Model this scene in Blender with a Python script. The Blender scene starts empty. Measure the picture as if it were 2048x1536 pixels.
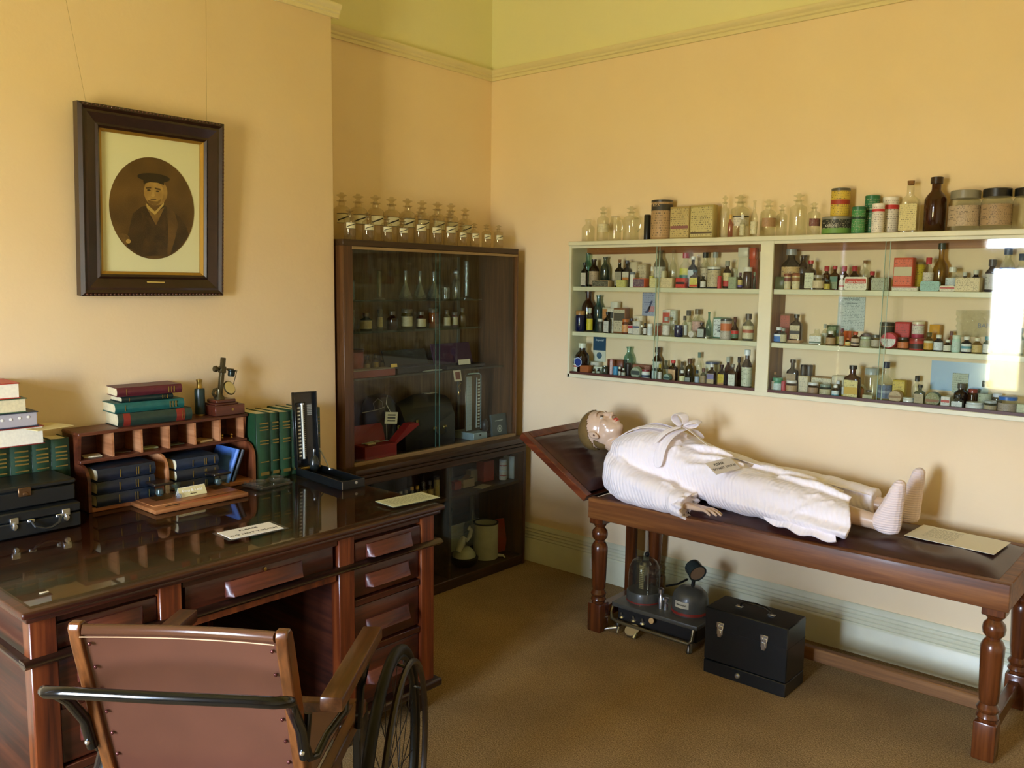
import bpy, bmesh, math, random
from mathutils import Vector, Matrix, Euler
random.seed(7)
S = bpy.context.scene
COL = S.collection
PI = math.pi

# ---------------------------------------------------------------- camera
CAM = Vector((3.431568, -3.762524, 1.599906))
CR = Vector((0.755703, 0.654809, 0.011750)); CU = Vector((-0.084684, 0.079910, 0.993198)); CF = Vector((-0.649416, 0.751558, -0.115840))
FPX = 1715.229
cd = bpy.data.cameras.new('camera'); cam = bpy.data.objects.new('camera', cd); COL.objects.link(cam)
cam.matrix_world = Matrix(((CR.x, CU.x, -CF.x, CAM.x), (CR.y, CU.y, -CF.y, CAM.y), (CR.z, CU.z, -CF.z, CAM.z), (0, 0, 0, 1)))
cd.sensor_width = 36; cd.lens = FPX * 36 / 2048; cd.clip_start = 0.05
S.camera = cam

def px(u, v, x=None, y=None, z=None):
    """survey helper: where the sight line through photo point (u, v) meets a known plane of the room"""
    d = CF + CR * ((u - 1024) / FPX) - CU * ((v - 768) / FPX)
    for i, k in enumerate((x, y, z)):
        if k is not None: return CAM + d * ((k - CAM[i]) / d[i])

# ---------------------------------------------------------------- colours and materials
def lin(h):
    if not isinstance(h, str): return tuple(h) + (1,)
    r = []
    for i in (0, 2, 4):
        c = int(h[i:i + 2], 16) / 255
        r.append(c / 12.92 if c <= .04045 else ((c + .055) / 1.055) ** 2.4)
    return tuple(r) + (1,)
MC = {}
class NT:
    def __init__(s, name):
        s.m = bpy.data.materials.new(name); s.m.use_nodes = True; s.t = s.m.node_tree
        s.out = s.t.nodes['Material Output']; s.b = s.t.nodes['Principled BSDF']
    def n(s, typ, **kw):
        nd = s.t.nodes.new('ShaderNode' + typ)
        for k, v in kw.items():
            if hasattr(nd, k): setattr(nd, k, v)
            else: nd.inputs[k.replace('_', ' ')].default_value = v
        return nd
    def l(s, a, b): s.t.links.new(a, b); return s
    def coord(s, kind='Object', scale=(1, 1, 1), loc=(0, 0, 0)):
        tc = s.n('TexCoord'); mp = s.n('Mapping'); mp.inputs['Scale'].default_value = scale; mp.inputs['Location'].default_value = loc
        s.l(tc.outputs[kind], mp.inputs['Vector']); return mp.outputs['Vector']
    def ramp(s, fac, stops):
        r = s.n('ValToRGB'); e = r.color_ramp.elements
        while len(e) < len(stops): e.new(.5)
        for i, (p, c) in enumerate(stops): e[i].position = p; e[i].color = lin(c)
        s.l(fac, r.inputs['Fac']); return r.outputs['Color']
    def bump(s, h, strength=.3, dist=.01):
        b = s.n('Bump'); b.inputs['Strength'].default_value = strength; b.inputs['Distance'].default_value = dist
        s.l(h, b.inputs['Height']); s.l(b.outputs['Normal'], s.b.inputs['Normal'])
def plain(col, rough=.5, metal=0, spec=.5, coat=0, noise=0, nscale=30, name=None):
    k = ('p', col, rough, metal, spec, coat, noise, nscale)
    if k in MC: return MC[k]
    t = NT(name or 'paint_' + str(len(MC))); b = t.b
    b.inputs['Base Color'].default_value = lin(col); b.inputs['Roughness'].default_value = rough
    b.inputs['Metallic'].default_value = metal; b.inputs['Specular IOR Level'].default_value = spec
    b.inputs['Coat Weight'].default_value = coat; b.inputs['Coat Roughness'].default_value = .08
    if noise:
        nz = t.n('TexNoise'); nz.inputs['Scale'].default_value = nscale; nz.inputs['Detail'].default_value = 4
        t.l(t.coord(), nz.inputs['Vector'])
        mx = t.n('MixRGB', blend_type='MULTIPLY'); mx.inputs['Fac'].default_value = 1; mx.inputs['Color1'].default_value = lin(col)
        mr = t.n('MapRange'); mr.inputs['From Min'].default_value = .3; mr.inputs['From Max'].default_value = .7
        mr.inputs['To Min'].default_value = 1 - noise; mr.inputs['To Max'].default_value = 1 + noise * .4
        t.l(nz.outputs['Fac'], mr.inputs['Value']); t.l(mr.outputs['Result'], mx.inputs['Color2'])
        t.l(mx.outputs['Color'], b.inputs['Base Color'])
    MC[k] = t.m; return t.m
def wood(dark, mid, light, axis=1, rough=.35, scale=1, coat=.2, name='wood'):
    k = ('w', dark, mid, light, axis, rough, scale, coat)
    if k in MC: return MC[k]
    t = NT(name); sc = [22 * scale] * 3; sc[axis] = 1.6 * scale
    v = t.coord(scale=tuple(sc))
    n1 = t.n('TexNoise'); n1.inputs['Scale'].default_value = 1; n1.inputs['Detail'].default_value = 6; n1.inputs['Distortion'].default_value = .6
    t.l(v, n1.inputs['Vector'])
    sc2 = [90 * scale] * 3; sc2[axis] = 4 * scale
    n2 = t.n('TexNoise'); n2.inputs['Scale'].default_value = 1; n2.inputs['Detail'].default_value = 3
    t.l(t.coord(scale=tuple(sc2)), n2.inputs['Vector'])
    mx = t.n('MixRGB'); mx.inputs['Fac'].default_value = .35; t.l(n1.outputs['Fac'], mx.inputs['Color1']); t.l(n2.outputs['Fac'], mx.inputs['Color2'])
    c = t.ramp(mx.outputs['Color'], [(.33, dark), (.5, mid), (.68, light)])
    t.l(c, t.b.inputs['Base Color']); t.b.inputs['Roughness'].default_value = rough; t.b.inputs['Coat Weight'].default_value = coat
    t.b.inputs['Coat Roughness'].default_value = .12
    t.bump(n2.outputs['Fac'], .08, .002)
    MC[k] = t.m; return t.m
def glass(col='FFFFFF', edge=None, fr=1.45, body=0.0, name='glass', rough=.03, back=0.0):
    """bottle glass: clear through the middle, denser and tinted at the rims, with true mirror highlights"""
    k = ('g', col, edge, fr, body, rough, back)
    if k in MC: return MC[k]
    t = NT(name); t.t.nodes.remove(t.b)
    lw = t.n('LayerWeight'); lw.inputs['Blend'].default_value = .35
    c = t.ramp(lw.outputs['Facing'], [(0, col), (.75, col), (1, edge or col)])
    tr = t.n('BsdfTransparent'); t.l(c, tr.inputs['Color'])
    sh = tr.outputs['BSDF']
    if body:
        df = t.n('BsdfDiffuse'); t.l(c, df.inputs['Color']); m0 = t.n('MixShader'); m0.inputs['Fac'].default_value = body
        t.l(sh, m0.inputs[1]); t.l(df.outputs['BSDF'], m0.inputs[2]); sh = m0.outputs['Shader']
    gl = t.n('BsdfGlossy'); gl.inputs['Roughness'].default_value = rough
    f = t.n('Fresnel'); f.inputs['IOR'].default_value = fr
    # light meets each sheet once on its way in; no false total reflection on the way out
    gb = t.n('NewGeometry'); iv = t.n('Math', operation='SUBTRACT'); iv.inputs[0].default_value = 1; t.l(gb.outputs['Backfacing'], iv.inputs[1])
    fm = t.n('Math', operation='MULTIPLY'); t.l(f.outputs['Fac'], fm.inputs[0]); t.l(iv.outputs[0], fm.inputs[1])
    bk_ = t.n('Math', operation='MULTIPLY_ADD'); bk_.inputs[1].default_value = back; t.l(gb.outputs['Backfacing'], bk_.inputs[0]); t.l(fm.outputs[0], bk_.inputs[2])
    m = t.n('MixShader'); t.l(bk_.outputs[0], m.inputs['Fac']); t.l(sh, m.inputs[1]); t.l(gl.outputs['BSDF'], m.inputs[2])
    t.l(m.outputs['Shader'], t.out.inputs['Surface'])
    MC[k] = t.m; return t.m
def printed(base, ink='30302C', rows=12, dens=.5, band=None, name='printed_label'):
    """paper printed with lines of small type; band = (lo, hi, colour) of a solid printed band"""
    k = ('l', base, ink, rows, dens, band)
    if k in MC: return MC[k]
    t = NT(name)
    tc = t.n('TexCoord'); sp = t.n('SeparateXYZ'); t.l(tc.outputs['Generated'], sp.inputs['Vector'])
    mu = t.n('Math', operation='MULTIPLY'); mu.inputs[1].default_value = rows; t.l(sp.outputs['Z'], mu.inputs[0])
    fr = t.n('Math', operation='FRACT'); t.l(mu.outputs[0], fr.inputs[0])
    gt = t.n('Math', operation='GREATER_THAN'); gt.inputs[1].default_value = .5; t.l(fr.outputs[0], gt.inputs[0])
    fl = t.n('Math', operation='FLOOR'); t.l(mu.outputs[0], fl.inputs[0])
    cx = t.n('CombineXYZ'); ad = t.n('Math', operation='ADD'); t.l(sp.outputs['X'], ad.inputs[0]); t.l(sp.outputs['Y'], ad.inputs[1])
    m2 = t.n('Math', operation='MULTIPLY'); m2.inputs[1].default_value = 24; t.l(ad.outputs[0], m2.inputs[0])
    t.l(m2.outputs[0], cx.inputs['X']); m3 = t.n('Math', operation='MULTIPLY'); m3.inputs[1].default_value = 7.3; t.l(fl.outputs[0], m3.inputs[0]); t.l(m3.outputs[0], cx.inputs['Y'])
    nz = t.n('TexNoise'); nz.inputs['Scale'].default_value = 1; t.l(cx.outputs[0], nz.inputs['Vector'])
    g2 = t.n('Math', operation='GREATER_THAN'); g2.inputs[1].default_value = 1 - dens; t.l(nz.outputs['Fac'], g2.inputs[0])
    an = t.n('Math', operation='MULTIPLY'); t.l(gt.outputs[0], an.inputs[0]); t.l(g2.outputs[0], an.inputs[1])
    mx = t.n('MixRGB'); mx.inputs['Color1'].default_value = lin(base); mx.inputs['Color2'].default_value = lin(ink); ft = t.n('Math', operation='MULTIPLY'); ft.inputs[1].default_value = .72; t.l(an.outputs[0], ft.inputs[0]); t.l(ft.outputs[0], mx.inputs['Fac'])
    c = mx.outputs['Color']
    if band:
        a = t.n('Math', operation='GREATER_THAN'); a.inputs[1].default_value = band[0]; t.l(sp.outputs['Z'], a.inputs[0])
        d = t.n('Math', operation='LESS_THAN'); d.inputs[1].default_value = band[1]; t.l(sp.outputs['Z'], d.inputs[0])
        e = t.n('Math', operation='MULTIPLY'); t.l(a.outputs[0], e.inputs[0]); t.l(d.outputs[0], e.inputs[1])
        m4 = t.n('MixRGB'); m4.inputs['Color2'].default_value = lin(band[2]); t.l(c, m4.inputs['Color1']); t.l(e.outputs[0], m4.inputs['Fac']); c = m4.outputs['Color']
    t.l(c, t.b.inputs['Base Color']); t.b.inputs['Roughness'].default_value = .55
    MC[k] = t.m; return t.m

# ---------------------------------------------------------------- mesh building
class MB:
    def __init__(s): s.bm = bmesh.new(); s.mi = 0
    def _fin(s, faces):
        for f in faces: f.material_index = s.mi
    def face(s, pts):
        f = s.bm.faces.new([s.bm.verts.new(p) for p in pts]); f.material_index = s.mi; return s
    def box(s, x0, x1, y0, y1, z0, z1, bev=0, M=None, seg=1):
        g = bmesh.ops.create_cube(s.bm, size=1)['verts']
        for v in g: v.co = Vector((x0 + (v.co.x + .5) * (x1 - x0), y0 + (v.co.y + .5) * (y1 - y0), z0 + (v.co.z + .5) * (z1 - z0)))
        fs = {f for v in g for f in v.link_faces}; s._fin(fs)
        if bev:
            bev = min(bev, abs(x1 - x0) * .45, abs(y1 - y0) * .45, abs(z1 - z0) * .45)
            r = bmesh.ops.bevel(s.bm, geom=list({e for v in g for e in v.link_edges}), offset=bev, segments=seg, affect='EDGES', profile=.5)
            g = list({v for f in r['faces'] for v in f.verts} | {v for f in fs if f.is_valid for v in f.verts}); s._fin({f for v in g for f in v.link_faces})
        if M is not None:
            for v in g: v.co = M @ v.co
        return s
    def lathe(s, prof, seg=24, M=None, sx=1, sy=1, a0=0, a1=2 * PI):
        """prof = [(r, z)...]"""
        full = abs(a1 - a0 - 2 * PI) < 1e-6; n = seg if full else seg + 1; rings = []
        for r, z in prof:
            if r < 1e-6: rings.append([s.bm.verts.new((0, 0, z))])
            else: rings.append([s.bm.verts.new((r * sx * math.cos(a0 + (a1 - a0) * i / seg), r * sy * math.sin(a0 + (a1 - a0) * i / seg), z)) for i in range(n)])
        vs = [v for r in rings for v in r]
        for A, B in zip(rings, rings[1:]):
            for i in range(seg):
                j = (i + 1) % n if full else i + 1
                q = [A[i % len(A)], A[j % len(A)], B[j % len(B)], B[i % len(B)]]; u = []
                for v in q:
                    if v not in u: u.append(v)
                if len(u) > 2:
                    try: s.bm.faces.new(u).material_index = s.mi
                    except ValueError: pass
        if M is not None:
            for v in vs: v.co = M @ v.co
        return s
    def tube(s, pts, r, seg=10, cap=True, closed=False, flat=1):
        pts = [Vector(p) for p in pts]; n = len(pts); rr = r if hasattr(r, '__len__') else [r] * n; rings = []; up = None
        for i, p in enumerate(pts):
            a = pts[(i - 1) % n] if closed or i else p; b = pts[(i + 1) % n] if closed or i < n - 1 else p
            d = (b - a).normalized()
            if up is None: up = Vector((0, 0, 1)) if abs(d.z) < .9 else Vector((1, 0, 0))
            x = d.cross(up).normalized(); up = x.cross(d).normalized()
            rings.append([s.bm.verts.new(p + x * rr[i] * math.cos(2 * PI * k / seg) + up * rr[i] * flat * math.sin(2 * PI * k / seg)) for k in range(seg)])
        pr = list(zip(rings, rings[1:])) + ([(rings[-1], rings[0])] if closed else [])
        for A, B in pr:
            for k in range(seg): s.bm.faces.new([A[k], A[(k + 1) % seg], B[(k + 1) % seg], B[k]]).material_index = s.mi
        if cap and not closed:
            s.bm.faces.new(rings[0][::-1]).material_index = s.mi; s.bm.faces.new(rings[-1]).material_index = s.mi
        return s
    def prism(s, poly, a, b, M=None, axis=2):
        """extrude a 2-D outline along an axis from a to b"""
        def mk(p, h): return (h, p[0], p[1]) if axis == 0 else (p[0], h, p[1]) if axis == 1 else (p[0], p[1], h)
        A = [s.bm.verts.new(mk(p, a)) for p in poly]; B = [s.bm.verts.new(mk(p, b)) for p in poly]; n = len(poly)
        s.bm.faces.new(A[::-1]).material_index = s.mi; s.bm.faces.new(B).material_index = s.mi
        for i in range(n): s.bm.faces.new([A[i], A[(i + 1) % n], B[(i + 1) % n], B[i]]).material_index = s.mi
        if M is not None:
            for v in A + B: v.co = M @ v.co
        return s
    def loft(s, rings):
        R = [[s.bm.verts.new(p) for p in r] for r in rings]; n = len(R[0])
        for A, B in zip(R, R[1:]):
            for k in range(n): s.bm.faces.new([A[k], A[(k + 1) % n], B[(k + 1) % n], B[k]]).material_index = s.mi
        s.bm.faces.new(R[0][::-1]); s.bm.faces.new(R[-1]); return s
    def ball(s, c, r, seg=20, M=None):
        g = bmesh.ops.create_uvsphere(s.bm, u_segments=seg, v_segments=max(6, seg // 2), radius=1)['verts']
        r = r if hasattr(r, '__len__') else (r, r, r)
        L = Matrix.Diagonal((*r, 1))
        for v in g: v.co = (M or Matrix()) @ (Vector(c) + (L @ v.co)) if M is None else M @ (Vector(c) + (L @ v.co))
        s._fin({f for v in g for f in v.link_faces}); return s
    def move(s, M):
        bmesh.ops.transform(s.bm, matrix=M, verts=s.bm.verts); return s
    def build(s, name, mats, parent=None, smooth=40, mod=None, link=True, split=False):
        if split:
            left = set(s.bm.faces); out = []
            while left:
                st = [left.pop()]; isl = [st[0]]
                while st:
                    f = st.pop()
                    for v in f.verts:
                        for g in v.link_faces:
                            if g in left: left.remove(g); st.append(g); isl.append(g)
                m = MB(); vm = {}
                for f in isl:
                    for v in f.verts:
                        if v not in vm: vm[v] = m.bm.verts.new(v.co)
                    m.bm.faces.new([vm[v] for v in f.verts]).material_index = f.material_index
                out.append(m)
            s.bm.free()
            return [m.build(name, mats, parent, smooth) for m in out][0]
        bmesh.ops.recalc_face_normals(s.bm, faces=s.bm.faces)
        if smooth:
            th = math.radians(smooth)
            for f in s.bm.faces: f.smooth = True
            for e in s.bm.edges: e.smooth = len(e.link_faces) == 2 and e.calc_face_angle(0) < th
        me = bpy.data.meshes.new(name); s.bm.to_mesh(me); s.bm.free()
        for m in (mats if isinstance(mats, (list, tuple)) else [mats]): me.materials.append(m)
        o = bpy.data.objects.new(name, me); COL.objects.link(o)
        if parent: o.parent = parent
        return o
def tag(o, label=None, cat=None, group=None, kind=None):
    if label: o['label'] = label
    if cat: o['category'] = cat
    if group: o['group'] = group
    if kind: o['kind'] = kind
    return o
def thing(name, label, cat, loc=(0, 0, 0), rz=0, group=None):
    o = bpy.data.objects.new(name, None); COL.objects.link(o); o.location = loc; o.rotation_euler = (0, 0, rz)
    o.empty_display_size = .05
    return tag(o, label, cat, group)
def world_in(mb, root):
    """bring a mesh drawn in room coordinates into its root's own frame"""
    M = Matrix.Translation(root.location) @ root.rotation_euler.to_matrix().to_4x4()
    return mb.move(M.inverted())
def struct(name, mb, m): return tag(mb.build(name, m), kind='structure')
def dup(root, loc, rz=None, label=None):
    r = root.copy(); COL.objects.link(r); r.location = loc
    if rz is not None: r.rotation_euler = (0, 0, rz)
    if label: r['label'] = label
    for ch in list(root.children):
        c = ch.copy(); COL.objects.link(c); c.parent = r
        for g in ch.children:
            d = g.copy(); COL.objects.link(d); d.parent = c
    return r
def text(s, size, M, mat, parent, name='lettering', ext=.0003, align='CENTER', sx=1, shear=0):
    cu = bpy.data.curves.new('t', 'FONT'); cu.body = s; cu.size = size; cu.extrude = ext; cu.align_x = align; cu.align_y = 'CENTER'; cu.resolution_u = 2; cu.shear = shear
    o = bpy.data.objects.new('t', cu); COL.objects.link(o)
    dg = bpy.context.evaluated_depsgraph_get(); me = bpy.data.meshes.new_from_object(o.evaluated_get(dg))
    bpy.data.objects.remove(o); me.transform(M @ Matrix.Diagonal((sx, 1, 1, 1))); me.materials.clear(); me.materials.append(mat)
    q = bpy.data.objects.new(name, me); COL.objects.link(q); q.parent = parent; return q
def frame3(o, xa, ya):
    """matrix with given origin and in-plane x / y directions"""
    xa = Vector(xa).normalized(); ya = Vector(ya); z = xa.cross(ya).normalized(); ya = z.cross(xa)
    return Matrix(((xa.x, ya.x, z.x, o[0]), (xa.y, ya.y, z.y, o[1]), (xa.z, ya.z, z.z, o[2]), (0, 0, 0, 1)))
T = Matrix.Translation
def RX(a): return Matrix.Rotation(a, 4, 'X')
def RY(a): return Matrix.Rotation(a, 4, 'Y')
def RZ(a): return Matrix.Rotation(a, 4, 'Z')
# ================================================================ the room
def wall_mat():
    t = NT('painted_wall')
    g = t.n('NewGeometry'); sp = t.n('SeparateXYZ'); t.l(g.outputs['Position'], sp.inputs['Vector'])
    gt = t.n('Math', operation='GREATER_THAN'); gt.inputs[1].default_value = 2.78; t.l(sp.outputs['Z'], gt.inputs[0])
    nz = t.n('TexNoise'); nz.inputs['Scale'].default_value = 2.2; nz.inputs['Detail'].default_value = 5; t.l(t.coord(), nz.inputs['Vector'])
    lo = t.ramp(nz.outputs['Fac'], [(.3, WALL_A), (.7, WALL_B)])
    mx = t.n('MixRGB'); t.l(gt.outputs[0], mx.inputs['Fac']); t.l(lo, mx.inputs['Color1']); mx.inputs['Color2'].default_value = lin(WALL_TOP)
    t.l(mx.outputs['Color'], t.b.inputs['Base Color']); t.b.inputs['Roughness'].default_value = .6; t.b.inputs['Specular IOR Level'].default_value = .3
    n2 = t.n('TexNoise'); n2.inputs['Scale'].default_value = 60; n2.inputs['Detail'].default_value = 3; t.l(t.coord(), n2.inputs['Vector'])
    t.bump(n2.outputs['Fac'], .12, .004)
    return t.m
WALL_A, WALL_B, WALL_TOP = 'ECD5AC', 'F0DBB4', 'E8E4B2'
M_wall = wall_mat()
def carpet_mat():
    t = NT('carpet'); nz = t.n('TexNoise'); nz.inputs['Scale'].default_value = 190; nz.inputs['Detail'].default_value = 2; t.l(t.coord(), nz.inputs['Vector'])
    n2 = t.n('TexNoise'); n2.inputs['Scale'].default_value = 3; n2.inputs['Detail'].default_value = 4; t.l(t.coord(), n2.inputs['Vector'])
    c = t.ramp(nz.outputs['Fac'], [(.3, '7A6240'), (.5, '9A7F56'), (.72, 'B49A6E')])
    c2 = t.ramp(n2.outputs['Fac'], [(.3, 'E2E2E2'), (.7, 'FFFFFF')])
    m = t.n('MixRGB', blend_type='MULTIPLY'); m.inputs['Fac'].default_value = 1; t.l(c, m.inputs['Color1']); t.l(c2, m.inputs['Color2'])
    t.l(m.outputs['Color'], t.b.inputs['Base Color']); t.b.inputs['Roughness'].default_value = .95; t.b.inputs['Specular IOR Level'].default_value = .1
    t.bump(nz.outputs['Fac'], .7, .006); return t.m
M_trim = plain('D8D9BC', .38, noise=.06, nscale=8, name='cream_gloss_paint')
M_ceil = plain('E3DDAE', .8)
YB, XR, ZC, DX = -5.25, 4.7, 3.6, .258
struct('floor', MB().box(-.3, XR + .2, YB - .2, .3, -.1, 0), carpet_mat())
struct('ceiling', MB().box(-.3, XR + .2, YB - .2, .3, ZC, ZC + .1), M_ceil)
struct('wall_right', MB().box(-.2, XR + .2, 0, .2, 0, ZC), M_wall)
struct('wall_alcove', MB().box(-.2, 0, -1.33, 0, 0, ZC), M_wall)
struct('wall_left', MB().box(-.2, DX, YB, -1.328, 0, ZC, .006, seg=2), M_wall)
struct('wall_side', MB().box(XR, XR + .2, YB, 0, 0, ZC), M_wall)
# rear wall with the window that lights the room
WX0, WX1, WZ0, WZ1 = 1.50, 2.42, .68, 2.10
struct('wall_rear', MB().box(DX, WX0, YB - .2, YB, 0, ZC).box(WX1, XR, YB - .2, YB, 0, ZC).box(WX0, WX1, YB - .2, YB, 0, WZ0).box(WX0, WX1, YB - .2, YB, WZ1, ZC), M_wall)
w = MB()
for a, b, c, d in ((WX0, WX1, WZ1 - .012, WZ1), (WX0, WX1, WZ0, WZ0 + .02), (WX0, WX0 + .012, WZ0, WZ1), (WX1 - .09, WX1, WZ0, WZ1), (WX0, WX1, 1.785, 1.975), (WX0, 1.60, WZ0, 1.79), (1.86, 1.95, WZ0, 1.79)):
    w.box(a, b, YB - .06, YB - .02, c, d, .003)  # wider pane past the thick stile is added, for more light in the room
wf = struct('window_1', w, M_trim)
win = MB().box(WX0, WX1, YB - .045, YB - .041, WZ0, WZ1).build('pane', glass('F6FAFA', name='window_glass'), wf)
struct('window_2_sill', MB().box(WX0 - .06, WX1 + .06, YB - .02, YB + .08, WZ0 - .03, WZ0, .006), M_trim).name = 'trim_4'
# skirting and picture rail, moulded
SK = [(0, 0), (.026, 0), (.026, .125), (.018, .135), (.024, .142), (.017, .152), (.022, .160), (.015, .170), (.020, .178), (.014, .188), (.018, .196), (.012, .210), (.006, .218), (0, .218)]
PR = [(0, 0), (.012, 0), (.012, .016), (.020, .020), (.020, .030), (.028, .036), (.034, .048), (.034, .056), (.022, .060), (0, .060)]
def run_x(prof, x0, x1, z0):  # along the right wall
    return MB().prism([(-p, z0 + h) for p, h in prof], x0, x1, axis=0)
def run_y(prof, y0, y1, z0, xw):
    m = MB(); m.prism([(xw + p, z0 + h) for p, h in prof], y0, y1, axis=1); return m
struct('baseboard_right', run_x(SK, 0, XR, 0), M_trim)
struct('baseboard_alcove', run_y(SK, -1.33, 0, 0, 0), M_trim)
struct('baseboard_left', run_y(SK, YB, -1.328, 0, DX), M_trim)
ZR = 2.75
M_rail = plain('E4D8A6', .4, noise=.04, nscale=8, name='cream_rail_paint')
struct('trim_1', run_x(PR, 0, XR, ZR), M_rail)
struct('trim_2', run_y(PR, -1.33, 0, ZR, 0), M_rail)
t3 = run_y(PR, YB, -1.296, ZR, DX); t3.prism([(-1.33 + p, ZR + h) for p, h in PR], 0, DX + .0, axis=0)
struct('trim_3', t3, M_rail)
# light: a broad bright overcast sky outside the window
def area(name, loc, rot, sx, sy, power, col):
    l = bpy.data.lights.new(name, 'AREA'); l.shape = 'RECTANGLE'; l.size = sx; l.size_y = sy; l.energy = power; l.color = col
    o = bpy.data.objects.new(name, l); COL.objects.link(o); o.location = loc; o.rotation_euler = rot; return o
pl_ = area('window_portal', ((WX0 + WX1) / 2, YB - .10, (WZ0 + WZ1) / 2), (PI / 2, 0, 0), WX1 - WX0, WZ1 - WZ0, 1, (1, 1, 1)); pl_.data.cycles.is_portal = True
W = bpy.data.worlds.new('sky'); S.world = W; W.use_nodes = True
wt = W.node_tree; wb = wt.nodes['Background']; wc_ = wt.nodes.new('ShaderNodeTexCoord'); ws = wt.nodes.new('ShaderNodeSeparateXYZ'); wr = wt.nodes.new('ShaderNodeValToRGB'); wm = wt.nodes.new('ShaderNodeMapRange')
wm.inputs['From Min'].default_value = -1; wm.inputs['From Max'].default_value = 1
wt.links.new(wc_.outputs['Generated'], ws.inputs['Vector']); wt.links.new(ws.outputs['Z'], wm.inputs['Value']); wt.links.new(wm.outputs['Result'], wr.inputs['Fac']); wt.links.new(wr.outputs['Color'], wb.inputs['Color'])
el = wr.color_ramp.elements; el[0].position = .46; el[0].color = (.54, .44, .23, 1); el[1].position = .52; el[1].color = (.88, 1.0, 1.30, 1)
wb.inputs['Strength'].default_value = 96
S.view_settings.view_transform = 'Standard'; S.view_settings.look = 'None'; S.view_settings.gamma = 1; S.view_settings.exposure = 0
S.cycles.transparent_max_bounces = 28; S.cycles.max_bounces = 9; S.cycles.diffuse_bounces = 6; S.cycles.glossy_bounces = 4
S.cycles.sample_clamp_indirect = 30
# power outlet on the skirting
o = thing('power_outlet', 'double white power outlet on the skirting, seen behind the couch leg', 'outlet', (.84, -.026, .085))
MB().box(-.055, .055, -.008, 0, -.032, .032, .003).build('faceplate', plain('E6E4D4', .4), o)
MB().box(-.032, -.018, -.011, -.007, .008, .022, .002).box(.018, .032, -.011, -.007, .008, .022, .002).build('switch', plain('F2F0E4', .4), o)
MB().box(-.03, -.026, -.0086, -.0078, -.02, -.008).box(-.022, -.018, -.0086, -.0078, -.02, -.008).box(.02, .024, -.0086, -.0078, -.02, -.008).box(.028, .032, -.0086, -.0078, -.02, -.008).build('socket', plain('20201E', .6), o)
# ================================================================ materials shared by the furniture
MAHOG = wood('1F0A04', '3C160A', '572510', 1, .3, 1, .35, 'mahogany')
MAHOG_Z = wood('34130A', '652C12', '88461F', 2, .3, 1, .35, 'mahogany_upright')
MAHOG_X = wood('200B05', '40190B', '5A2A13', 0, .5, 1, .08, 'mahogany_cross')
DARKTRIM = wood('150905', '22100A', '321A10', 1, .3, 1, .4, 'dark_moulding')
WALNUT = wood('241709', '38240F', '4C3319', 1, .42, 1.3, .1, 'walnut_veneer')
WALNUT_Z = wood('33200F', '4A2F16', '664524', 2, .42, 1.6, .1, 'walnut_upright')
COUCHW = wood('4C2A0F', '6F401A', '8C592A', 0, .5, 1, .05, 'couch_oak')
COUCHW_Z = wood('38190A', '572B11', '723E1B', 2, .25, 1, .4, 'turned_oak')
STRETCH = wood('5C3A1C', '7C5329', '9A6E3F', 0, .6, 1, 0, 'worn_oak')
BRASS = plain('B59A55', .3, 1, name='brass'); CHROME = plain('DCE4EE', .28, 1, name='chrome'); STEEL = plain('9A9C98', .3, 1, name='steel')
GILT = plain('B08A3C', .45, .7, name='gilt'); BLACKP = plain('0B0C0D', .3, coat=.3, name='black_paint'); WHITEP = plain('E9E8DC', .5, name='white_card')
PANE = glass('F6FAF7', 'E0EAE4', 1.45, name='sheet_glass'); EDGEG = plain('3E5A50', .2, name='green_glass_edge')
INK = plain('1C1C1C', .6, name='black_print')

# ================================================================ desk
DZ = .80
dk = thing('pedestal_desk', 'mahogany pedestal desk with a sheet of glass on its top', 'desk', (.75, -2.3, 0))
def part(mb, name, mat, root, parent=None): return world_in(mb, root).build(name, mat, parent or root, split=name in SPLIT)
SPLIT = {'stile', 'side_panel', 'end_rail', 'end_stretcher', 'waist_moulding', 'desktop', 'side_board', 'waist_shelf'} - {'desktop', 'waist_shelf', 'waist_moulding'}
DX0, DX1, DY0, DY1 = .285, 1.238, -3.025, -1.59
m = MB().box(DX0, DX1, DY0, DY1, DZ - .026, DZ - .008, .006, seg=3); m.box(DX0, DX1 - .012, DY0 + .012, DY1 - .012, DZ - .042, DZ - .026, .005, seg=2)
part(m, 'desktop', MAHOG, dk)
part(MB().box(DX0 + .02, DX1 - .02, DY0 + .025, DY1 - .025, DZ - .0075, DZ, .001), 'glass_sheet', glass('F0F2E8', 'B8CCC0', 1.62, name='desk_glass'), dk)
FX = 1.205   # front plane of the carcass
def pedestal(y0, y1):
    m = MB(); m.box(DX0 + .03, FX - .03, y0 + .02, y1 - .02, .12, DZ - .042)
    part(m, 'pedestal_carcass', MAHOG_X, dk)
    m = MB(); m.box(FX - .045, FX, y0, y0 + .065, .115, DZ - .042, .003); m.box(FX - .045, FX, y1 - .065, y1, .115, DZ - .042, .003)
    m.box(DX0 + .02, DX0 + .07, y0, y0 + .04, .115, DZ - .042, .003); m.box(DX0 + .02, DX0 + .07, y1 - .04, y1, .115, DZ - .042, .003)
    part(m, 'stile', MAHOG_Z, dk)
    m = MB(); m.box(DX0, FX + .025, y0 - .022, y1 + .022, .095, .125, .009, seg=3)
    part(m, 'plinth', DARKTRIM, dk)
    for fx in (FX - .05, DX0 + .06):
        for fy in (y0 + .05, y1 - .05):
            part(MB().lathe([(.028, 0), (.034, .02), (.03, .045), (.038, .075), (.05, .096)], 16, T((fx, fy, 0))), 'foot', DARKTRIM, dk)
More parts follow.
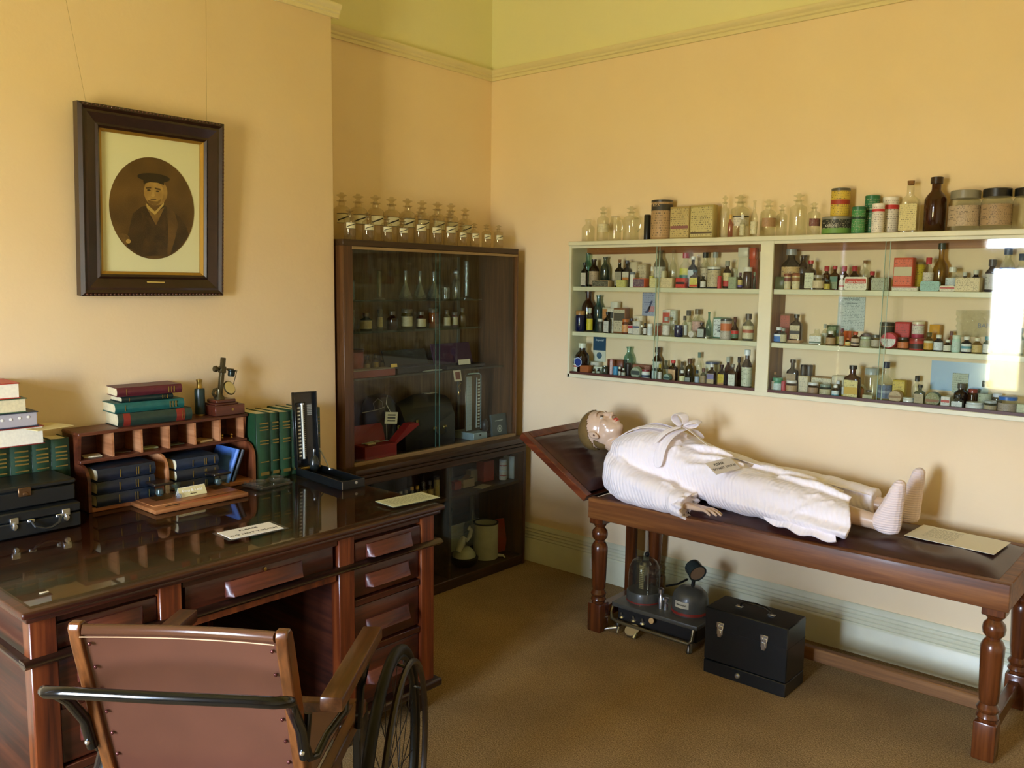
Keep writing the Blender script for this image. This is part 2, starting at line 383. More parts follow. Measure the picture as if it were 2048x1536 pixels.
    # dark moulding below the top drawer
def drawer(y0, y1, z0, z1, pull=.6, out=0, x=None):
    xf = (x or FX) - .012 + out
    d = part(MB().box(xf - .02 - out, xf, y0, y1, z0, z1, .004, seg=2), 'drawer', MAHOG, dk)
    w = (y1 - y0) * pull / 2; c = (y0 + y1) / 2; h = .024; zc = (z0 + z1) / 2 - .004
    pr = [(0, -h * .75), (.012, -h), (.03, -h * .8), (.024, -h * .1), (.008, h), (0, h)]
    m = MB(); ws = (w, w - .016)
    m.loft([[(xf + p * .3, c - w, zc + q) for p, q in pr], [(xf + p, c - w + .014, zc + q) for p, q in pr], [(xf + p, c + w - .014, zc + q) for p, q in pr], [(xf + p * .3, c + w, zc + q) for p, q in pr]])
    part(m, 'drawer_pull', MAHOG_Z if False else wood('33110A', '522012', '6C321D', 1, .42, 1, .12, 'pull_mahogany'), dk, d)
    return d
RY0, RY1, LY0, LY1 = -2.05, -1.615, -3.0, -2.60
pedestal(RY0, RY1); pedestal(LY0, LY1)
for a, b in ((RY0 + .068, RY1 - .068), (LY0 + .068, LY1 - .068)):
    s = part(MB().box(FX - .03, FX - .008, a, b, .735, .757, .002), 'writing_slide', MAHOG, dk)
    drawer(a, b, .660, .728, .68, .010 if a > -2.2 else 0)
    drawer(a, b, .530, .640, .66)
    part(MB().box(FX - .03, FX - .004, a, b, .502, .524, .002), 'drawer_rail', MAHOG, dk)
    drawer(a, b, .350, .498, .66)
    part(MB().box(FX - .03, FX - .004, a, b, .322, .345, .002), 'drawer_rail', MAHOG, dk)
    drawer(a, b, .150, .318, .66)
cd0, cd1 = LY1 + .005, RY0 - .005
drawer(cd0 + .01, cd1 - .01, .655, .735, .52)
part(MB().box(FX - .025, FX - .004, cd0, cd1, .735, .758), 'front_rail', MAHOG, dk)
part(MB().prism([(FX - .02, .643), (FX + .012, .640), (FX + .024, .650), (FX + .012, .660), (FX - .02, .660)], DY0 + .005, DY1 - .0, axis=1)
     .box(DX0 + .01, FX + .018, DY0 + .004, DY0 + .03, .641, .659, .006).box(DX0 + .01, FX + .018, DY1 - .03, DY1 - .004, .641, .659, .006), 'waist_moulding', DARKTRIM, dk)
part(MB().box(FX - .03, FX - .006, cd0, cd1, .612, .642, .003), 'apron', MAHOG_Z, dk)
part(MB().box(DX0 + .01, DX0 + .03, cd0, cd1, .14, DZ - .04), 'modesty_panel', MAHOG_X, dk)
part(MB().box(DX0 + .03, FX - .03, cd0, cd1, .70, DZ - .042), 'drawer_case', MAHOG_X, dk)
part(MB().lathe([(0, 0), (.006, 0), (.006, .002), (0, .003)], 12, T((FX - .009, (cd0 + cd1) / 2, .722)) @ RY(PI / 2)), 'keyhole_escutcheon', BRASS, dk)

# ================================================================ display cabinet in the alcove
cb = thing('display_cabinet', 'tall walnut display cabinet with sliding glass doors standing in the alcove', 'cabinet', (.17, -.68, 0))
BX, UX = .357, .300          # front planes of base and upper part
CY0, CY1 = -1.312, -.095
UZ0, UZ1 = .735, 1.765
P = lambda mb, n, mt, par=None: part(mb, n, mt, cb, par)
VEN = WALNUT_Z
P(MB().box(.006, UX, CY0, CY0 + .055, UZ0, UZ1, .002).box(.006, UX, CY1 - .018, CY1, UZ0, UZ1, .002), 'side_panel', wood('3A2310', '553518', '6C4824', 2, .4, 1.2, .15, 'cabinet_upright'))
P(MB().box(.006, UX, CY0, CY1, UZ1 - .002, UZ1 + .028, .002), 'cabinet_top', WALNUT)
P(MB().box(.006, .014, CY0, CY1, UZ0, UZ1), 'back_panel', wood('4A3620', '6A5234', '826845', 2, .5, 2.2, 0, 'ribbed_veneer'))
P(MB().box(UX - .012, UX + .003, CY0 + .05, CY1 - .01, UZ1 - .016, UZ1 - .003, .001), 'door_track', wood('7A6240', '93794F', 'A88D62', 1, .4, 1, 0, 'pale_track'))
P(MB().box(UX - .02, UX + .004, CY0 + .05, CY1 - .01, UZ0 + .006, UZ0 + .022, .001), 'door_track', wood('7A6240', '93794F', 'A88D62', 1, .4, 1, 0, 'pale_track'))
P(MB().box(.006, .375, CY0, CY1 + .03, UZ0 - .022, UZ0 + .006, .005, seg=2).box(.006, .365, CY0, CY1 + .02, UZ0 - .045, UZ0 - .022, .006), 'waist_shelf', WALNUT)
for i, (a, b, x) in enumerate(((CY0 + .057, -.70, UX - .006), (-.72, CY1 - .02, UX - .014))):
    g = P(MB().box(x - .002, x + .002, a, b, UZ0 + .02, UZ1 - .014), 'sliding_door', PANE)
    P(MB().box(x - .0026, x + .0026, (b if not i else a) - .0012, (b if not i else a) + .0012, UZ0 + .02, UZ1 - .014), 'glass_edge', EDGEG, g)
SHG = glass('DCE8DE', '7F9E90', 1.5, name='shelf_glass')
SHZ = [1.515, 1.365, 1.145]
P(MB().box(.03, .20, CY0 + .06, CY1 - .19, 1.508, 1.515), 'glass_shelf', SHG)
P(MB().box(.03, .20, CY0 + .06, CY1 - .19, 1.355, 1.365), 'glass_shelf', SHG)
P(MB().box(.03, .25, CY0 + .06, CY1 - .06, 1.137, 1.145), 'glass_shelf', SHG)
P(MB().box(.02, .028, CY1 - .20, CY1 - .185, UZ0, UZ1 - .02), 'shelf_strip', plain('7B7A6C', .3, .6))
# base cupboard
P(MB().box(.006, BX, CY0, CY0 + .03, 0, UZ0 - .045, .002).box(.006, BX, CY1 + .002, CY1 + .022, 0, UZ0 - .045, .002), 'side_panel', wood('2B170B', '442712', '5C3A1C', 2, .4, 1, .1, 'base_upright'))
P(MB().box(.006, BX - .004, CY0, CY1 + .02, 0, .055, .003), 'plinth', WALNUT)
P(MB().box(.006, .014, CY0, CY1 + .02, .05, UZ0 - .045), 'back_panel', WALNUT)
P(MB().box(BX - .03, BX + .002, CY0, CY1 + .02, UZ0 - .078, UZ0 - .045, .003), 'top_rail', WALNUT)
P(MB().box(.014, BX - .03, CY0 + .03, CY1, .472, .488), 'wood_shelf', WALNUT)
P(MB().box(.014, BX - .02, -.672, -.655, .055, UZ0 - .07), 'divider', WALNUT)
for a, b, x in ((CY0 + .032, -.66, BX - .012), (-.67, CY1 + .002, BX - .006)):
    P(MB().box(x - .002, x + .002, a, b, .056, UZ0 - .076), 'sliding_door', PANE)

# ================================================================ wall cabinet
wc = thing('wall_cabinet', 'cream painted wall cabinet with two glazed bays of bottles', 'cabinet', (1.78, -.075, 1.114))
Q = lambda mb, n, mt, par=None: part(mb, n, mt, wc, par)
WY = -.15; WXa, WXb = .695, 2.93; WZa, WZb = 1.114, 1.822
CREAM = plain('D9D8B8', .4, noise=.05, nscale=10, name='cream_cabinet_paint')
Q(MB().box(WXa, WXb, WY - .012, 0, WZb - .022, WZb, .003), 'cabinet_top', CREAM)
Q(MB().box(WXa, WXb, WY, 0, WZa, WZa + .02, .002), 'cabinet_base', CREAM)
Q(MB().box(WXa, WXa + .014, WY, 0, WZa, WZb - .02, .001), 'side_panel', CREAM)
Q(MB().box(WXb - .014, WXb, WY, 0, WZa, WZb - .02, .001), 'side_panel', CREAM)
Q(MB().box(1.752, 1.812, WY, WY + .012, WZa + .018, WZb - .02, .001), 'centre_stile', CREAM)
Q(MB().box(1.80, 1.812, WY + .012, 0, WZa + .02, WZb - .022), 'divider', wood('5A3A1C', '7A5530', '93703F', 2, .5, 1, 0, 'pine_divider'))
Q(MB().box(1.752, 1.764, WY + .012, 0, WZa + .02, WZb - .022), 'divider', CREAM)
Q(MB().box(WXa + .014, WXb - .014, -.012, 0, WZb - .062, WZb - .022), 'hanging_rail', wood('7A4520', '96602F', 'B07A42', 0, .5, 1, 0, 'pine_rail'))
for a, b in ((WXa + .014, 1.752), (1.812, WXb - .014)):
    for z in (1.5905, 1.3555):
        Q(MB().box(a, b, WY + .020, 0, z - .022, z, .0015), 'shelf', CREAM)
    Q(MB().box(a, b, WY + .004, WY + .018, WZa + .02, WZa + .032), 'door_track', plain('4A2418', .5))
    Q(MB().box(a, b, WY + .002, WY + .016, WZb - .034, WZb - .022), 'door_track', CREAM)
mid = ((WXa + .02, 1.235, 0), (1.215, 1.75, 1), (1.814, 2.30, 0), (2.28, WXb - .016, 1))
for a, b, k in mid:
    y = WY + .007 + .005 * k
    g = Q(MB().box(a, b, y - .0015, y + .0015, WZa + .03, WZb - .03), 'sliding_door', glass('F8FBF9', 'E4EFEA', 1.45, name='cabinet_glass'))
    e = b if not k else a
    Q(MB().box(e - .001, e + .001, y - .002, y + .002, WZa + .03, WZb - .03), 'glass_edge', plain('A9C4B4', .15, name='pale_glass_edge'), g)
SHELF = {1: WZb, 2: 1.5905, 3: 1.3555, 4: WZa + .02}

# ================================================================ examination couch
co = thing('examination_couch', 'oak examination couch with raised headrest and dark leather cushion', 'couch', (2.05, -.33, 0))
K = lambda mb, n, mt, par=None: part(mb, n, mt, co, par)
KX0, KX1, KY0, KY1, KZ = 1.185, 2.895, -.618, -.045, .632
LEATH = plain('3A1A17', .42, coat=.25, noise=.25, nscale=14, name='oxblood_leather')
K(MB().box(KX0, KX1, KY0, KY0 + .045, KZ - .095, KZ, .004, seg=2), 'side_rail', COUCHW)
K(MB().box(KX0, KX1, KY1 - .045, KY1, KZ - .095, KZ, .004, seg=2), 'side_rail', COUCHW)
K(MB().box(KX0, KX0 + .04, KY0 + .04, KY1 - .04, KZ - .095, KZ - .012, .003).box(KX1 - .045, KX1, KY0 + .04, KY1 - .04, KZ - .095, KZ, .003), 'end_rail', COUCHW)
K(MB().box(KX0 + .03, KX1 - .03, KY0 + .03, KY1 - .03, KZ - .05, KZ - .02), 'bed_board', COUCHW)
def cushion(x0, x1, y0, y1, z0, h, nx=40, ny=16, M=None, seedv=0, tuft=0):
    m = MB(); g = {}
    for i in range(nx + 1):
        for j in range(ny + 1):
            a, b = i / nx, j / ny; x = x0 + (x1 - x0) * a; y = y0 + (y1 - y0) * b
            da = min(a, 1 - a) * (x1 - x0); db = min(b, 1 - b) * (y1 - y0)
            e = (1 - math.exp(-da / .035)) * (1 - math.exp(-db / .035))
            z = z0 + h * e + .0025 * math.sin(a * 47 + b * 9) * e
            if tuft and db < .05 and 0 < j < ny: z -= .004 * max(0, math.sin(x * 70)) ** 4
            g[i, j] = m.bm.verts.new((x, y, z))
    lo = [m.bm.verts.new((p[0], p[1], z0 - .012)) for p in ((x0, y0), (x1, y0), (x1, y1), (x0, y1))]
    for i in range(nx):
        for j in range(ny): m.bm.faces.new([g[i, j], g[i + 1, j], g[i + 1, j + 1], g[i, j + 1]])
    m.bm.faces.new(lo[::-1])
    if M is not None:
        for v in m.bm.verts: v.co = M @ v.co
    return m
K(cushion(KX0 + .03, KX1 - .042, KY0 + .042, KY1 - .042, KZ - .004, .034, 70, 22, tuft=1), 'cushion', LEATH)
# headrest, hinged at the left end and propped up
HM = frame3((KX0 - .012, KY0 + .006, KZ + .004), (-(KX0 - .78), 0, .885 - KZ), (0, 1, 0)); HL = math.hypot(KX0 - .78, .885 - KZ) - .01; HW = KY1 - KY0 - .012
# in-plane: x runs up the slope, y across, local z points away (down) so depth is positive z
zs = -1 if HM.col[2].z > 0 else 1
def hb(m, x0, x1, y0, y1, z0, z1, bev=0): return m.box(x0, x1, y0, y1, min(-zs * z0, -zs * z1), max(-zs * z0, -zs * z1), bev, M=HM)
hr = MB(); hb(hr, 0, HL, 0, .042, -.036, 0, .003); hb(hr, 0, HL, HW - .042, HW, -.036, 0, .003); hb(hr, HL - .045, HL, .04, HW - .04, -.036, 0, .003); hb(hr, 0, HL, .04, HW - .04, -.03, -.02)
H = K(hr, 'headrest_frame', wood('42180B', '602C15', '7A4020', 0, .3, 1, .3, 'headrest_oak'))
K(cushion(.02, HL - .048, .045, HW - .045, -.002, .022, 26, 16, M=HM @ Matrix.Diagonal((1, 1, -zs, 1)) if zs == 1 else HM), 'headrest_cushion', LEATH, H)
K(MB().tube([(KX0 - .003, KY0 + .02, KZ - .004), (KX0 - .003, KY1 - .02, KZ - .004)], .006), 'hinge', plain('241812', .4, .6))
LEGP = [(.031, .145), (.036, .15), (.033, .158), (.029, .165), (.034, .172), (.037, .18), (.031, .19), (.027, .198), (.030, .206), (.033, .24), (.0355, .32), (.038, .38), (.038, .40), (.030, .418), (.0235, .424), (.0235, .432), (.034, .444), (.037, .462), (.034, .478), (.025, .488), (.022, .494), (.028, .502), (.034, .512)]
for lx in (KX0 + .042, KX1 - .045):
    for ly in (KY0 + .04, KY1 - .042):
        m = MB(); m.box(lx - .036, lx + .036, ly - .036, ly + .036, 0, .135, .006, seg=2); m.box(lx - .036, lx + .036, ly - .036, ly + .036, .512 - .0, KZ - .008, .003)
        m.lathe([(.030, .13)] + LEGP, 24, T((lx, ly, 0)))
        K(m, 'leg', COUCHW_Z)
K(MB().box(KX0 + .28, KX1 - .07, -.352, -.315, .055, .11, .004), 'stretcher', STRETCH)
K(MB().box(KX0 + .01, KX0 + .065, KY0 + .07, KY1 - .07, .055, .11, .003).box(KX1 - .065, KX1 - .03, KY0 + .07, KY1 - .07, .055, .11, .003), 'end_stretcher', COUCHW_Z)
K(MB().box(KX0 + .06, KX0 + .285, -.352, -.315, .055, .11, .003), 'stretcher_block', COUCHW_Z)
# central support post pair seen behind the left leg, with a steel bowl hung below the frame
K(MB().box(1.075, 1.125, -.13, -.09, 0, KZ - .02, .003), 'support_post', COUCHW_Z)
# ================================================================ framed portrait
pf = thing('framed_portrait', 'dark carved frame with an oval sepia portrait of a person in a flat cap', 'picture', (DX + .004, -2.19, 1.545))
PM = frame3((DX + .018, -2.186, 1.541), (0, 1, 0), (math.sin(math.radians(3.4)), 0, math.cos(math.radians(3.4))))   # x right, y up, z out into the room
FW, FH = .552, .665
def R(m, x0, x1, y0, y1, z0, z1, b=0): return m.box(x0, x1, y0, y1, z0, z1, b, M=PM)
prof = [(0, -.012), (0, .022), (.012, .030), (.022, .022), (.030, .024), (.062, .012), (.070, .017), (.078, .010), (.080, -.002), (.080, -.012)]
def moulding(m, x0, x1, y0, y1, pr):
    c = [(x0, y0, 1, 1), (x1, y0, -1, 1), (x1, y1, -1, -1), (x0, y1, 1, -1)]
    R4 = [[m.bm.verts.new(PM @ Vector((cx + sx * d, cy + sy * d, z))) for d, z in pr] for cx, cy, sx, sy in c]
    n = len(pr)
    for i in range(4):
        A, B = R4[i], R4[(i + 1) % 4]
        for k in range(n): m.bm.faces.new([A[k], B[k], B[(k + 1) % n], A[(k + 1) % n]])
FR = plain('2C1710', .32, coat=.4, noise=.35, nscale=25, name='dark_carved_oak')
m = MB(); moulding(m, -FW / 2, FW / 2, 0, FH, prof); world_in(m, pf).build('frame', FR, pf, smooth=25)
m = MB()
for k in range(46):
    y = .02 + k * (FH - .04) / 45
    m.ball((FW / 2 - .006, y, .026), (.004, .005, .004), 8, M=PM)
for k in range(38):
    x = -FW / 2 + .02 + k * (FW - .04) / 37
    m.ball((x, .006, .026), (.005, .004, .004), 8, M=PM); m.ball((x, FH - .006, .026), (.005, .004, .004), 8, M=PM)
world_in(m, pf).build('beading', plain('4A2418', .3, coat=.5, name='beaded_edge'), pf)
m = MB(); moulding(m, -FW / 2 + .078, FW / 2 - .078, .078, FH - .078, [(0, -.01), (0, .008), (.010, .002), (.010, -.01)])
world_in(m, pf).build('gilt_slip', GILT, pf)
m = MB(); R(m, -FW / 2 + .08, FW / 2 - .08, .08, FH - .08, -.010, -.006); mt = world_in(m, pf).build('mount_board', plain('EBEBD4', .6, name='cream_mount'), pf)
OC = Vector((.002, .322)); OA, OB = .163, .186
def flat(name, pts, z, mat, parent=None):
    m = MB(); m.prism(pts, z - .0012, z, M=PM); return world_in(m, pf).build(name, mat, parent or pf, smooth=0)
def ell(cx, cy, a, b, n=40, t0=0, t1=2 * PI): return [(cx + a * math.cos(t0 + (t1 - t0) * i / n), cy + b * math.sin(t0 + (t1 - t0) * i / n)) for i in range(n)]
def sepia(a, b, sc=6):
    k = ('sep', a, b, sc)
    if k not in MC:
        t = NT('sepia_photo'); nz = t.n('TexNoise'); nz.inputs['Scale'].default_value = sc; nz.inputs['Detail'].default_value = 1.5; t.l(t.coord(), nz.inputs['Vector'])
        t.l(t.ramp(nz.outputs['Fac'], [(.3, a), (.7, b)]), t.b.inputs['Base Color']); t.b.inputs['Roughness'].default_value = .4; MC[k] = t.m
    return MC[k]
ph = flat('portrait_photo', ell(OC.x, OC.y, OA, OB, 64), -.0045, sepia('4A3419', '725328', 9))
def clip(pts):
    r = []
    for x, y in pts:
        dx, dy = (x - OC.x) / (OA - .003), (y - OC.y) / (OB - .003); q = math.hypot(dx, dy)
        r.append((x, y) if q <= 1 else (OC.x + (x - OC.x) / q, OC.y + (y - OC.y) / q))
    return r
def cl(name, pts, z, mat): flat(name, clip(pts), z, mat, ph)
# figure: coat, waistcoat, collar, face, cap; nested flat shapes of one printed photograph
coat = [(-.115, .15), (-.10, .20), (-.088, .25), (-.075, .30), (-.045, .325), (-.01, .335), (.045, .338), (.075, .32), (.105, .30), (.13, .27), (.15, .23), (.16, .20), (.12, .165), (.07, .14), (-.04, .138)]
cl('coat', coat, -.0040, sepia('2A1B0D', '46301A', 14))
cl('gown_lapel', [(.055, .335), (.085, .315), (.10, .27), (.085, .21), (.07, .15), (.055, .15), (.06, .25)], -.0036, sepia('4E371C', '6E5028', 20))
cl('waistcoat', [(-.045, .31), (-.03, .24), (-.045, .145), (.06, .145), (.05, .25), (.045, .315), (.01, .27)], -.0036, sepia('2E1E10', '4A331B', 30))
cl('shirt', [(-.03, .335), (.012, .262), (.045, .33), (.02, .315)], -.0034, sepia('6B4E28', '8A6A38', 30))
cl('neck', [(-.018, .345), (-.012, .318), (.008, .305), (.028, .322), (.034, .355)], -.0033, sepia('5E4322', '7C5C30', 30))
cl('collar', [(-.026, .340), (-.022, .322), (.008, .300), (.042, .338), (.043, .348), (.008, .312), (-.014, .330)], -.0030, sepia('B79A5A', 'CDB06C', 30))
cl('hair', ell(.012, .385, .045, .05, 28), -.0032, sepia('8A6B3A', 'A88650', 30))
cl('face', ell(.004, .382, .037, .047, 32), -.0030, sepia('9C7A43', 'BE9A5A', 26))
cl('beard_shadow', [(-.022, .352), (-.012, .338), (.010, .334), (.028, .346), (.034, .362), (.018, .350), (-.004, .350)], -.0027, sepia('6E5028', '876838', 30))
cl('brow', [(-.026, .398), (-.006, .400), (-.006, .395), (-.026, .392)], -.0027, sepia('4A3419', '553C1E', 30)); cl('brow', [(.008, .400), (.030, .397), (.030, .391), (.008, .394)], -.0027, sepia('4A3419', '553C1E', 30))
cl('eye', ell(-.015, .388, .007, .003, 12), -.0026, sepia('2A1B0D', '3A2814', 30)); cl('eye', ell(.018, .387, .007, .003, 12), -.0026, sepia('2A1B0D', '3A2814', 30))
cl('nose', [(.000, .390), (-.007, .368), (.001, .365), (.008, .369), (.004, .390)], -.0026, sepia('AE8B50', 'C6A565', 30)); cl('mouth', [(-.010, .358), (.014, .358), (.012, .354), (-.008, .354)], -.0026, sepia('4A3419', '5E4322', 30))
cl('flat_cap', ell(.005, .435, .062, .016, 28) , -.0024, sepia('1C1209', '2A1B0D', 30)); cl('cap_band', [(-.036, .430), (.042, .430), (.044, .412), (.02, .418), (-.01, .418), (-.034, .410)], -.0026, sepia('1C1209', '2A1B0D', 30))
cl('hand', ell(-.112, .205, .024, .020, 16), -.0026, sepia('5A4120', '7C5C30', 40)); cl('cane_knob', ell(-.094, .198, .009, .008, 14), -.0022, sepia('A88650', 'C6A565', 30))
m = MB(); R(m, -.035, .035, .040, .053, .014, .017, .001); pq = world_in(m, pf).build('name_plate', plain('D8C070', .35, .5, name='brass_plate'), pf)
m = MB()
for i in range(5):
    x = -.028 + i * .012; R(m, x, x + .008, .045, .048, .017, .0174)
world_in(m, pf).build('engraving', INK, pf, smooth=0).parent = pq
m = MB(); R(m, -FW / 2 + .085, FW / 2 - .085, .085, FH - .085, -.001, .0002); world_in(m, pf).build('pane', glass('FBFBF4', 'E8ECDC', 1.35, name='picture_glass'), pf)
m = MB(); m.tube([PM @ Vector((-.23, FH - .02, -.008)), (DX + .010, -2.49, 2.775)], .0007, 6); m.tube([PM @ Vector((.22, FH - .02, -.008)), (DX + .010, -1.93, 2.775)], .0007, 6)
world_in(m, pf).build('hanging_wire', plain('A98E58', .5, name='picture_wire'), pf)

# ================================================================ books
PAGES = plain('D9CDA6', .8, noise=.12, nscale=120, name='page_edges')
PAGEW = plain('E8E2CC', .8, noise=.08, nscale=120, name='white_page_edges')
GOLD = plain('8A7236', .4, .5, name='gold_tooling')
def book(label, cover, L, W, H, loc, M, gold=0, pages=None, group=None, bands=(), patch=None, name='book', spine='round', sub=()):
    """L along the spine, W spine to fore-edge, H thickness. Local: spine at x=0 facing -x, y along spine, z thickness"""
    o = thing(name, label, 'book', loc, 0, group); o.matrix_world = T(loc) @ M
    cm = plain(cover, .45, noise=.2, nscale=40, name='book_cloth'); t = .0028
    m = MB(); m.box(.002, W, 0, L, 0, t, .0008).box(.002, W, 0, L, H - t, H, .0008)
    n = 8; ring = []
    for y in (0, L):
        a = [(.003 - .009 * math.sin(PI * k / n), y, H * k / n) for k in range(n + 1)]; b = [(.006 - .009 * math.sin(PI * k / n), y, H * k / n) for k in range(n, -1, -1)]; ring.append(a + b)
    m.loft(ring); m.build('cover', cm, o)
    MB().box(.004, W - .006, .004, L - .004, t, H - t).build('page_block', pages or PAGES, o)
    if gold:
        m = MB()
        for g0, g1 in (gold if hasattr(gold, '__len__') else ((.08, .1), (.2, .24), (.27, .31), (.34, .37), (.5, .52), (.88, .9))):
            z0, z1 = H * .18, H * .82
            m.loft([[(-.0068 - .0006 * q, L * (1 - g0), z0), (-.0068 - .0006 * q, L * (1 - g0), z1), (-.0068 - .0006 * q, L * (1 - g1), z1), (-.0068 - .0006 * q, L * (1 - g1), z0)] for q in (0, 1)])
        m.build('gilt_lettering', GOLD, o)
    for g0, g1, c in bands:
        m = MB(); n = 6
        rr = []
        for y in (L * (1 - g0), L * (1 - g1)):
            rr.append([(.0026 - .0096 * math.sin(PI * k / n), y, H * k / n) for k in range(n + 1)] + [(.004 - .009 * math.sin(PI * k / n), y, H * k / n) for k in range(n, -1, -1)])
        m.loft(rr); m.build('spine_label', plain(c, .5, name='spine_patch'), o)
    return o
def axes(xd, yd, zd): return Matrix(((xd[0], yd[0], zd[0], 0), (xd[1], yd[1], zd[1], 0), (xd[2], yd[2], zd[2], 0), (0, 0, 0, 1)))
UPR = axes((-1, 0, 0), (0, 0, 1), (0, 1, 0))       # upright volume, spine towards the room (+x), thickness along y
GREEN = '15381F'
gg = 'green gilt-lettered volumes on the desk'
ly = -2.875
ln = ['first', 'second', 'third', 'fourth', 'fifth']
for i, w_ in enumerate((.062, .068, .066, .060, .060)):
    book('tall green gilt volume, %s from the left, behind the black cases' % ln[i + 0], GREEN, .256, .10, w_, (.372, ly, DZ + .001), UPR, gold=((.10, .12), (.17, .19), (.22, .24), (.27, .29), (.36, .375), (.52, .54), (.57, .59), (.62, .635)), group=gg); ly += w_ + .001
ry = -1.872
rl = ['beside the pigeonhole rack', 'second right of the pigeonhole rack', 'third right of the pigeonhole rack', 'just left of the mercury column', 'hidden behind the mercury column', 'at the far right of the row']
for i, w_ in enumerate((.062, .045, .054, .043, .052, .052)):
    book('upright dark green gilt volume %s' % rl[i], GREEN if i % 2 else '1A3F24', .272 - .002 * (i % 3), .17, w_, (.452 - .003 * (i % 2), ry, DZ + .001), UPR, gold=((.14, .16), (.2, .215), (.24, .255), (.4, .42), (.45, .465), (.72, .735), (.88, .93)), group=gg); ry += w_ + .001
FLAT = lambda a: RZ(a) @ axes((0, 1, 0), (-1, 0, 0), (0, 0, 1))
# stack on top of the left-hand volumes: fore-edges face the room
def flatbook(label, col, L, W, H, cx, cy, z, ang, **k):
    """lying flat; spine side direction = ang (0 = spine towards +x)"""
    M = RZ(ang) @ axes((-1, 0, 0), (0, 1, 0), (0, 0, -1)) @ T((0, 0, 0))
    off = RZ(ang) @ Vector((W / 2, -L / 2, H)); return book(label, col, L, W, H, (cx + off.x, cy + off.y, z + H), M, **k)
z = DZ + .2585
for lab, col, L, W, H, dy, an, pg in (('thick white-paged book with red covers, bottom of the stack at far left', '8E2A26', .25, .18, .060, -.02, PI, PAGEW), ('grey thumb-indexed book, second from the bottom of the stack at far left', '3B4658', .24, .175, .048, -.03, PI, plain('A9A3A6', .8, name='grey_page_edges')), ('cream-paged book with green covers under the red-topped one', '4E6A50', .24, .17, .046, -.06, PI, PAGES), ('bright red book on top of the stack at far left', 'C23A2C', .235, .17, .050, -.075, PI, PAGEW)):
    o = flatbook(lab, col, L, W, H, .35, -2.762 + dy, z, an + (dy + .02) * .8, pages=pg); z += H + .001
    if 'thumb' in lab:
        m = MB()
        for k in range(8): m.lathe([(0, 0), (.0045, 0), (.0045, .003), (0, .0035)], 10, T((W - .0072, .03 + k * .026, H * .35 + k * .0012)) @ RY(PI / 2))
        m.build('thumb_index', plain('E8E6DE', .6, name='index_notch'), o)
m = MB().box(0, .12, -.07, .06, 0, .002); m.move(T((.36, -2.66, DZ + .31)) @ RZ(.25)); tag(m.build('paper_sheet', plain('D9C98E', .7)), 'loose yellowed sheet poking from the book stack at far left', 'paper')

# ================================================================ pigeonhole rack
PG = wood('34160B', '532512', '6E3A1E', 1, .45, 1, .1, 'rack_mahogany'); PGL = wood('8A5430', 'A96F45', 'C18A5E', 0, .6, 1, 0, 'pale_rack_divider')
pg = thing('pigeonhole_rack', 'wooden desk-top pigeonhole rack with six compartments and rounded side cheeks', 'rack', (.36, -2.235, DZ))
G = lambda mb, n, mt, par=None: part(mb, n, mt, pg, par)
PX0, PX1, PY0, PY1 = .268, .405, -2.535, -1.885
G(MB().box(PX0, PX1 + .004, PY0 - .004, PY1 + .004, 1.060, 1.072, .003), 'top_board', PG)
G(MB().box(PX0, PX1, PY0, PY1, .962, .974, .002), 'middle_board', PG)
G(MB().box(PX0, PX0 + .008, PY0, PY1, DZ + .01, 1.060), 'back_board', PG)
G(MB().box(PX0, PX1 + .055, PY0 + .01, PY1 - .01, DZ, DZ + .016, .002), 'base_board', wood('7A4524', '9A6036', 'B67C4C', 1, .5, 1, 0, 'base_mahogany'))
def cheek(y, t, mat, mlab='side_cheek'):
    q = [(PX0, DZ + .002), (PX1 + .055, DZ + .002), (PX1 + .055, .905)]
    for k in range(9):
        a = k / 8 * PI / 2; q.append((PX1 + .000 + .055 * math.cos(a), .905 + .055 * math.sin(a)))
    q += [(PX1 - .02, .962), (PX1 - .005, 1.060), (PX0, 1.060)] if mlab == 'side_cheek' else [(PX0, .962)]
    m = MB(); m.prism([(x, z_) for x, z_ in q], y, y + t, axis=1); G(m, mlab, mat)
cheek(PY0 - .001, .011, PG); cheek(PY1 - .010, .011, wood('54260F', '7A4022', '98603A', 2, .5, 1, 0, 'cheek_mahogany')); cheek(-2.255, .010, PGL, 'centre_cheek')
for k in range(1, 6):
    y = PY0 + .012 + (PY1 - PY0 - .024) * k / 6
    G(MB().box(PX0 + .008, PX1 - .004, y - .004, y + .004, .974, 1.060), 'divider', PGL)
G(MB().box(PX0 + .008, PX1 - .006, PY1 - .014, PY1 - .0105, .974, 1.060), 'cheek_lining', PGL)
# little things in the pigeonholes
def flatthing(name, lab, cat, x, y, z, sx, sy, h, mat, rz=0):
    o = tag(MB().box(-sx / 2, sx / 2, -sy / 2, sy / 2, 0, h, .0006).build(name, mat), lab, cat); o.location = (x, y, z); o.rotation_euler = (0, 0, rz); return o
for k, (n_, lab, cat, mt, sx, sy, h) in enumerate((('paper_slips', 'pale paper slips in the first pigeonhole from the left', 'paper', printed('D9CFA8', rows=4), .05, .06, .004), ('clips_strip', 'dark strip lying in the second pigeonhole', 'paper', plain('4A3A28', .6), .03, .06, .003), ('folded_note', 'small greenish folded note in the third pigeonhole', 'paper', plain('8E9A72', .7), .04, .055, .006), ('glass_slide', 'dull glass slide in the fourth pigeonhole', 'slide', plain('5A6860', .2), .03, .06, .004), ('card_pad', 'tan card pad in the fifth pigeonhole', 'pad', plain('B79A62', .7), .07, .06, .007))):
    y = PY0 + .012 + (PY1 - PY0 - .024) * (k + .5) / 6; flatthing(n_, lab, cat, PX1 - .06, y, .9745, sx, sy, h, mt, .1 * (k - 2))
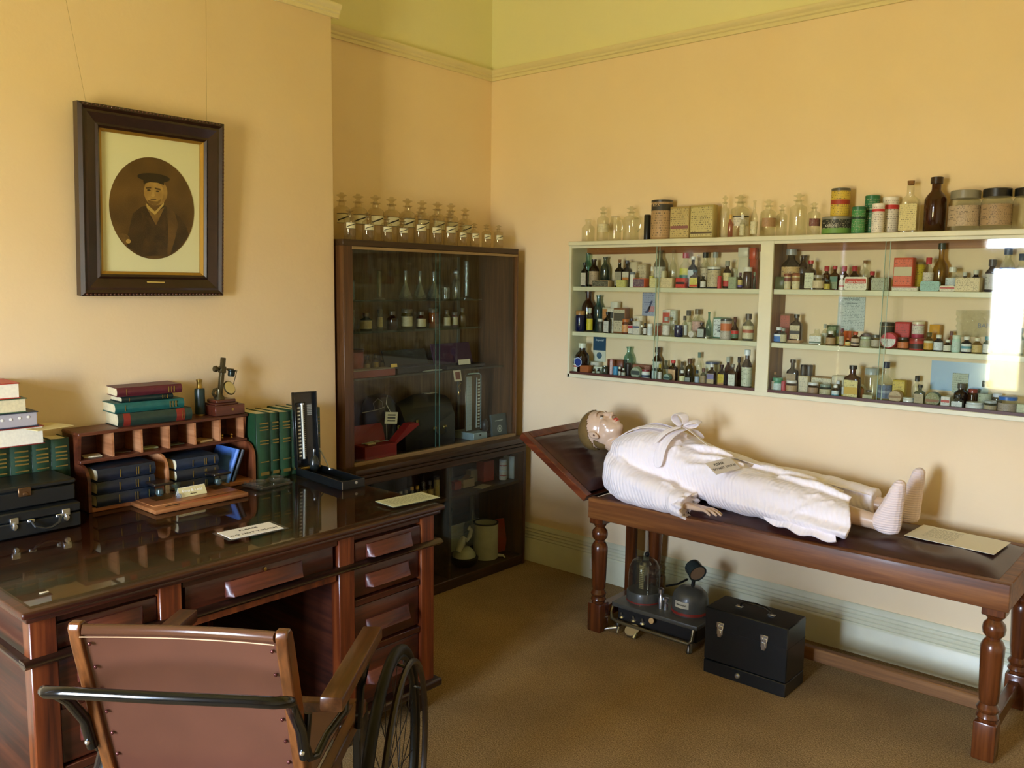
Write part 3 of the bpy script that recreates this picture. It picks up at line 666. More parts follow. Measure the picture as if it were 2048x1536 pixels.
for q, (dx, dy, lab) in enumerate(((0, -.012, 'brass weight at left in the last pigeonhole'), (.012, .022, 'small brass weight at right in the last pigeonhole'))):
    o = tag(MB().lathe([(0, 0), (.007, 0), (.004, .005), (.007, .010), (.005, .015), (0, .017)], 14).build('brass_weight', BRASS), lab, 'weight'); o.location = (PX1 - .06 + dx, PY0 + .012 + (PY1 - PY0 - .024) * 5.5 / 6 + dy, .9745)
# blue-black volumes lying in the lower bays
z = DZ + .017
for i in range(3):
    flatbook('dark blue-black volume in the left bay, %s of three' % ('bottom', 'middle', 'top')[i], '16202E', .205, .15, .043, .40 - .012 * i * 0 - .075 + .072, -2.412 + .003 * i, z, 0, gold=((.1, .115), (.3, .315), (.34, .35), (.62, .635)), group='blue-black volumes in the left bay'); z += .0445
z = DZ + .017
for i in range(3):
    flatbook('dark volume in the right bay of the rack, %s of three' % ('bottom', 'middle', 'top')[i], ('1A1D22', '1E242C', '1C2A3C')[i], .17, .14, .040, .395, -2.135, z, 0, gold=((.1, .115), (.3, .315), (.34, .35), (.62, .635)), group='dark volumes in the right bay'); z += .0415
LEAN = axes((0, 1, 0), (0, 0, 1), (1, 0, 0))
def lean(lab, col, y, L, W, H, a, pg=PAGES):
    M = RX(-a) @ axes((-1, 0, 0), (0, 0, 1), (0, 1, 0)); book(lab, col, L, W, H, (.445, y, DZ + .018), M, pages=pg)
lean('light blue book leaning in the right bay of the rack', '4E78C2', -2.008, .135, .15, .018, -.38 + .76, PAGES)
lean('black book leaning behind the light blue one', '1B2026', -1.984, .130, .15, .018, .38, PAGES)
# books on top of the rack
o = thing('small_box', 'small red box with grey-brown lid in the rack behind the left inkwell', 'box', (.42, -2.283, DZ + .0165)); MB().box(-.03, .03, -.022, .022, 0, .040, .001).build('box_body', plain('8A2A20', .5, name='red_card'), o); MB().box(-.032, .032, -.024, .024, .040, .055, .002).build('lid', plain('4A382A', .5, name='grey_brown_lid'), o)
o = tag(MB().box(-.011, .011, -.004, .004, 0, .002, .0008).build('eraser', plain('C9BA9A', .6, name='eraser_rubber')), 'tiny pale eraser at the left front corner of the desk glass', 'eraser'); o.location = (*px(88, 1185, z=DZ + .001).xy, DZ + .0006); o.rotation_euler = (0, 0, PI / 2)
for lab, col, L, W, H, cx, cy, z, a, bd in (('mottled green book with red spine labels, bottom of the pile on the rack', '22352B', .275, .17, .047, .30, -2.245, 1.0725, -.06, ((.1, .22, '7A2418'), (.84, .93, '7A2418'))), ('teal green book, second in the pile on the rack', '1A5A52', .255, .165, .036, .295, -2.262, 1.1205, -.05, ()), ('thin dark green book, third in the pile on the rack', '20302B', .19, .15, .020, .29, -2.265, 1.1575, -.05, ()), ('maroon book on top of the pile on the rack', '571E26', .235, .165, .033, .292, -2.255, 1.1785, -.1, ())):
    flatbook(lab, col, L, W, H, cx, cy, z, a, gold=((.12, .125), (.14, .145)) if bd else ((.12, .14), (.17, .18), (.21, .225), (.86, .87)), bands=bd)
# telescope and microscope
tl = thing('telescope', 'small closed telescope with dark green barrel and brass eyepiece standing on the rack', 'telescope', (.325, -2.040, 1.0725))
MB().lathe([(0, .005), (.0185, .005), (.0195, .012), (.0195, .098), (.0185, .106), (.012, .108), (0, .108)], 28).build('barrel', plain('18302C', .35, noise=.3, nscale=60, name='green_leather'), tl)
MB().lathe([(0, 0), (.0195, 0), (.0195, .006), (0, .006)], 28).build('objective_ring', BRASS, tl)
MB().lathe([(0, .106), (.0125, .106), (.0105, .114), (.0095, .128), (.0115, .136), (.0118, .142), (.006, .144), (0, .144)], 24).build('eyepiece', BRASS, tl)
mc = thing('brass_microscope', 'antique brass dissecting microscope on its small mahogany box', 'microscope', (.345, -1.955, 1.0725))
MB().box(-.055, .055, -.062, .066, 0, .040, .002).box(-.045, .04, -.052, .048, .040, .047, .002).box(-.04, .035, -.045, .04, .047, .060, .003).build('box_stand', wood('33140C', '4E2214', '68301C', 1, .35, 1, .3, 'microscope_box'), mc)
OB_ = plain('57503A', .35, .85, name='aged_brass')
bs = Matrix.Translation((0, -.012, .060)) @ RX(-.13)
MB().lathe([(0, 0), (.022, 0), (.020, .006), (.012, .018), (.010, .04), (0, .04)], 18, T((0, -.012, .060))).build('foot', OB_, mc)
MB().box(-.009, .009, -.008, .008, .02, .165, .002, M=bs).build('pillar', OB_, mc)
MB().lathe([(0, -.036), (.011, -.036), (.013, -.026), (.010, -.022), (.004, -.02), (.004, 0), (0, 0)], 18, bs @ T((0, 0, .118)) @ RX(-PI / 2)).build('focus_knob', OB_, mc)
MB().box(-.012, .012, -.012, .012, .104, .130, .002, M=bs).box(-.004, .004, .008, .05, .118, .124, .001, M=bs).build('arm', OB_, mc)
MB().lathe([(0, 0), (.012, .0), (.014, .006), (.014, .020), (.018, .024), (.018, .027), (0, .027)], 20, bs @ T((0, .042, .092))).build('lens_tube', plain('1F2A26', .3, .5, name='dark_lens'), mc)
MB().tube([bs @ Vector((0, .052, .118)), bs @ Vector((0, .066, .118)), bs @ Vector((0, .056, .062))], .0015, 6).build('mirror_rod', OB_, mc)
mm = T((.004, .028, .100)) @ RZ(.25) @ RY(1.15)
mr = MB().lathe([(0, 0), (.027, 0), (.030, .003), (.027, .006), (0, .006)], 28, mm).build('mirror_rim', OB_, mc)
MB().lathe([(0, .006), (.025, .006), (.025, .0068), (0, .0068)], 28, mm).build('mirror_face', plain('C9BC82', .15, .3, name='mirror_face'), mc, link=True).parent = mr
MB().lathe([(0, 0), (.005, 0), (.005, .001), (0, .001)], 12, T((.055, .012, .022)) @ RY(PI / 2)).build('keyhole', BRASS, mc)
MB().tube([(0, -.03, .068), (.004, -.042, .085), (.0, -.034, .098), (0, -.022, .10)], .006, 8).build('bracket', OB_, mc)

# ================================================================ black instrument cases at the left of the desk
CASEB = plain('101415', .42, coat=.12, noise=.25, nscale=40, name='black_leatherette')
def latch(par, M, s=1):
    return MB().box(-.012 * s, .012 * s, -.002, .004, .004 * s, .024 * s, .001, M=M).lathe([(0, 0), (.009 * s, 0), (.009 * s, .005), (0, .007)], 14, M @ T((0, 0, -.004)) @ RX(-PI / 2)).box(-.004 * s, .004 * s, -.002, .008, -.014 * s, .010 * s, .001, M=M).build('latch', CHROME, par)
YF = axes((0, 1, 0), (1, 0, 0), (0, 0, 1))     # local x along room y, local y out towards +x
c1 = thing('instrument_case', 'lower black leatherette case with chrome latches and handle at the desk\'s left end', 'case', (.48, -2.78, DZ + .001))
MB().box(-.08, .11, -.16, .165, 0, .048, .004).build('case_base', CASEB, c1); MB().box(-.08, .11, -.16, .165, .050, .080, .004).build('lid', CASEB, c1)
for yy in (-.035, .118): latch(c1, T((.111, yy, .040)) @ YF)
h = MB(); h.tube([(.113, .012, .046), (.122, .012, .044), (.132, .018, .030), (.136, .045, .020), (.136, .065, .020), (.132, .090, .030), (.122, .096, .046), (.113, .096, .046)], .0045, 8); h.build('handle', plain('20201E', .35, coat=.3, name='handle_leather'), c1)
MB().box(.109, .116, .002, .024, .040, .052, .002).box(.109, .116, .086, .106, .040, .052, .002).build('handle_mount', CHROME, c1)
c2 = thing('instrument_case', 'upper flat black case with a rusty spring clasp resting on the lower one', 'case', (.455, -2.782, DZ + .083))
MB().box(-.075, .105, -.16, .165, 0, .055, .005).box(-.077, .108, -.162, .167, .055, .072, .005).build('case_body', CASEB, c2)
MB().box(.106, .112, -.008, .030, .038, .066, .002).lathe([(0, 0), (.009, 0), (.006, .006), (0, .007)], 12, T((.110, .012, .046)) @ RY(PI / 2)).build('clasp', plain('6E5236', .35, .8, name='rusty_clasp'), c2)

# ================================================================ inkstand
ik = thing('inkstand', 'oak inkstand tray with pen groove, holding two square glass inkwells', 'inkstand', (.54, -2.213, DZ + .0005))
OAKT = wood('6A3A1C', '8E5830', 'AA7444', 1, .4, 1, .1, 'inkstand_oak')
MB().box(-.105, .105, -.18, .18, 0, .016, .004, seg=2).box(-.088, .06, -.165, .165, .016, .020, .002).build('tray', OAKT, ik)
MB().box(.070, .090, -.08, .12, .016, .0165).build('pen_groove', plain('A8572A', .5, name='groove_oak'), ik)
WELLG = glass('E6F0EA', '7FA094', 1.6, .0, name='inkwell_glass', rough=.05)
for yy, lab in ((-.095, 'square glass inkwell with black lid, left on the inkstand'), (.135, 'square glass inkwell with black lid, right on the inkstand')):
    w_ = thing('inkwell', lab, 'inkwell', (ik.location.x - .03, ik.location.y + yy, DZ + .0205), 0, 'glass inkwells on the inkstand')
    MB().box(-.032, .032, -.032, .032, 0, .052, .005, seg=2).build('glass_body', WELLG, w_); MB().lathe([(0, .010), (.010, .010), (.015, .018), (.012, .034), (0, .034)], 18).build('well', plain('39464A', .1, name='ink'), w_)
    MB().box(-.036, .036, -.036, .036, .052, .062, .003).build('lid', plain('1C1512', .3, coat=.3, name='bakelite_lid'), w_)
o = thing('name_card', 'folded cream card with white lettering standing between the inkwells', 'card', (.548, -2.205, DZ + .0208))
CM_ = T((.012, 0, 0)) @ RY(-.5); MB().box(-.0006, .0006, -.052, .052, 0, .036, M=CM_).build('card_face', plain('CBBF88', .7, name='buff_card'), o); MB().box(-.0006, .0006, -.052, .052, 0, .036, M=T((-.022, 0, .001)) @ RY(.5)).build('card_back', plain('E6E2D0', .7, name='card_back'), o)
text('Pens & Lens', .016, CM_ @ frame3((.0012, 0, .022), (0, 1, 0), (0, 0, 1)), plain('F4F2E6', .6, name='white_print'), o)
text('inkstand', .007, CM_ @ frame3((.0012, 0, .009), (0, 1, 0), (0, 0, 1)), INK, o)
o = tag(MB().lathe([(0, 0), (.008, .002), (.010, .008), (.007, .014), (.003, .018), (0, .018)], 16).build('glass_stopper', glass('D8DEEA', '606880', 1.6, .1)), 'small glass ball stopper beside the left inkwell', 'stopper'); o.location = (.56, -2.262, DZ + .0205)
o = tag(MB().tube([(0, 0, 0), (0, .05, .0005), (0, .055, .0005)], [.0012, .0025, .0008], 8).build('dip_pen', plain('14110F', .3)), 'short black pen lying in the inkstand groove', 'pen'); o.location = (.620, -2.345, DZ + .0170); o.rotation_euler = (0, 0, -.05)
g = thing('glass_eye_bath', 'clear glass eye bath on a foot standing in front of the rack\'s centre cheek', 'glass', (.535, -2.262, DZ + .02))
g.location = (.480, -2.230, DZ + .0165)
MB().lathe([(0, 0), (.018, 0), (.019, .003), (.005, .008), (.005, .016), (.014, .026), (.018, .04), (.017, .04), (.012, .028), (0, .020)], 20).build('bowl', glass('C6CEC8', '4A5650', 1.5, .08), g)
for p in g.children: p.rotation_euler = (0, .0, 0)
# pressed glass pen tray
g = thing('glass_desk_tray', 'pressed clear glass pen tray with cut ends beside the inkstand', 'tray', (.54, -1.885, DZ + .0005), .12)
TG = glass('ECE8DA', '8C826A', 1.65, .02, name='pressed_glass', rough=.06)
MB().box(-.06, .06, -.078, .078, 0, .012, .003).build('tray_body', TG, g)
m = MB()
for yy in (-.06, .06): m.lathe([(0, .010), (.03, .010), (.034, .018), (.033, .026), (.028, .026), (.024, .018), (0, .016)], 22, T((0, yy * .75, 0)))
for k in range(14): m.ball((-.045 + (k % 7) * .015, -.07 if k < 7 else .07, .014), .006, 8)
m.build('cut_cups', TG, g)

# ================================================================ mercury blood-pressure instrument
sp = thing('blood_pressure_gauge', 'black desk sphygmomanometer, its lid upright with the mercury scale', 'gauge', (.652, -1.668, DZ + .0005), -.10)
BLK = plain('101314', .28, coat=.4, name='black_enamel')
# tray lies along x (towards the room), lid hinged at its wall end
m = MB(); m.box(-.175, .175, -.053, .053, 0, .004).box(-.175, .175, -.053, -.048, 0, .034, .001).box(-.175, .175, .048, .053, 0, .034, .001).box(-.175, -.170, -.053, .053, 0, .034, .001).box(.170, .175, -.053, .053, 0, .034, .001)
m.build('tray', BLK, sp)
MB().box(.1753, .1765, -.053, -.050, .002, .032).build('bright_corner', CHROME, sp); MB().lathe([(0, 0), (.006, 0), (.006, .002), (0, .003)], 12, T((.175, .012, .022)) @ RY(PI / 2)).build('catch', CHROME, sp)
LM = T((-.165, 0, .030)) @ RY(-.06)
ld = MB().box(-.022, -.016, -.053, .053, 0, .315, .004, M=LM).box(-.016, .004, -.053, -.048, 0, .315, .001, M=LM).box(-.016, .004, .048, .053, 0, .315, .001, M=LM).box(-.016, .004, -.053, .053, .310, .315, .001, M=LM).build('lid', BLK, sp)
s_ = MB().box(-.016, -.010, -.038, .006, .03, .27, .001, M=LM).build('scale_board', plain('15181A', .4, name='scale_board'), sp)
m = MB()
for k in range(14): m.box(-.010, -.0092, -.034, -.022, .045 + k * .0155, .051 + k * .0155, M=LM)
for k in range(28): m.box(-.010, -.0094, -.006, -.001, .045 + k * .0078, .0465 + k * .0078, M=LM)
m.build('scale_marks', plain('E4E2D6', .5, name='scale_marks'), sp).parent = s_
MB().tube([LM @ Vector((-.006, -.014, .035)), LM @ Vector((-.006, -.014, .265))], .0052, 12).build('mercury_tube', plain('C9CCBE', .12, .2, coat=.6, name='tube_glass'), sp)
MB().lathe([(0, 0), (.009, 0), (.009, .006), (0, .010)], 14, LM @ T((-.006, -.014, .262))).build('tube_cap', CHROME, sp)
MB().box(-.0155, -.0148, .014, .036, .215, .262, M=LM).build('maker_plate', printed('8E8F86', '20201E', 6, .6), sp)
MB().lathe([(0, 0), (.008, .002), (.020, .022), (.021, .045), (.014, .068), (.006, .076), (.006, .092), (0, .093)], 20, T((-.138, .012, .006))).build('rubber_bulb', plain('1A1F1D', .25, coat=.2, name='black_rubber'), sp)
MB().lathe([(0, 0), (.006, 0), (.006, .012), (0, .013)], 12, T((-.138, .012, .096))).build('valve', STEEL, sp)
MB().tube([(-.150, .045, .105), (-.07, .045, .030)], .0028, 8).build('lid_stay', STEEL, sp); MB().lathe([(0, 0), (.007, 0), (.006, .006), (0, .007)], 10, T((-.07, .045, .028))).build('stay_joint', CHROME, sp)
MB().box(-.170, -.140, -.046, .046, .026, .036, .002).build('hinge', BRASS, sp)

# ================================================================ notices
def sign(name, lab, quad, z, lines, base, sz, th=.0012, rows=None, plastic=False):
    """quad: near-left, near-right, far-right, far-left corners on the surface at height z"""
    a, b, c, d = [Vector((*q, 0)) for q in quad]; xa = (b - a).normalized(); ctr = (a + b + c + d) / 4; ya = Vector((-xa.y, xa.x, 0)); w_ = ((b - a).length + (c - d).length) / 2; h_ = ((d - a).length + (c - b).length) / 2
    o = thing(name, lab, 'sign', (ctr.x, ctr.y, z), math.atan2(xa.y, xa.x))
    MB().box(-w_ / 2, w_ / 2, -h_ / 2, h_ / 2, 0, th).build('card', rows or plain(base, .5, name='notice_card'), o)
    if plastic: MB().box(-w_ / 2 - .012, w_ / 2 + .012, -h_ / 2 - .01, h_ / 2 + .01, -.0003, .0002).build('plastic_sleeve', glass('D9D2C4', 'C0B8A8', 1.5, .1), o)
    for k, s in enumerate(lines):
        text(s, sz, T((0, h_ * (.2 - .42 * k), th + .0003)), INK, o, sx=1.25)
    return o
sign('touch_notice', 'white notice reading PLEASE DO NOT TOUCH on the desk glass', ((1.083, -2.372), (1.096, -2.187), (1.0, -2.18), (.988, -2.358)), DZ + .0008, ('PLEASE', 'DO NOT TOUCH'), 'ECE9DC', .0165, plastic=True)
o = sign('typed_notice', 'small pale green typed notice at the right corner of the desk', ((1.154, -1.777), (1.172, -1.561), (1.071, -1.54), (1.035, -1.748)), DZ + .0008, (), 'B9BC8E', .02, rows=plain('BFC096', .6, name='green_notice'))
m = MB(); random.seed(3)
for r in range(9):
    x = -.085
    while x < .085:
        l = random.uniform(.006, .02); m.box(x, min(x + l, .088), .034 - r * .0085, .0355 - r * .0085, .0012, .0014); x += l + .004
m.build('typed_lines', plain('4A5038', .7, name='typed_ink'), o)
# ================================================================ wheelchair
ch = thing('wheelchair', 'antique wooden wheelchair with brown leather back and large black spoked wheels', 'wheelchair', (1.79, -2.89, 0), math.atan2(.8, -.6))
# local frame: +x forward, +y to the sitter's left, z up; origin on the floor under the back posts
ch.rotation_euler = (0, 0, math.atan2(.8, -.6)); ch.location = (1.9355, -2.9895, 0)
CHW = wood('452510', '6A3C1A', '885228', 2, .3, 1.2, .35, 'chair_beech'); CHWX = wood('38200D', '573217', '724722', 0, .35, 1.2, .2, 'arm_beech')
BL = plain('080B0C', .16, coat=.15, name='black_japanned_steel')
def lean_x(z): return .135 * (.85 - z) / .45
for s in (1, -1):
    m = MB(); y0 = s * .232; w_ = .014
    ring = []
    for z_, d in ((.36, .024), (.60, .024), (.80, .023), (.838, .020), (.852, .010)):
        x = lean_x(z_); ring.append([(x - d, y0 - w_, z_), (x + d, y0 - w_, z_), (x + d, y0 + w_, z_), (x - d, y0 + w_, z_)])
    m.loft(ring); o = m.build('back_post', CHW, ch)
    b = o.modifiers.new('soft', 'BEVEL'); b.width = .004; b.segments = 3
    m = MB(); ay = s * (.31 if s < 0 else .245)
    m.box(.085, .50 if s < 0 else .57, ay - .027, ay + .027, .622, .658, .005, seg=2); m.build('armrest', CHWX, ch)
    m = MB(); m.tube([(.10, s * .252, .61), (.085, s * .25, .54), (.10, s * .255, .50), (.13, s * .262, .49), (.17, s * .275, .52), (.205, ay, .565), (.22, ay, .612)], .0095, 10); m.build('arm_bracket', BL, ch)
    m = MB(); m.tube([(.455, ay, .612), (.46, s * .285, .50), (.465, s * .275, .38)], .011, 8); m.build('arm_support', BL, ch)
    m = MB(); m.box(-.02, .60, s * .25 - .016, s * .25 + .016, .355, .395, .004); m.build('side_rail', CHWX, ch)
    m = MB(); m.box(.02, .56, s * .285 - .012, s * .285 + .012, .46, .475, .003); m.build('side_board', CHWX, ch) if False else m.bm.free()
# leather back, sagging between the posts
def leather(name, fn, nu, nv, th, mat):
    m = MB(); g = []
    for side in (0, 1):
        g.append([[m.bm.verts.new(fn(i / nu, j / nv, side * th)) for j in range(nv + 1)] for i in range(nu + 1)])
    for side in (0, 1):
        for i in range(nu):
            for j in range(nv):
                q = [g[side][i][j], g[side][i + 1][j], g[side][i + 1][j + 1], g[side][i][j + 1]]; m.bm.faces.new(q if side else q[::-1])
    for i in range(nu):
        for j in (0, nv): m.bm.faces.new([g[0][i][j], g[0][i + 1][j], g[1][i + 1][j], g[1][i][j]])
    for j in range(nv):
        for i in (0, nu): m.bm.faces.new([g[0][i][j], g[0][i][j + 1], g[1][i][j + 1], g[1][i][j]])
    return m
LB = plain('5A3526', .36, coat=.15, noise=.12, nscale=9, name='brown_hide'); LBT = plain('573624', .22, coat=.5, name='rolled_hide')
def backf(u, v, t):
    y = (.5 - u) * .438; z_ = .37 + v * .465; sag = .040 * (1 - (2 * u - 1) ** 2) * (.35 + .65 * v)
    dip = .012 * (1 - (2 * u - 1) ** 2) * v
    return (lean_x(z_) + sag + t - .012, y, z_ - dip)
leather('b', backf, 24, 24, .004, LB).build('leather_back', LB, ch)
m = MB(); pts = []
for i in range(25):
    u = i / 24; pts.append((lean_x(.835) + .040 * (1 - (2 * u - 1) ** 2) - .008, (.5 - u) * .436, .835 - .012 * (1 - (2 * u - 1) ** 2)))
m.tube(pts, .0125, 12); m.build('top_roll', LBT, ch)
m = MB()
for i in range(25):
    x, y, z_ = pts[i]; m.bm.verts.ensure_lookup_table()
m.tube([(x - .0135, y, z_ - .012) for x, y, z_ in pts], .0014, 6); m.build('stitching', plain('C9A27A', .5, name='pale_thread'), ch)
m = MB()
for s in (1, -1):
    for k in range(7):
        z_ = .80 - k * .062; m.ball((lean_x(z_) - .014, s * .206, z_), (.003, .0045, .0045), 8)
m.build('upholstery_studs', plain('5A2E2A', .2, .6, name='stud'), ch)
def seatf(u, v, t):
    return (.06 + u * .46, (.5 - v) * .46, .395 - .02 * math.sin(PI * v) + t)
leather('s', seatf, 10, 12, .004, LB).build('seat', LB, ch)
m = MB(); m.box(.565, .60, -.25, .25, .355, .395, .004); m.build('front_rail', CHWX, ch)
# push bar
m = MB(); H = [(lean_x(.52) - .028, .252, .52), (lean_x(.60) - .030, .252, .60), (-.012, .254, .675), (-.050, .262, .712), (-.080, .262, .728), (-.098, .245, .735)]
path = H + [(-.102, .20, .738), (-.104, .0, .738), (-.102, -.20, .738)] + [(x, -y, z_) for x, y, z_ in H[::-1]]
m.tube(path, .0130, 14); m.build('push_handle', BL, ch)
m = MB()
for s in (1, -1):
    for z_ in (.54, .625): m.ball((lean_x(z_) - .042, s * .252, z_), .0065, 12)
m.build('handle_bolt', CHROME, ch, split=True)
for o in list(ch.children): o.data.transform(T((0, 0, .208)) @ Matrix.Scale(.87, 4))
def wheel(y, R_, s):
    c = Vector((.515, y, .336))
    def ring(rad, yy, tr, n=48, seg=8, fl=1):
        return [(c.x + rad * math.cos(2 * PI * i / n), yy, c.z + rad * math.sin(2 * PI * i / n)) for i in range(n)], tr
    p, r_ = ring(R_ - .014, y, .0145); wh = MB().tube(p, r_, 10, closed=True).build('wheel_tyre', plain('0A0A08', .5, spec=.3, name='tyre_rubber'), ch)
    p, r_ = ring(R_ - .032, y, .009); MB().tube(p, r_, 8, closed=True).build('rim', plain('181A14', .35, .3, name='rim_paint'), ch, link=True).parent = wh
    m = MB()
    for k in range(24):
        a = 2 * PI * k / 24; off = .016 if k % 2 else -.016; a2 = a + (.5 if k % 4 < 2 else -.5)
        m.tube([(c.x + .020 * math.cos(a2), y + off, c.z + .020 * math.sin(a2)), (c.x + (R_ - .036) * math.cos(a), y, c.z + (R_ - .036) * math.sin(a))], .0013, 5)
    m.build('spokes', plain('2A2620', .35, .5, name='spoke_steel'), ch).parent = wh
    MB().lathe([(0, -.03), (.022, -.03), (.022, -.022), (.012, -.015), (.012, .015), (.022, .022), (.022, .03), (0, .03)], 18, T(c) @ RX(PI / 2)).build('hub', BL, ch).parent = wh
    p, r_ = ring(R_ - .042, y + s * .034, .0085); MB().tube(p, r_, 8, closed=True).build('push_rim', plain('23180F', .35, coat=.2, name='push_rim_wood'), ch)
    m = MB()
    for k in range(6):
        a = 2 * PI * (k + .4) / 6; m.tube([(c.x + (R_ - .034) * math.cos(a), y, c.z + (R_ - .034) * math.sin(a)), (c.x + (R_ - .044) * math.cos(a), y + s * .034, c.z + (R_ - .044) * math.sin(a))], .004, 6)
    m.build('rim_stud', BL, ch)
wheel(-.298, .336, -1); wheel(.298, .336, 1)
m = MB(); m.tube([(.515, -.325, .336), (.515, .325, .336)], .009, 8); m.build('axle', BL, ch)
m = MB()
for s in (1, -1): m.box(.47, .55, s * .218 - .010, s * .218 + .010, .335, .53, .003)
m.build('axle_bracket', BL, ch, split=True)
for s in (1, -1):
    m = MB(); m.tube([(.03, s * .19, .53), (-.02, s * .19, .20), (-.02, s * .19, .064)], .009, 8); m.build('caster_fork', BL, ch)
    MB().lathe([(.0, -.012), (.055, -.012), (.064, -.006), (.064, .006), (.055, .012), (0, .012)], 24, T((-.02, s * .19, .064)) @ RX(PI / 2)).build('caster_wheel', plain('0A0A08', .5, spec=.3, name='tyre_rubber'), ch)
m = MB(); m.box(.58, .72, -.15, .15, .14, .154, .003); m.tube([(.51, .15, .53), (.60, .15, .15)], .009, 8); m.tube([(.51, -.15, .53), (.60, -.15, .15)], .009, 8); m.build('footboard', CHWX, ch)

# ================================================================ black box under the couch
bx = thing('instrument_box', 'large black box with chrome catches, a top handle and a bottom drawer, on the carpet', 'box', (1.984, -.548, 0))
MB().box(-.178, .178, -.088, .088, .058, .282, .004).build('box_body', plain('0E1416', .38, coat=.15, noise=.2, nscale=60, name='black_rexine'), bx)
MB().box(-.178, .178, -.089, .088, .0, .0565, .003).build('drawer', plain('0E1416', .38, coat=.15, noise=.2, nscale=60), bx)
MB().box(-.1785, .1785, -.0885, .0885, .196, .198).build('lid_seam', plain('050607', .6, name='seam'), bx)
for x in (-.108, .082):
    m = MB(); m.box(-.016, .016, -.003, 0, .012, .034, .001).box(-.013, .013, -.006, 0, -.018, .022, .002).box(-.008, .008, -.010, 0, -.026, .006, .002).lathe([(0, 0), (.010, 0), (.010, .003), (0, .003)], 14, T((0, -.008, .022)) @ RY(PI / 2) @ T((0, 0, -.0015)))
    m.move(T((x, -.088, .196))); m.build('catch', CHROME, bx)
MB().lathe([(0, 0), (.009, .0), (.011, .006), (.008, .012), (0, .014)], 18, T((-.022, -.089, .030)) @ RX(PI / 2)).build('drawer_knob', CHROME, bx)
MB().tube([(-.065, 0, .284), (-.062, 0, .300), (-.045, 0, .308), (0, 0, .311), (.045, 0, .308), (.062, 0, .300), (.065, 0, .284)], [.006, .008, .009, .010, .009, .008, .006], 10, flat=.6).build('handle', plain('14100E', .4, coat=.2, name='box_handle'), bx)
MB().box(-.085, -.055, -.008, .008, .282, .288, .002).box(.055, .085, -.008, .008, .282, .288, .002).build('handle_plate', CHROME, bx)

# ================================================================ suction pump under the couch
GREY = plain('4B4C46', .38, coat=.2, noise=.1, nscale=30, name='grey_hammer_paint')
pu = thing('suction_pump', 'grey portable suction pump with glass dome and pressure gauge under the couch', 'pump', (1.475, -.36, 0), -.0)
m = MB(); m.box(-.225, .225, -.145, .12, .100, .122, .006, seg=2); m.build('deck', GREY, pu)
m = MB(); m.box(-.20, .215, -.125, .11, .035, .100, .004); m.build('undertray', plain('14120F', .6, name='dark_tray'), pu)  # near-black box set below the grey deck
m = MB(); m.tube([(-.222, -.135, .105), (-.222, -.150, .075), (-.205, -.165, .052), (-.17, -.17, .045), (.20, -.17, .045), (.212, -.165, .06), (.212, -.15, .105)], .0075, 10); m.tube([(.212, -.165, .05), (.212, -.165, .008)], .006, 8); m.build('front_rail', plain('8A8266', .3, .8, name='tarnished_nickel'), pu)
for x, y in ((-.20, -.12), (.20, -.165), (-.20, .10), (.20, .10)): MB().lathe([(0, 0), (.010, 0), (.012, .012), (.008, .02), (.006, .036), (0, .036)], 12, T((x, y, 0))).build('foot', STEEL, pu)
jx, jy = -.125, -.02
MB().lathe([(0, .122), (.082, .122), (.082, .165), (.078, .172), (0, .172)], 32, T((jx, jy, 0))).build('jar_base', GREY, pu)
MB().lathe([(.0825, .124), (.083, .124), (.083, .130), (.0825, .130)], 32, T((jx, jy, 0))).build('red_band', plain('8A2A1C', .5, name='red_line'), pu)
dome = MB().lathe([(.074, .172), (.074, .25), (.070, .285), (.058, .310), (.035, .326), (0, .332)], 32, T((jx, jy, 0))).build('glass_dome', glass('D3D2C2', '6F7060', 1.5, .03, name='dome_glass'), pu)
MB().lathe([(0, .332), (.008, .332), (.013, .342), (.008, .353), (0, .354)], 14, T((jx, jy + .02, -.004))).build('dome_knob', plain('15171A', .25, name='black_knob'), pu)
MB().box(-.012, .012, -.002, .002, .175, .30, .001, M=T((jx - .01, jy - .01, 0))).build('level_scale', printed('C9BE8C', '3A3628', 14, .7), pu)
MB().tube([(jx + .02, jy, .175), (jx + .02, jy, .30)], .004, 8).lathe([(0, 0), (.028, .0), (.020, .012), (0, .014)], 18, T((jx + .005, jy, .296))).build('float_rod', CHROME, pu)
mx_ = .115
MB().lathe([(0, .122), (.080, .122), (.082, .130), (.082, .185), (.074, .215), (.052, .236), (0, .244)], 32, T((mx_, -.01, 0))).build('motor_housing', GREY, pu)
MB().lathe([(.0825, .128), (.084, .128), (.084, .140), (.0825, .140)], 32, T((mx_, -.01, 0))).build('red_band', plain('8A2A1C', .5, name='red_line'), pu)
lm = MB().lathe([(.0832, .162), (.0832, .192)], 10, T((mx_, -.01, 0)), a0=-2.0, a1=-1.15); lm.build('maker_label', plain('B9B5A0', .5, name='maker_label'), pu)
text('Hammond', .011, T((mx_, -.01, 0)) @ RZ(-1.575 + PI / 2) @ frame3((0, -.0842, .178), (1, 0, 0), (0, 0, 1)), INK, pu)
gm = T((mx_ + .0, .02, .315)) @ RZ(-.55) @ RY(.35)
MB().lathe([(0, -.026), (.036, -.026), (.039, -.018), (.039, .022), (.043, .026), (.043, .032), (.038, .032), (.038, .028), (0, .028)], 30, gm @ RY(PI / 2)).build('gauge_case', plain('4A5450', .25, .5, name='gauge_metal'), pu)
MB().lathe([(0, .0285), (.036, .0285), (.036, .0292), (0, .0292)], 28, gm @ RY(PI / 2)).build('gauge_dial', plain('8A7258', .3, coat=.6, name='gauge_dial'), pu)
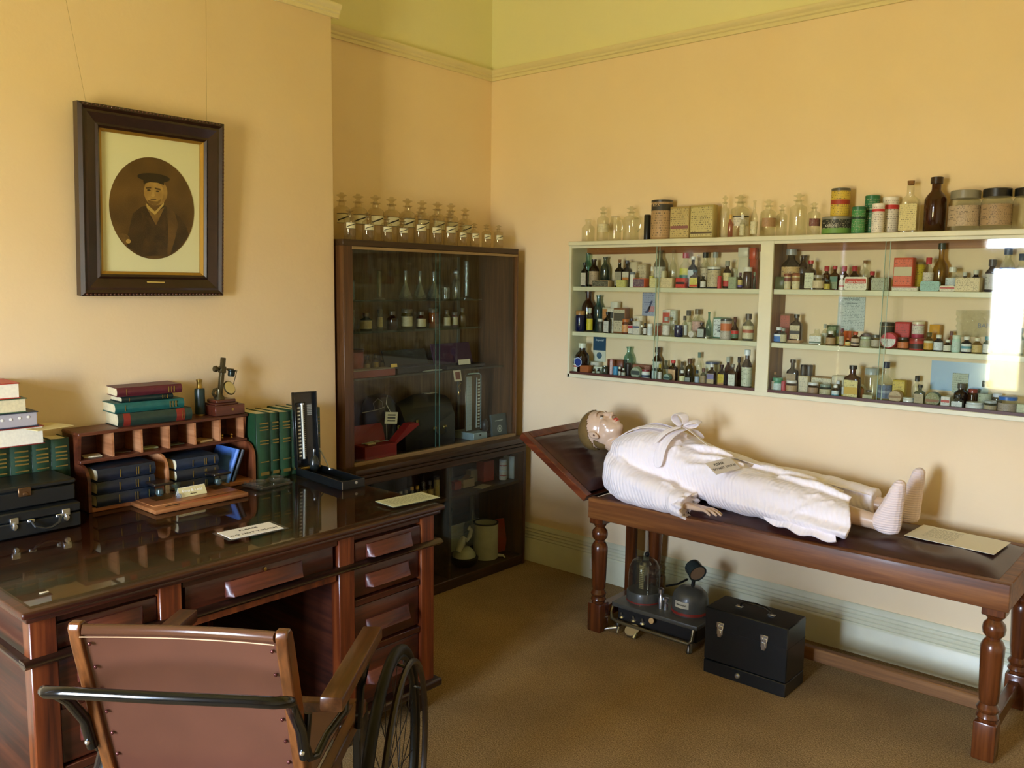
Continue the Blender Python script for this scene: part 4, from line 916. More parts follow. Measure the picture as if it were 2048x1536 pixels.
MB().tube([(mx_ + .0, .01, .24), (mx_, .015, .285)], .009, 10).tube([(-.03, .02, .20), (.03, .02, .225), (.08, .02, .26)], .005, 8).build('gauge_stem', plain('1A1C1A', .3, .5, name='dark_pipe'), pu)
for x, h in ((-.01, .10), (.018, .06)): MB().lathe([(0, 0), (.010, 0), (.010, h * .5), (.006, h * .55), (.006, h * .7), (.014, h * .74), (.014, h * .92), (0, h)], 14, T((x, -.06, .122))).build('valve_tap', CHROME, pu)
for x in (-.175, -.11, -.06): MB().lathe([(0, 0), (.014, 0), (.006, .006), (.004, .024), (0, .026)], 12, T((x, -.128, .055)) @ RX(.3)).build('lower_tap', CHROME, pu)
MB().lathe([(0, 0), (.013, 0), (.013, .005), (0, .007)], 18, T((.0, -.150, .090)) @ RX(PI / 2 * .9)).build('cream_knob', plain('C9A872', .4, name='cream_knob'), pu)
MB().lathe([(.0, 0), (.034, 0), (.034, .004), (0, .005)], 22, T((-.085, -.178, .030)) @ RX(.5)).build('pale_disc', plain('B3A077', .5, name='pale_disc'), pu)
MB().tube([(-.155, -.20, .03), (-.19, -.225, .024), (-.20, -.23, .018)], [.009, .006, .004], 10).tube([(-.15, -.19, .03), (-.145, -.21, .010)], .005, 8).tube([(-.055, -.19, .03), (-.058, -.205, .008)], [.004, .009], 8).build('drain_nozzle', CHROME, pu)

# dark steel bowl shelf hung below the couch frame
o = tag(MB().lathe([(0, 0), (.05, .0), (.075, .012), (.08, .02), (.08, .03), (0, .03)], 28).build('swivel_plate', plain('1C2A33', .35, .4, name='blue_black_steel')), kind=None)
o.location = (1.42 - co.location.x, -.40 - co.location.y, .512); o.parent = co
# ================================================================ mannequin lying on the couch
MN = thing('mannequin', 'pale female mannequin lying on her back in a white dressing gown and knitted bootees', 'mannequin', (1.70, -.33, .66))
SKIN = plain('D2B499', .26, spec=.5, coat=.35, noise=.05, nscale=6, name='glossy_mannequin_skin')
HC = Vector((1.045, -.335, .895)); FX_, UX_ = Vector((.34, 0, .94)).normalized(), Vector((-.94, 0, .34)).normalized()
HMx = frame3(HC, (0, 1, 0), tuple(UX_))        # local x = +y (her left), y = towards the crown, z = ?
if HMx.col[2].xyz.dot(FX_) < 0: HMx = frame3(HC, (0, -1, 0), tuple(UX_))
def hp(f, s, u): return HMx @ Vector((s if HMx.col[0].y > 0 else -s, u, f))   # f forward (face), s to +y, u up
def cap(m, a, b, ra, rb, n=14, k=9):
    """a limb: capsule with different end radii"""
    a, b = Vector(a), Vector(b); m.ball(a, ra, 16); m.ball(b, rb, 16)
    m.tube([a.lerp(b, i / k) for i in range(k + 1)], [ra + (rb - ra) * i / k for i in range(k + 1)], n)
def eb(m, f, s, u, rf, rs, ru): m.ball((s if HMx.col[0].y > 0 else -s, u, f), (rs, ru, rf), 28, M=HMx)
def remesh(o, vox, sm=4):
    r = o.modifiers.new('blend', 'REMESH'); r.mode = 'VOXEL'; r.voxel_size = vox; r.use_smooth_shade = True
    s = o.modifiers.new('soften', 'SMOOTH'); s.factor = .5; s.iterations = sm; return o
m = MB()
eb(m, -.012, 0, .020, .098, .076, .088); eb(m, .020, 0, -.040, .066, .059, .078); eb(m, -.005, 0, -.045, .070, .062, .060)
eb(m, .060, 0, -.096, .023, .025, .018); eb(m, .040, 0, -.084, .040, .044, .030)          # chin, jaw
cap(m, hp(.082, 0, .010), hp(.103, 0, -.034), .0075, .0105); eb(m, .093, .011, -.038, .010, .008, .008); eb(m, .093, -.011, -.038, .010, .008, .008)
eb(m, .050, .032, -.034, .025, .026, .028); eb(m, .050, -.032, -.034, .025, .026, .028)    # cheeks
eb(m, .066, 0, .030, .020, .046, .022)                                                    # brow
eb(m, .083, 0, -.062, .012, .020, .009); eb(m, .081, 0, -.078, .011, .017, .008)          # lip masses
for s in (1, -1):
    eb(m, -.010, s * .076, -.022, .017, .007, .030); cap(m, hp(-.012, s * .080, .006), hp(-.020, s * .082, -.018), .0045, .0045); cap(m, hp(-.012, s * .080, .006), hp(.002, s * .080, -.014), .0045, .004); cap(m, hp(-.020, s * .082, -.018), hp(-.006, s * .080, -.048), .0045, .006)
cap(m, hp(-.022, 0, -.070), (1.225, -.335, .800), .047, .052)                              # neck
cap(m, (1.225, -.335, .80), (1.42, -.335, .80), .060, .085); cap(m, (1.42, -.335, .80), (1.76, -.335, .765), .085, .085)
cap(m, (1.25, -.335, .80), (1.26, -.50, .775), .050, .045); cap(m, (1.25, -.335, .80), (1.26, -.17, .785), .050, .045)
# right arm and hand (nearest the viewer), palm down on the couch edge
cap(m, (1.26, -.50, .775), (1.44, -.565, .700), .043, .034); cap(m, (1.44, -.565, .700), (1.655, -.583, .672), .034, .021)
def hand(m, w, d, side, n, scale=1):
    """w wrist, d along the fingers, side towards the thumb, n back of the hand"""
    w, d, side, n = Vector(w), Vector(d).normalized(), Vector(side).normalized(), Vector(n).normalized()
    pt = lambda a, b, c: w + d * a * scale + side * b * scale + n * c * scale
    for b in (-.026, -.009, .009, .025): cap(m, pt(.004, b * .55, 0), pt(.082, b, .002), .013, .0100)
    for b, l, sp in ((-.029, .058, -.10), (-.0098, .074, -.03), (.0098, .079, .03), (.028, .070, .09)):
        a0 = pt(.084, b, .002); k1 = pt(.084 + l * .45, b + sp * l * .45, .005); k2 = pt(.084 + l * .78, b + sp * l * .8, -.001); k3 = pt(.084 + l, b + sp * l, -.009)
        cap(m, a0, k1, .0086, .0078, 10, 3); cap(m, k1, k2, .0078, .0070, 10, 3); cap(m, k2, k3, .0070, .0058, 10, 3)
    cap(m, pt(.022, .026, -.004), pt(.058, .046, -.010), .0125, .0095, 10, 3); cap(m, pt(.058, .046, -.010), pt(.084, .052, -.014), .009, .0068, 10, 3)
hand(m, (1.668, -.583, .676), (1, -.10, -.02), (0.1, 1, -.1), (0, -.05, 1))
cap(m, (1.26, -.17, .785), (1.50, -.115, .720), .043, .034); cap(m, (1.50, -.115, .720), (1.70, -.15, .735), .034, .022)
hand(m, (1.715, -.155, .740), (1, -.15, -.05), (-.1, -1, -.1), (0, .15, 1))
# legs
cap(m, (1.76, -.38, .755), (2.06, -.41, .740), .075, .052); cap(m, (2.06, -.41, .740), (2.40, -.425, .712), .050, .030)
cap(m, (1.76, -.28, .755), (2.06, -.25, .755), .075, .052); cap(m, (2.06, -.25, .755), (2.41, -.215, .722), .050, .030)
cap(m, (2.41, -.425, .708), (2.44, -.425, .80), .030, .024); cap(m, (2.42, -.215, .715), (2.45, -.215, .80), .030, .024)
body = remesh(world_in(m, MN).build('body', SKIN, MN, smooth=0), .0040, 5)
# painted hair, eyes, brows and lips
def shell(name, pts, mat, r=.0015):
    pass
HAIR = plain('7A6238', .35, coat=.25, noise=.15, nscale=30, name='painted_hair')
m = MB(); g = {}
nu, nv = 64, 34
for j in range(nv + 1):
    ph_ = PI * j / nv
    for i in range(nu):
        th = 2 * PI * i / nu; f = math.sin(ph_) * math.cos(th); s = math.sin(ph_) * math.sin(th); u = math.cos(ph_)
        g[i, j] = (f, s, u)
def hairline(f, s, u):
    """inside the painted cap: behind the ears and back from the forehead"""
    return u > .76 * f - .03 + .02 * math.sin(f * 30)
vs = {}
for j in range(nv):
    for i in range(nu):
        q = [(i, j), ((i + 1) % nu, j), ((i + 1) % nu, j + 1), (i, j + 1)]
        c = [sum(g[k][d] for k in q) / 4 for d in range(3)]
        if not hairline(*c) or c[2] < -.78: continue
        vv = []
        for k in q:
            if k not in vs:
                f, s, u = g[k]; vs[k] = m.bm.verts.new(hp(-.012 + f * .1018, s * .0798, .020 + u * .0918))
            if vs[k] not in vv: vv.append(vs[k])
        if len(set(vv)) >= 3:
            try: m.bm.faces.new(vv)
            except ValueError: pass
bmesh.ops.remove_doubles(m.bm, verts=m.bm.verts, dist=1e-5)
o = world_in(m, MN).build('painted_hair', HAIR, MN, smooth=80); so = o.modifiers.new('thick', 'SOLIDIFY'); so.thickness = .003; so.offset = 0
# nape hair
m = MB(); m.ball((0, -.035, -.030), (.0655, .060, .052), 26, M=HMx)
for f in list(m.bm.faces):
    c = HMx.inverted() @ f.calc_center_median()
    if c.z > -.040 or c.y < -.085: m.bm.faces.remove(f)
bmesh.ops.delete(m.bm, geom=[v for v in m.bm.verts if not v.link_faces], context='VERTS')
o = world_in(m, MN).build('painted_hair', HAIR, MN, smooth=80); so = o.modifiers.new('thick', 'SOLIDIFY'); so.thickness = .004; so.offset = 0
LIP = plain('C8402E', .25, coat=.4, name='red_lips')
m = MB(); eb(m, .0885, 0, -.0625, .0085, .0185, .0055); eb(m, .0855, 0, -.0745, .0085, .0155, .0058); world_in(m, MN).build('lips', LIP, MN)
for s in (1, -1):
    m = MB(); eb(m, .071, s * .030, -.006, .008, .015, .0058); w_ = world_in(m, MN).build('eye', plain('E9E2D6', .15, coat=.6, name='painted_eye_white'), MN)
    m = MB(); eb(m, .0765, s * .030, -.005, .0038, .0052, .0052); world_in(m, MN).build('iris', plain('2A2018', .15, name='dark_iris'), MN).parent = w_
    m = MB(); m.tube([hp(.072, s * .046, -.004), hp(.079, s * .038, .002), hp(.081, s * .028, .003), hp(.079, s * .017, -.003)], .0013, 6); world_in(m, MN).build('eyelash_line', plain('3A281C', .4, name='lash_paint'), MN)
    m = MB(); m.tube([hp(.070, s * .052, .014), hp(.083, s * .038, .024), hp(.089, s * .024, .023), hp(.090, s * .014, .017)], [.0008, .0018, .0020, .0008], 6); world_in(m, MN).build('eyebrow', plain('8A6040', .4, name='brow_paint'), MN)
    m = MB(); eb(m, .100, s * .008, -.0475, .003, .0035, .0025); world_in(m, MN).build('nostril', plain('5A3A2C', .6, name='nostril'), MN)
    m = MB(); eb(m, -.006, s * .0845, -.026, .005, .002, .006); world_in(m, MN).build('ear_hollow', plain('6E4E3A', .6, name='ear_hollow'), MN)

# ---- dressing gown
def chen():
    t = NT('chenille_robe'); t.b.inputs['Base Color'].default_value = lin('FBF3F4'); t.b.inputs['Roughness'].default_value = .9; t.b.inputs['Sheen Weight'].default_value = .25; t.b.inputs['Specular IOR Level'].default_value = .15
    v = t.coord('Object'); mp = t.n('Mapping'); mp.inputs['Rotation'].default_value = (0, .35, .3); t.l(v, mp.inputs['Vector'])
    w_ = t.n('TexWave', wave_type='BANDS', bands_direction='X'); w_.inputs['Scale'].default_value = 19; w_.inputs['Distortion'].default_value = .9; w_.inputs['Detail'].default_value = 1; w_.inputs['Detail Scale'].default_value = .6
    t.l(mp.outputs['Vector'], w_.inputs['Vector']); nz = t.n('TexNoise'); nz.inputs['Scale'].default_value = 9; nz.inputs['Detail'].default_value = 4; t.l(v, nz.inputs['Vector'])
    a = t.n('MixRGB', blend_type='ADD'); a.inputs['Fac'].default_value = .9; t.l(w_.outputs['Fac'], a.inputs['Color1']); t.l(nz.outputs['Fac'], a.inputs['Color2'])
    t.bump(a.outputs['Color'], .38, .005); return t.m
ROBE = chen()
def sec(x, y, z, a, b, n=28, dx=0, tilt=0, fl=0):
    r = []
    for k in range(n):
        t_ = 2 * PI * k / n; cy, cz = math.cos(t_), math.sin(t_); e = .8
        py = math.copysign(abs(cy) ** e, cy) * a; pz = math.copysign(abs(cz) ** e, cz) * b
        if cz < 0: py *= 1 + fl
        r.append((x + dx * cy + tilt * cz, y + py, z + pz))
    return r
m = MB()
m.loft([sec(1.155, -.335, .800, .062, .055, dx=.0, tilt=.03), sec(1.185, -.335, .802, .120, .078, tilt=.02), sec(1.225, -.337, .803, .185, .100), sec(1.29, -.337, .808, .215, .122), sec(1.37, -.337, .810, .205, .136), sec(1.45, -.337, .805, .195, .130), sec(1.53, -.335, .790, .180, .118), sec(1.62, -.335, .775, .188, .108), sec(1.73, -.335, .760, .198, .104), sec(1.83, -.335, .745, .190, .096)])
m.loft([sec(1.72, -.400, .745, .125, .092), sec(1.86, -.415, .742, .130, .092, fl=.1), sec(2.0, -.425, .738, .128, .088, fl=.15), sec(2.12, -.430, .728, .126, .082, fl=.25), sec(2.22, -.435, .718, .122, .074, dx=-.02, fl=.35), sec(2.30, -.44, .712, .118, .066, dx=-.05, fl=.4)])
m.loft([sec(1.72, -.262, .745, .110, .088), sec(1.90, -.255, .745, .105, .085), sec(2.06, -.245, .750, .092, .076), sec(2.2, -.232, .748, .078, .062), sec(2.33, -.222, .742, .066, .050)])
# sleeves, wide and gathered
m.loft([sec(1.19, -.43, .77, .07, .07), sec(1.235, -.485, .745, .095, .092), sec(1.31, -.520, .722, .098, .094), sec(1.40, -.540, .705, .094, .082), sec(1.49, -.555, .695, .085, .072), sec(1.575, -.568, .690, .075, .062), sec(1.635, -.578, .686, .062, .050)])
m.loft([sec(1.60, -.578, .684, .064, .048), sec(1.625, -.580, .683, .076, .056), sec(1.655, -.582, .680, .074, .052), sec(1.668, -.584, .678, .066, .046)])
m.loft([sec(1.20, -.24, .78, .06, .06), sec(1.27, -.17, .77, .085, .080), sec(1.40, -.13, .74, .08, .075), sec(1.52, -.12, .73, .075, .065), sec(1.66, -.14, .735, .06, .048)])
# drapery: long shallow folds laid over the cloth
random.seed(12)
def fold(a, b, r, arch=.0, n=10):
    a, b = Vector(a), Vector(b); m.tube([a.lerp(b, i / n) + Vector((0, 0, arch * math.sin(PI * i / n))) + Vector((0, .006 * math.sin(i * 1.3), 0)) for i in range(n + 1)], [r * (.35 + .65 * math.sin(PI * (i + .5) / (n + 1))) for i in range(n + 1)], 8)
for q in (((1.25, -.43, .890), (1.43, -.47, .880), .018), ((1.28, -.38, .922), (1.50, -.41, .912), .016), ((1.33, -.30, .945), (1.52, -.33, .925), .016), ((1.40, -.48, .868), (1.49, -.37, .938), .015), ((1.45, -.50, .845), (1.53, -.40, .915), .015), ((1.50, -.51, .83), (1.55, -.44, .895), .014),
          ((1.24, -.50, .84), (1.40, -.60, .755), .018), ((1.22, -.54, .80), (1.34, -.62, .715), .016), ((1.36, -.59, .77), (1.50, -.62, .715), .014), ((1.56, -.50, .825), (1.80, -.49, .815), .018), ((1.58, -.46, .862), (1.84, -.41, .848), .017), ((1.56, -.40, .895), (1.76, -.345, .868), .015),
          ((1.90, -.49, .805), (2.22, -.53, .755), .018), ((1.85, -.345, .838), (2.24, -.345, .785), .022), ((1.93, -.54, .70), (2.26, -.565, .675), .020), ((1.52, -.50, .735), (1.70, -.515, .715), .018), ((1.28, -.59, .670), (1.54, -.62, .655), .022), ((2.0, -.42, .832), (2.30, -.43, .790), .015),
          ((1.50, -.61, .735), (1.62, -.63, .70), .012), ((1.53, -.575, .755), (1.62, -.59, .735), .010), ((2.05, -.56, .73), (2.2, -.49, .80), .012), ((2.12, -.57, .72), (2.26, -.50, .785), .012)):
    fold(q[0], q[1], q[2], .008)
robe = remesh(world_in(m, MN).build('dressing_gown', ROBE, MN, smooth=0), .0060, 3)
tx = bpy.data.textures.new('cloth_rumple', 'CLOUDS'); tx.noise_scale = .07; tx.noise_depth = 2
d = robe.modifiers.new('rumple', 'DISPLACE'); d.texture = tx; d.strength = .013; d.mid_level = .5; d.texture_coords = 'LOCAL'
# hem: the loose skirt corner on the cushion
def ribbon(name, pts, w_, mat=ROBE, n=6, th=.0025, side=(0, 1, 0), parent=None):
    m = MB(); side = Vector(side).normalized(); P_ = [Vector(p) for p in pts]; rings = []
    for i, p in enumerate(P_):
        a = P_[max(0, i - 1)]; b = P_[min(len(P_) - 1, i + 1)]; d_ = (b - a).normalized(); nn = d_.cross(side).normalized(); ww = w_[i] if hasattr(w_, '__len__') else w_; sd = nn.cross(d_).normalized()
        rings.append([p - sd * ww + nn * th, p + sd * ww + nn * th, p + sd * ww - nn * th, p - sd * ww - nn * th])
    m.loft(rings); o = world_in(m, MN).build(name, mat, parent or MN, smooth=60); s_ = o.modifiers.new('round', 'SUBSURF'); s_.levels = 2; s_.render_levels = 2; return o
ribbon('belt', [(1.505, -.552, .80), (1.50, -.536, .885), (1.505, -.462, .944), (1.515, -.36, .962), (1.51, -.25, .948), (1.505, -.15, .88)], .028, side=(1, 0, 0))
bk = Vector((1.525, -.385, .974))
bow = ribbon('bow', [bk, bk + Vector((-.045, -.01, .035)), bk + Vector((-.02, -.02, .068)), bk + Vector((.03, -.012, .05)), bk + Vector((.01, 0, .006))], .026, side=(.3, 1, 0))
ribbon('bow', [bk, bk + Vector((.04, .02, .030)), bk + Vector((.085, .03, .022)), bk + Vector((.06, .025, .002)), bk], .022, side=(0, 1, .4), parent=MN)
ribbon('belt_end', [bk, bk + Vector((.05, -.012, -.012)), bk + Vector((.11, -.03, -.040)), bk + Vector((.165, -.05, -.062))], [.016, .020, .022, .022], side=(0, 1, -.3))
ribbon('belt_end', [bk, bk + Vector((-.02, -.05, -.006)), bk + Vector((-.045, -.10, -.024)), bk + Vector((-.055, -.155, -.070))], [.014, .018, .018, .016], side=(1, 0, 0))
ribbon('collar', [(1.165, -.27, .865), (1.22, -.285, .905), (1.32, -.30, .958), (1.42, -.33, .966), (1.50, -.36, .950)], [.018, .026, .028, .024, .016], side=(0, 1, -.2))
ribbon('collar', [(1.155, -.405, .850), (1.21, -.405, .895), (1.30, -.40, .950), (1.40, -.385, .962), (1.49, -.375, .948)], [.018, .024, .026, .022, .016], side=(0, 1, .25))
ribbon('front_edge', [(1.55, -.36, .905), (1.70, -.345, .868), (1.90, -.335, .838), (2.1, -.315, .815), (2.25, -.30, .79), (2.33, -.275, .775)], [.018, .022, .024, .024, .022, .014], side=(0, 1, -.2))
# frilled cuff
m = MB(); rings = []
for i, (x, r_) in enumerate(((1.640, 1.0), (1.662, 1.14), (1.684, 1.24), (1.688, 1.05), (1.672, .85))):
    rings.append([(x + .006 * math.sin(9 * t_) * (i > 0), -.586 + (.068 * r_ + .006 * math.sin(9 * t_ + 1)) * math.cos(t_), .676 + (.044 * r_ + .005 * math.sin(9 * t_)) * math.sin(t_)) for t_ in [2 * PI * k / 72 for k in range(72)]])
m.loft(rings); 
for f in [f for f in m.bm.faces if len(f.verts) > 8]: m.bm.faces.remove(f)
o = world_in(m, MN).build('cuff', ROBE, MN, smooth=80); s_ = o.modifiers.new('thick', 'SOLIDIFY'); s_.thickness = .005
# loose hem corner
m = MB(); nu, nv = 14, 20; g = [[None] * (nv + 1) for _ in range(nu + 1)]
for i in range(nu + 1):
    for j in range(nv + 1):
        a, b = i / nu, j / nv; x = 1.98 + .30 * b + .03 * a; y = -.535 - (.045 + .03 * math.sin(PI * b)) * a * (.5 + .8 * b); z_ = .715 - .048 * a - .012 * b + .006 * math.sin(b * 17 + a * 2) * a
        g[i][j] = m.bm.verts.new((x, y, z_))
for i in range(nu):
    for j in range(nv): m.bm.faces.new([g[i][j], g[i + 1][j], g[i + 1][j + 1], g[i][j + 1]])
o = world_in(m, MN).build('hem', ROBE, MN, smooth=80); s_ = o.modifiers.new('thick', 'SOLIDIFY'); s_.thickness = .006
# knitted bootees
def knit():
    t = NT('ribbed_knit'); t.b.inputs['Base Color'].default_value = lin('F0DDD6'); t.b.inputs['Roughness'].default_value = .95; t.b.inputs['Sheen Weight'].default_value = .3; t.b.inputs['Specular IOR Level'].default_value = .1
    v = t.coord('Object'); w_ = t.n('TexWave', wave_type='BANDS', bands_direction='Z'); w_.inputs['Scale'].default_value = 34; w_.inputs['Distortion'].default_value = .6; t.l(v, w_.inputs['Vector'])
    w2 = t.n('TexWave', wave_type='BANDS', bands_direction='Y'); w2.inputs['Scale'].default_value = 26; t.l(v, w2.inputs['Vector'])
    a = t.n('MixRGB', blend_type='ADD'); a.inputs['Fac'].default_value = .5; t.l(w_.outputs['Fac'], a.inputs['Color1']); t.l(w2.outputs['Fac'], a.inputs['Color2']); t.bump(a.outputs['Color'], .45, .005); return t.m
KN = knit()
for yy, x0, ln_, lab in ((-.425, 2.425, .212, 'n'), (-.205, 2.43, .225, 'f')):
    m = MB(); zb = .676
    m.loft([[(x0 + .012 + cx * a + .000 + sh, yy + cy * b, zb + z_) for cx, cy in ((math.cos(t_), math.sin(t_)) for t_ in [2 * PI * k / 24 for k in range(24)])] for z_, a, b, sh in ((0, .018, .022, .006), (.008, .040, .034, .006), (.035, .049, .040, .004), (.07, .050, .041, .004), (.105, .042, .041, .014), (.14, .034, .040, .024), (.175, .028, .036, .032), (ln_ - .012, .022, .028, .038), (ln_, .010, .012, .040))])
    cap(m, (x0 - .012, yy, zb + .040), (x0 + .0, yy, zb + .040), .036, .041)
    remesh(world_in(m, MN).build('bootee', KN, MN, smooth=0), .005, 4)
sgn = thing('touch_notice', 'small card reading PLEASE DO NOT TOUCH lying on the mannequin\'s lap', 'sign', (1.73, -.385, .853))
q = [px(1432, 949, z=.835), px(1481, 936, z=.845), px(1458, 917, z=.872), px(1411, 926, z=.872)]
cen = sum(q, Vector()) / 4; xa = (q[1] - q[0]).normalized(); ya = (q[3] - q[0]); za = xa.cross(ya).normalized(); ya = za.cross(xa)
sgn.matrix_world = Matrix(((xa.x, ya.x, za.x, cen.x), (xa.y, ya.y, za.y, cen.y), (xa.z, ya.z, za.z, cen.z), (0, 0, 0, 1))); SW = (q[1] - q[0]).length; SH = (q[3] - q[0]).length
MB().box(-SW / 2, SW / 2, -SH / 2, SH / 2, 0, .0015).build('card', plain('E2DAD2', .5, name='lap_card'), sgn)
text('PLEASE', SH * .26, T((-SW * .08, SH * .2, .0018)), INK, sgn); text('DO NOT TOUCH', SH * .24, T((0, -SH * .14, .0018)), INK, sgn)
nt = thing('typed_notice', 'cream typed notice lying at the foot of the couch cushion', 'sign', (2.650, -.285, .6655), -.06); nt.rotation_euler = (0, .012, -.06)
MB().box(-.155, .155, -.105, .105, 0, .0014).build('card', plain('E0DCC8', .55, name='cream_notice'), nt)
m = MB(); random.seed(5)
for r in range(11):
    x = -.11
    while x < .0:
        l = random.uniform(.005, .018); m.box(x, min(x + l, .002), .075 - r * .0125, .0775 - r * .0125, .0014, .0016); x += l + .004
m.build('typed_lines', plain('70735A', .7, name='faded_ink'), nt)
# ================================================================ bottles, tins and cartons
GL = {'cl': ('F3F4EC', '8C8E7E', .015), 'am': ('7A3E14', '2A1206', .12), 'br': ('43200F', '160A05', .25), 'dk': ('1C1512', '0A0807', .5), 'aq': ('A9CFC2', '4E8478', .06), 'te': ('7FA8A6', '3A6468', .08), 'na': ('18223E', '0A0E1E', .4), 'co': ('12256A', '0A1438', .3), 'gr': ('8F9A86', '4A5446', .1), 'gy': ('B4B4A8', '6A6C62', .08), 'or': ('C06A20', '7A3A0C', .2), 'yl': ('C2A444', '7A6020', .1), 'pk': ('DDB0A4', 'A07068', .08), 'ol': ('8A7424', '4A3C10', .15)}
def gm_(k):
    if k in GL: a, b, d = GL[k]; return glass(a, b, 1.75, d, name='bottle_glass', rough=.1, back=.06)
    return plain(k, .38, coat=.15, name='tin_paint')
def lab_(s):
    p = s.split(':'); band = (float(p[2]), float(p[3]), p[1]) if len(p) > 3 else ((.62, .88, p[1]) if len(p) > 1 else None)
    ink = '3A3832' if sum(lin(p[0])[:3]) > .5 else 'C9C2A8'
    return printed(p[0], ink, 14, .46, band)
def prof_b(r, h, sh, nr, lip):
    n = r * nr; b = h * sh
    return [(0, 0), (r * .9, 0), (r, r * .12), (r, b), (r * .97, b + (h - b) * .10), (r * .80, b + (h - b) * .26), (n * 1.08, b + (h - b) * .46), (n, b + (h - b) * .55), (n, h - lip * 1.6), (n * 1.25, h - lip * 1.3), (n * 1.25, h), (0, h)]
def make_item(kind, w, h, body, cap, label, dd=None):
    """returns (name, category, list of (part, mesh builder, material, parent index), half-x, half-y)"""
    r = w / 2; P_ = []; up = 24
    if kind in 'BNS':
        sh, nr = {'B': (.60, .42), 'N': (.45, .36), 'S': (.34, .34)}[kind]; ch = 0
        if cap != '-': ch = min(.016, h * .13)
        hb_ = h - ch * .6; lip = min(.006, h * .06)
        P_.append(('glass_body', MB().lathe(prof_b(r, hb_, sh, nr, lip), up), gm_(body)))
        if cap != '-':
            cr = max(r * nr * 1.35, .006)
            if cap == 'cork': P_.append(('cork', MB().lathe([(0, hb_ - .002), (r * nr * .85, hb_ - .002), (r * nr * .95, h + .003), (0, h + .003)], 16), plain('8A6238', .8, noise=.3, nscale=200, name='cork')))
            else: P_.append(('cap', MB().lathe([(0, hb_ - ch), (cr, hb_ - ch), (cr, h - .001), (cr * .9, h), (0, h)], 20), plain(cap, .35, coat=.3, name='screw_cap')))
        if label != '-': P_.append(('label', MB().lathe([(r * 1.015, h * .08), (r * 1.015, h * min(sh - .03, .56))], 14, a0=-2.75, a1=.45), lab_(label)))
        return 'medicine_bottle', 'bottle', P_, r, r
    if kind == 'F':
        d = dd or min(r * .62, .018); ch = min(.014, h * .12) if cap != '-' else 0; s = h * .60; n = r * .36
        m = MB(); R_ = []
        for z_, a, b in ((0, r, d), (s, r, d), (s + h * .05, r * .93, d * .95), (s + h * .12, n * 1.2, d * .7), (s + h * .15, n, n), (h - ch, n, n)):
            b = min(b, a); R_.append([(math.copysign(abs(math.cos(t_)) ** .45, math.cos(t_)) * a, math.copysign(abs(math.sin(t_)) ** .45, math.sin(t_)) * b, z_) if z_ <= s + h * .12 + 1e-6 else (math.cos(t_) * a, math.sin(t_) * b, z_) for t_ in [2 * PI * (k + .5) / 20 for k in range(20)]])
        m.loft(R_); P_.append(('glass_body', m, gm_(body)))
        if cap == 'cork': P_.append(('cork', MB().lathe([(0, h - .012), (n * .9, h - .012), (n, h + .004), (0, h + .004)], 14), plain('8A6238', .8, noise=.3, nscale=200)))
        elif cap != '-': P_.append(('cap', MB().lathe([(0, h - ch - .001), (n * 1.35, h - ch - .001), (n * 1.35, h), (0, h)], 18), plain(cap, .35, coat=.3)))
        if label != '-': P_.append(('label', MB().box(-r * .86, r * .86, -d - .0012, -d - .0004, h * .05, h * .57), lab_(label)))
        return 'medicine_bottle', 'bottle', P_, r, d + .001
    if kind == 'J':
        lh = h * .2 if cap != '-' else 0
        P_.append(('jar_body', MB().lathe([(0, 0), (r * .92, 0), (r, h * .06), (r, h * .68), (r * .93, h * .76), (r * .82, h * .80), (r * .82, h - lh * .9), (0, h - lh * .9)], up), gm_(body)))
        if cap != '-': P_.append(('lid', MB().lathe([(0, h - lh), (r * .94, h - lh), (r * .94, h * .985), (r * .88, h), (0, h)], up), plain(cap, .35, coat=.3)))
        if label != '-': P_.append(('label', MB().lathe([(r * 1.015, h * .12), (r * 1.015, h * .62)], 14, a0=-2.75, a1=.45), lab_(label)))
        return 'jar', 'jar', P_, r, r
    if kind == 'C':
        lh = min(.012, h * .2)
        P_.append(('tin_body', MB().lathe([(0, 0), (r * .97, 0), (r, .002), (r, h - lh), (0, h - lh)], up), gm_(body)))
        if cap != '-': P_.append(('lid', MB().lathe([(0, h - lh), (r * 1.02, h - lh), (r * 1.02, h - .002), (r * .9, h), (0, h)], up), plain(cap, .35, coat=.2)))
        if label != '-': P_.append(('label', MB().lathe([(r * 1.01, h * .06), (r * 1.01, h - lh * 1.3)], 20, a0=-3.0, a1=.7), lab_(label)))
        return 'round_tin', 'tin', P_, r * 1.02, r * 1.02
    if kind == 'X':
        d = dd or min(max(r * .7, .012), .022)
        P_.append(('carton', MB().box(-r, r, -d, d, 0, h, .0008), gm_(body) if label == '-' else plain(body, .6, name='carton_board')))
        if label != '-': P_.append(('label', MB().box(-r * .93, r * .93, -d - .0008, -d - .0001, h * .06, h * .94), lab_(label)))
        return 'carton', 'box', P_, r, d + .001
    if kind == 'D':
        th = .011; M = T((0, th, r)) @ RX(PI / 2)
        P_.append(('tin_body', MB().lathe([(0, 0), (r, 0), (r, th), (r * .9, th * 2), (0, th * 2)], 32, M), gm_(body)))
        if label != '-': P_.append(('label', MB().lathe([(0, th * 2.02), (r * .84, th * 2.02), (r * .84, th * 2.1), (0, th * 2.1)], 32, M), lab_(label)))
        return 'round_tin', 'tin', P_, r, th
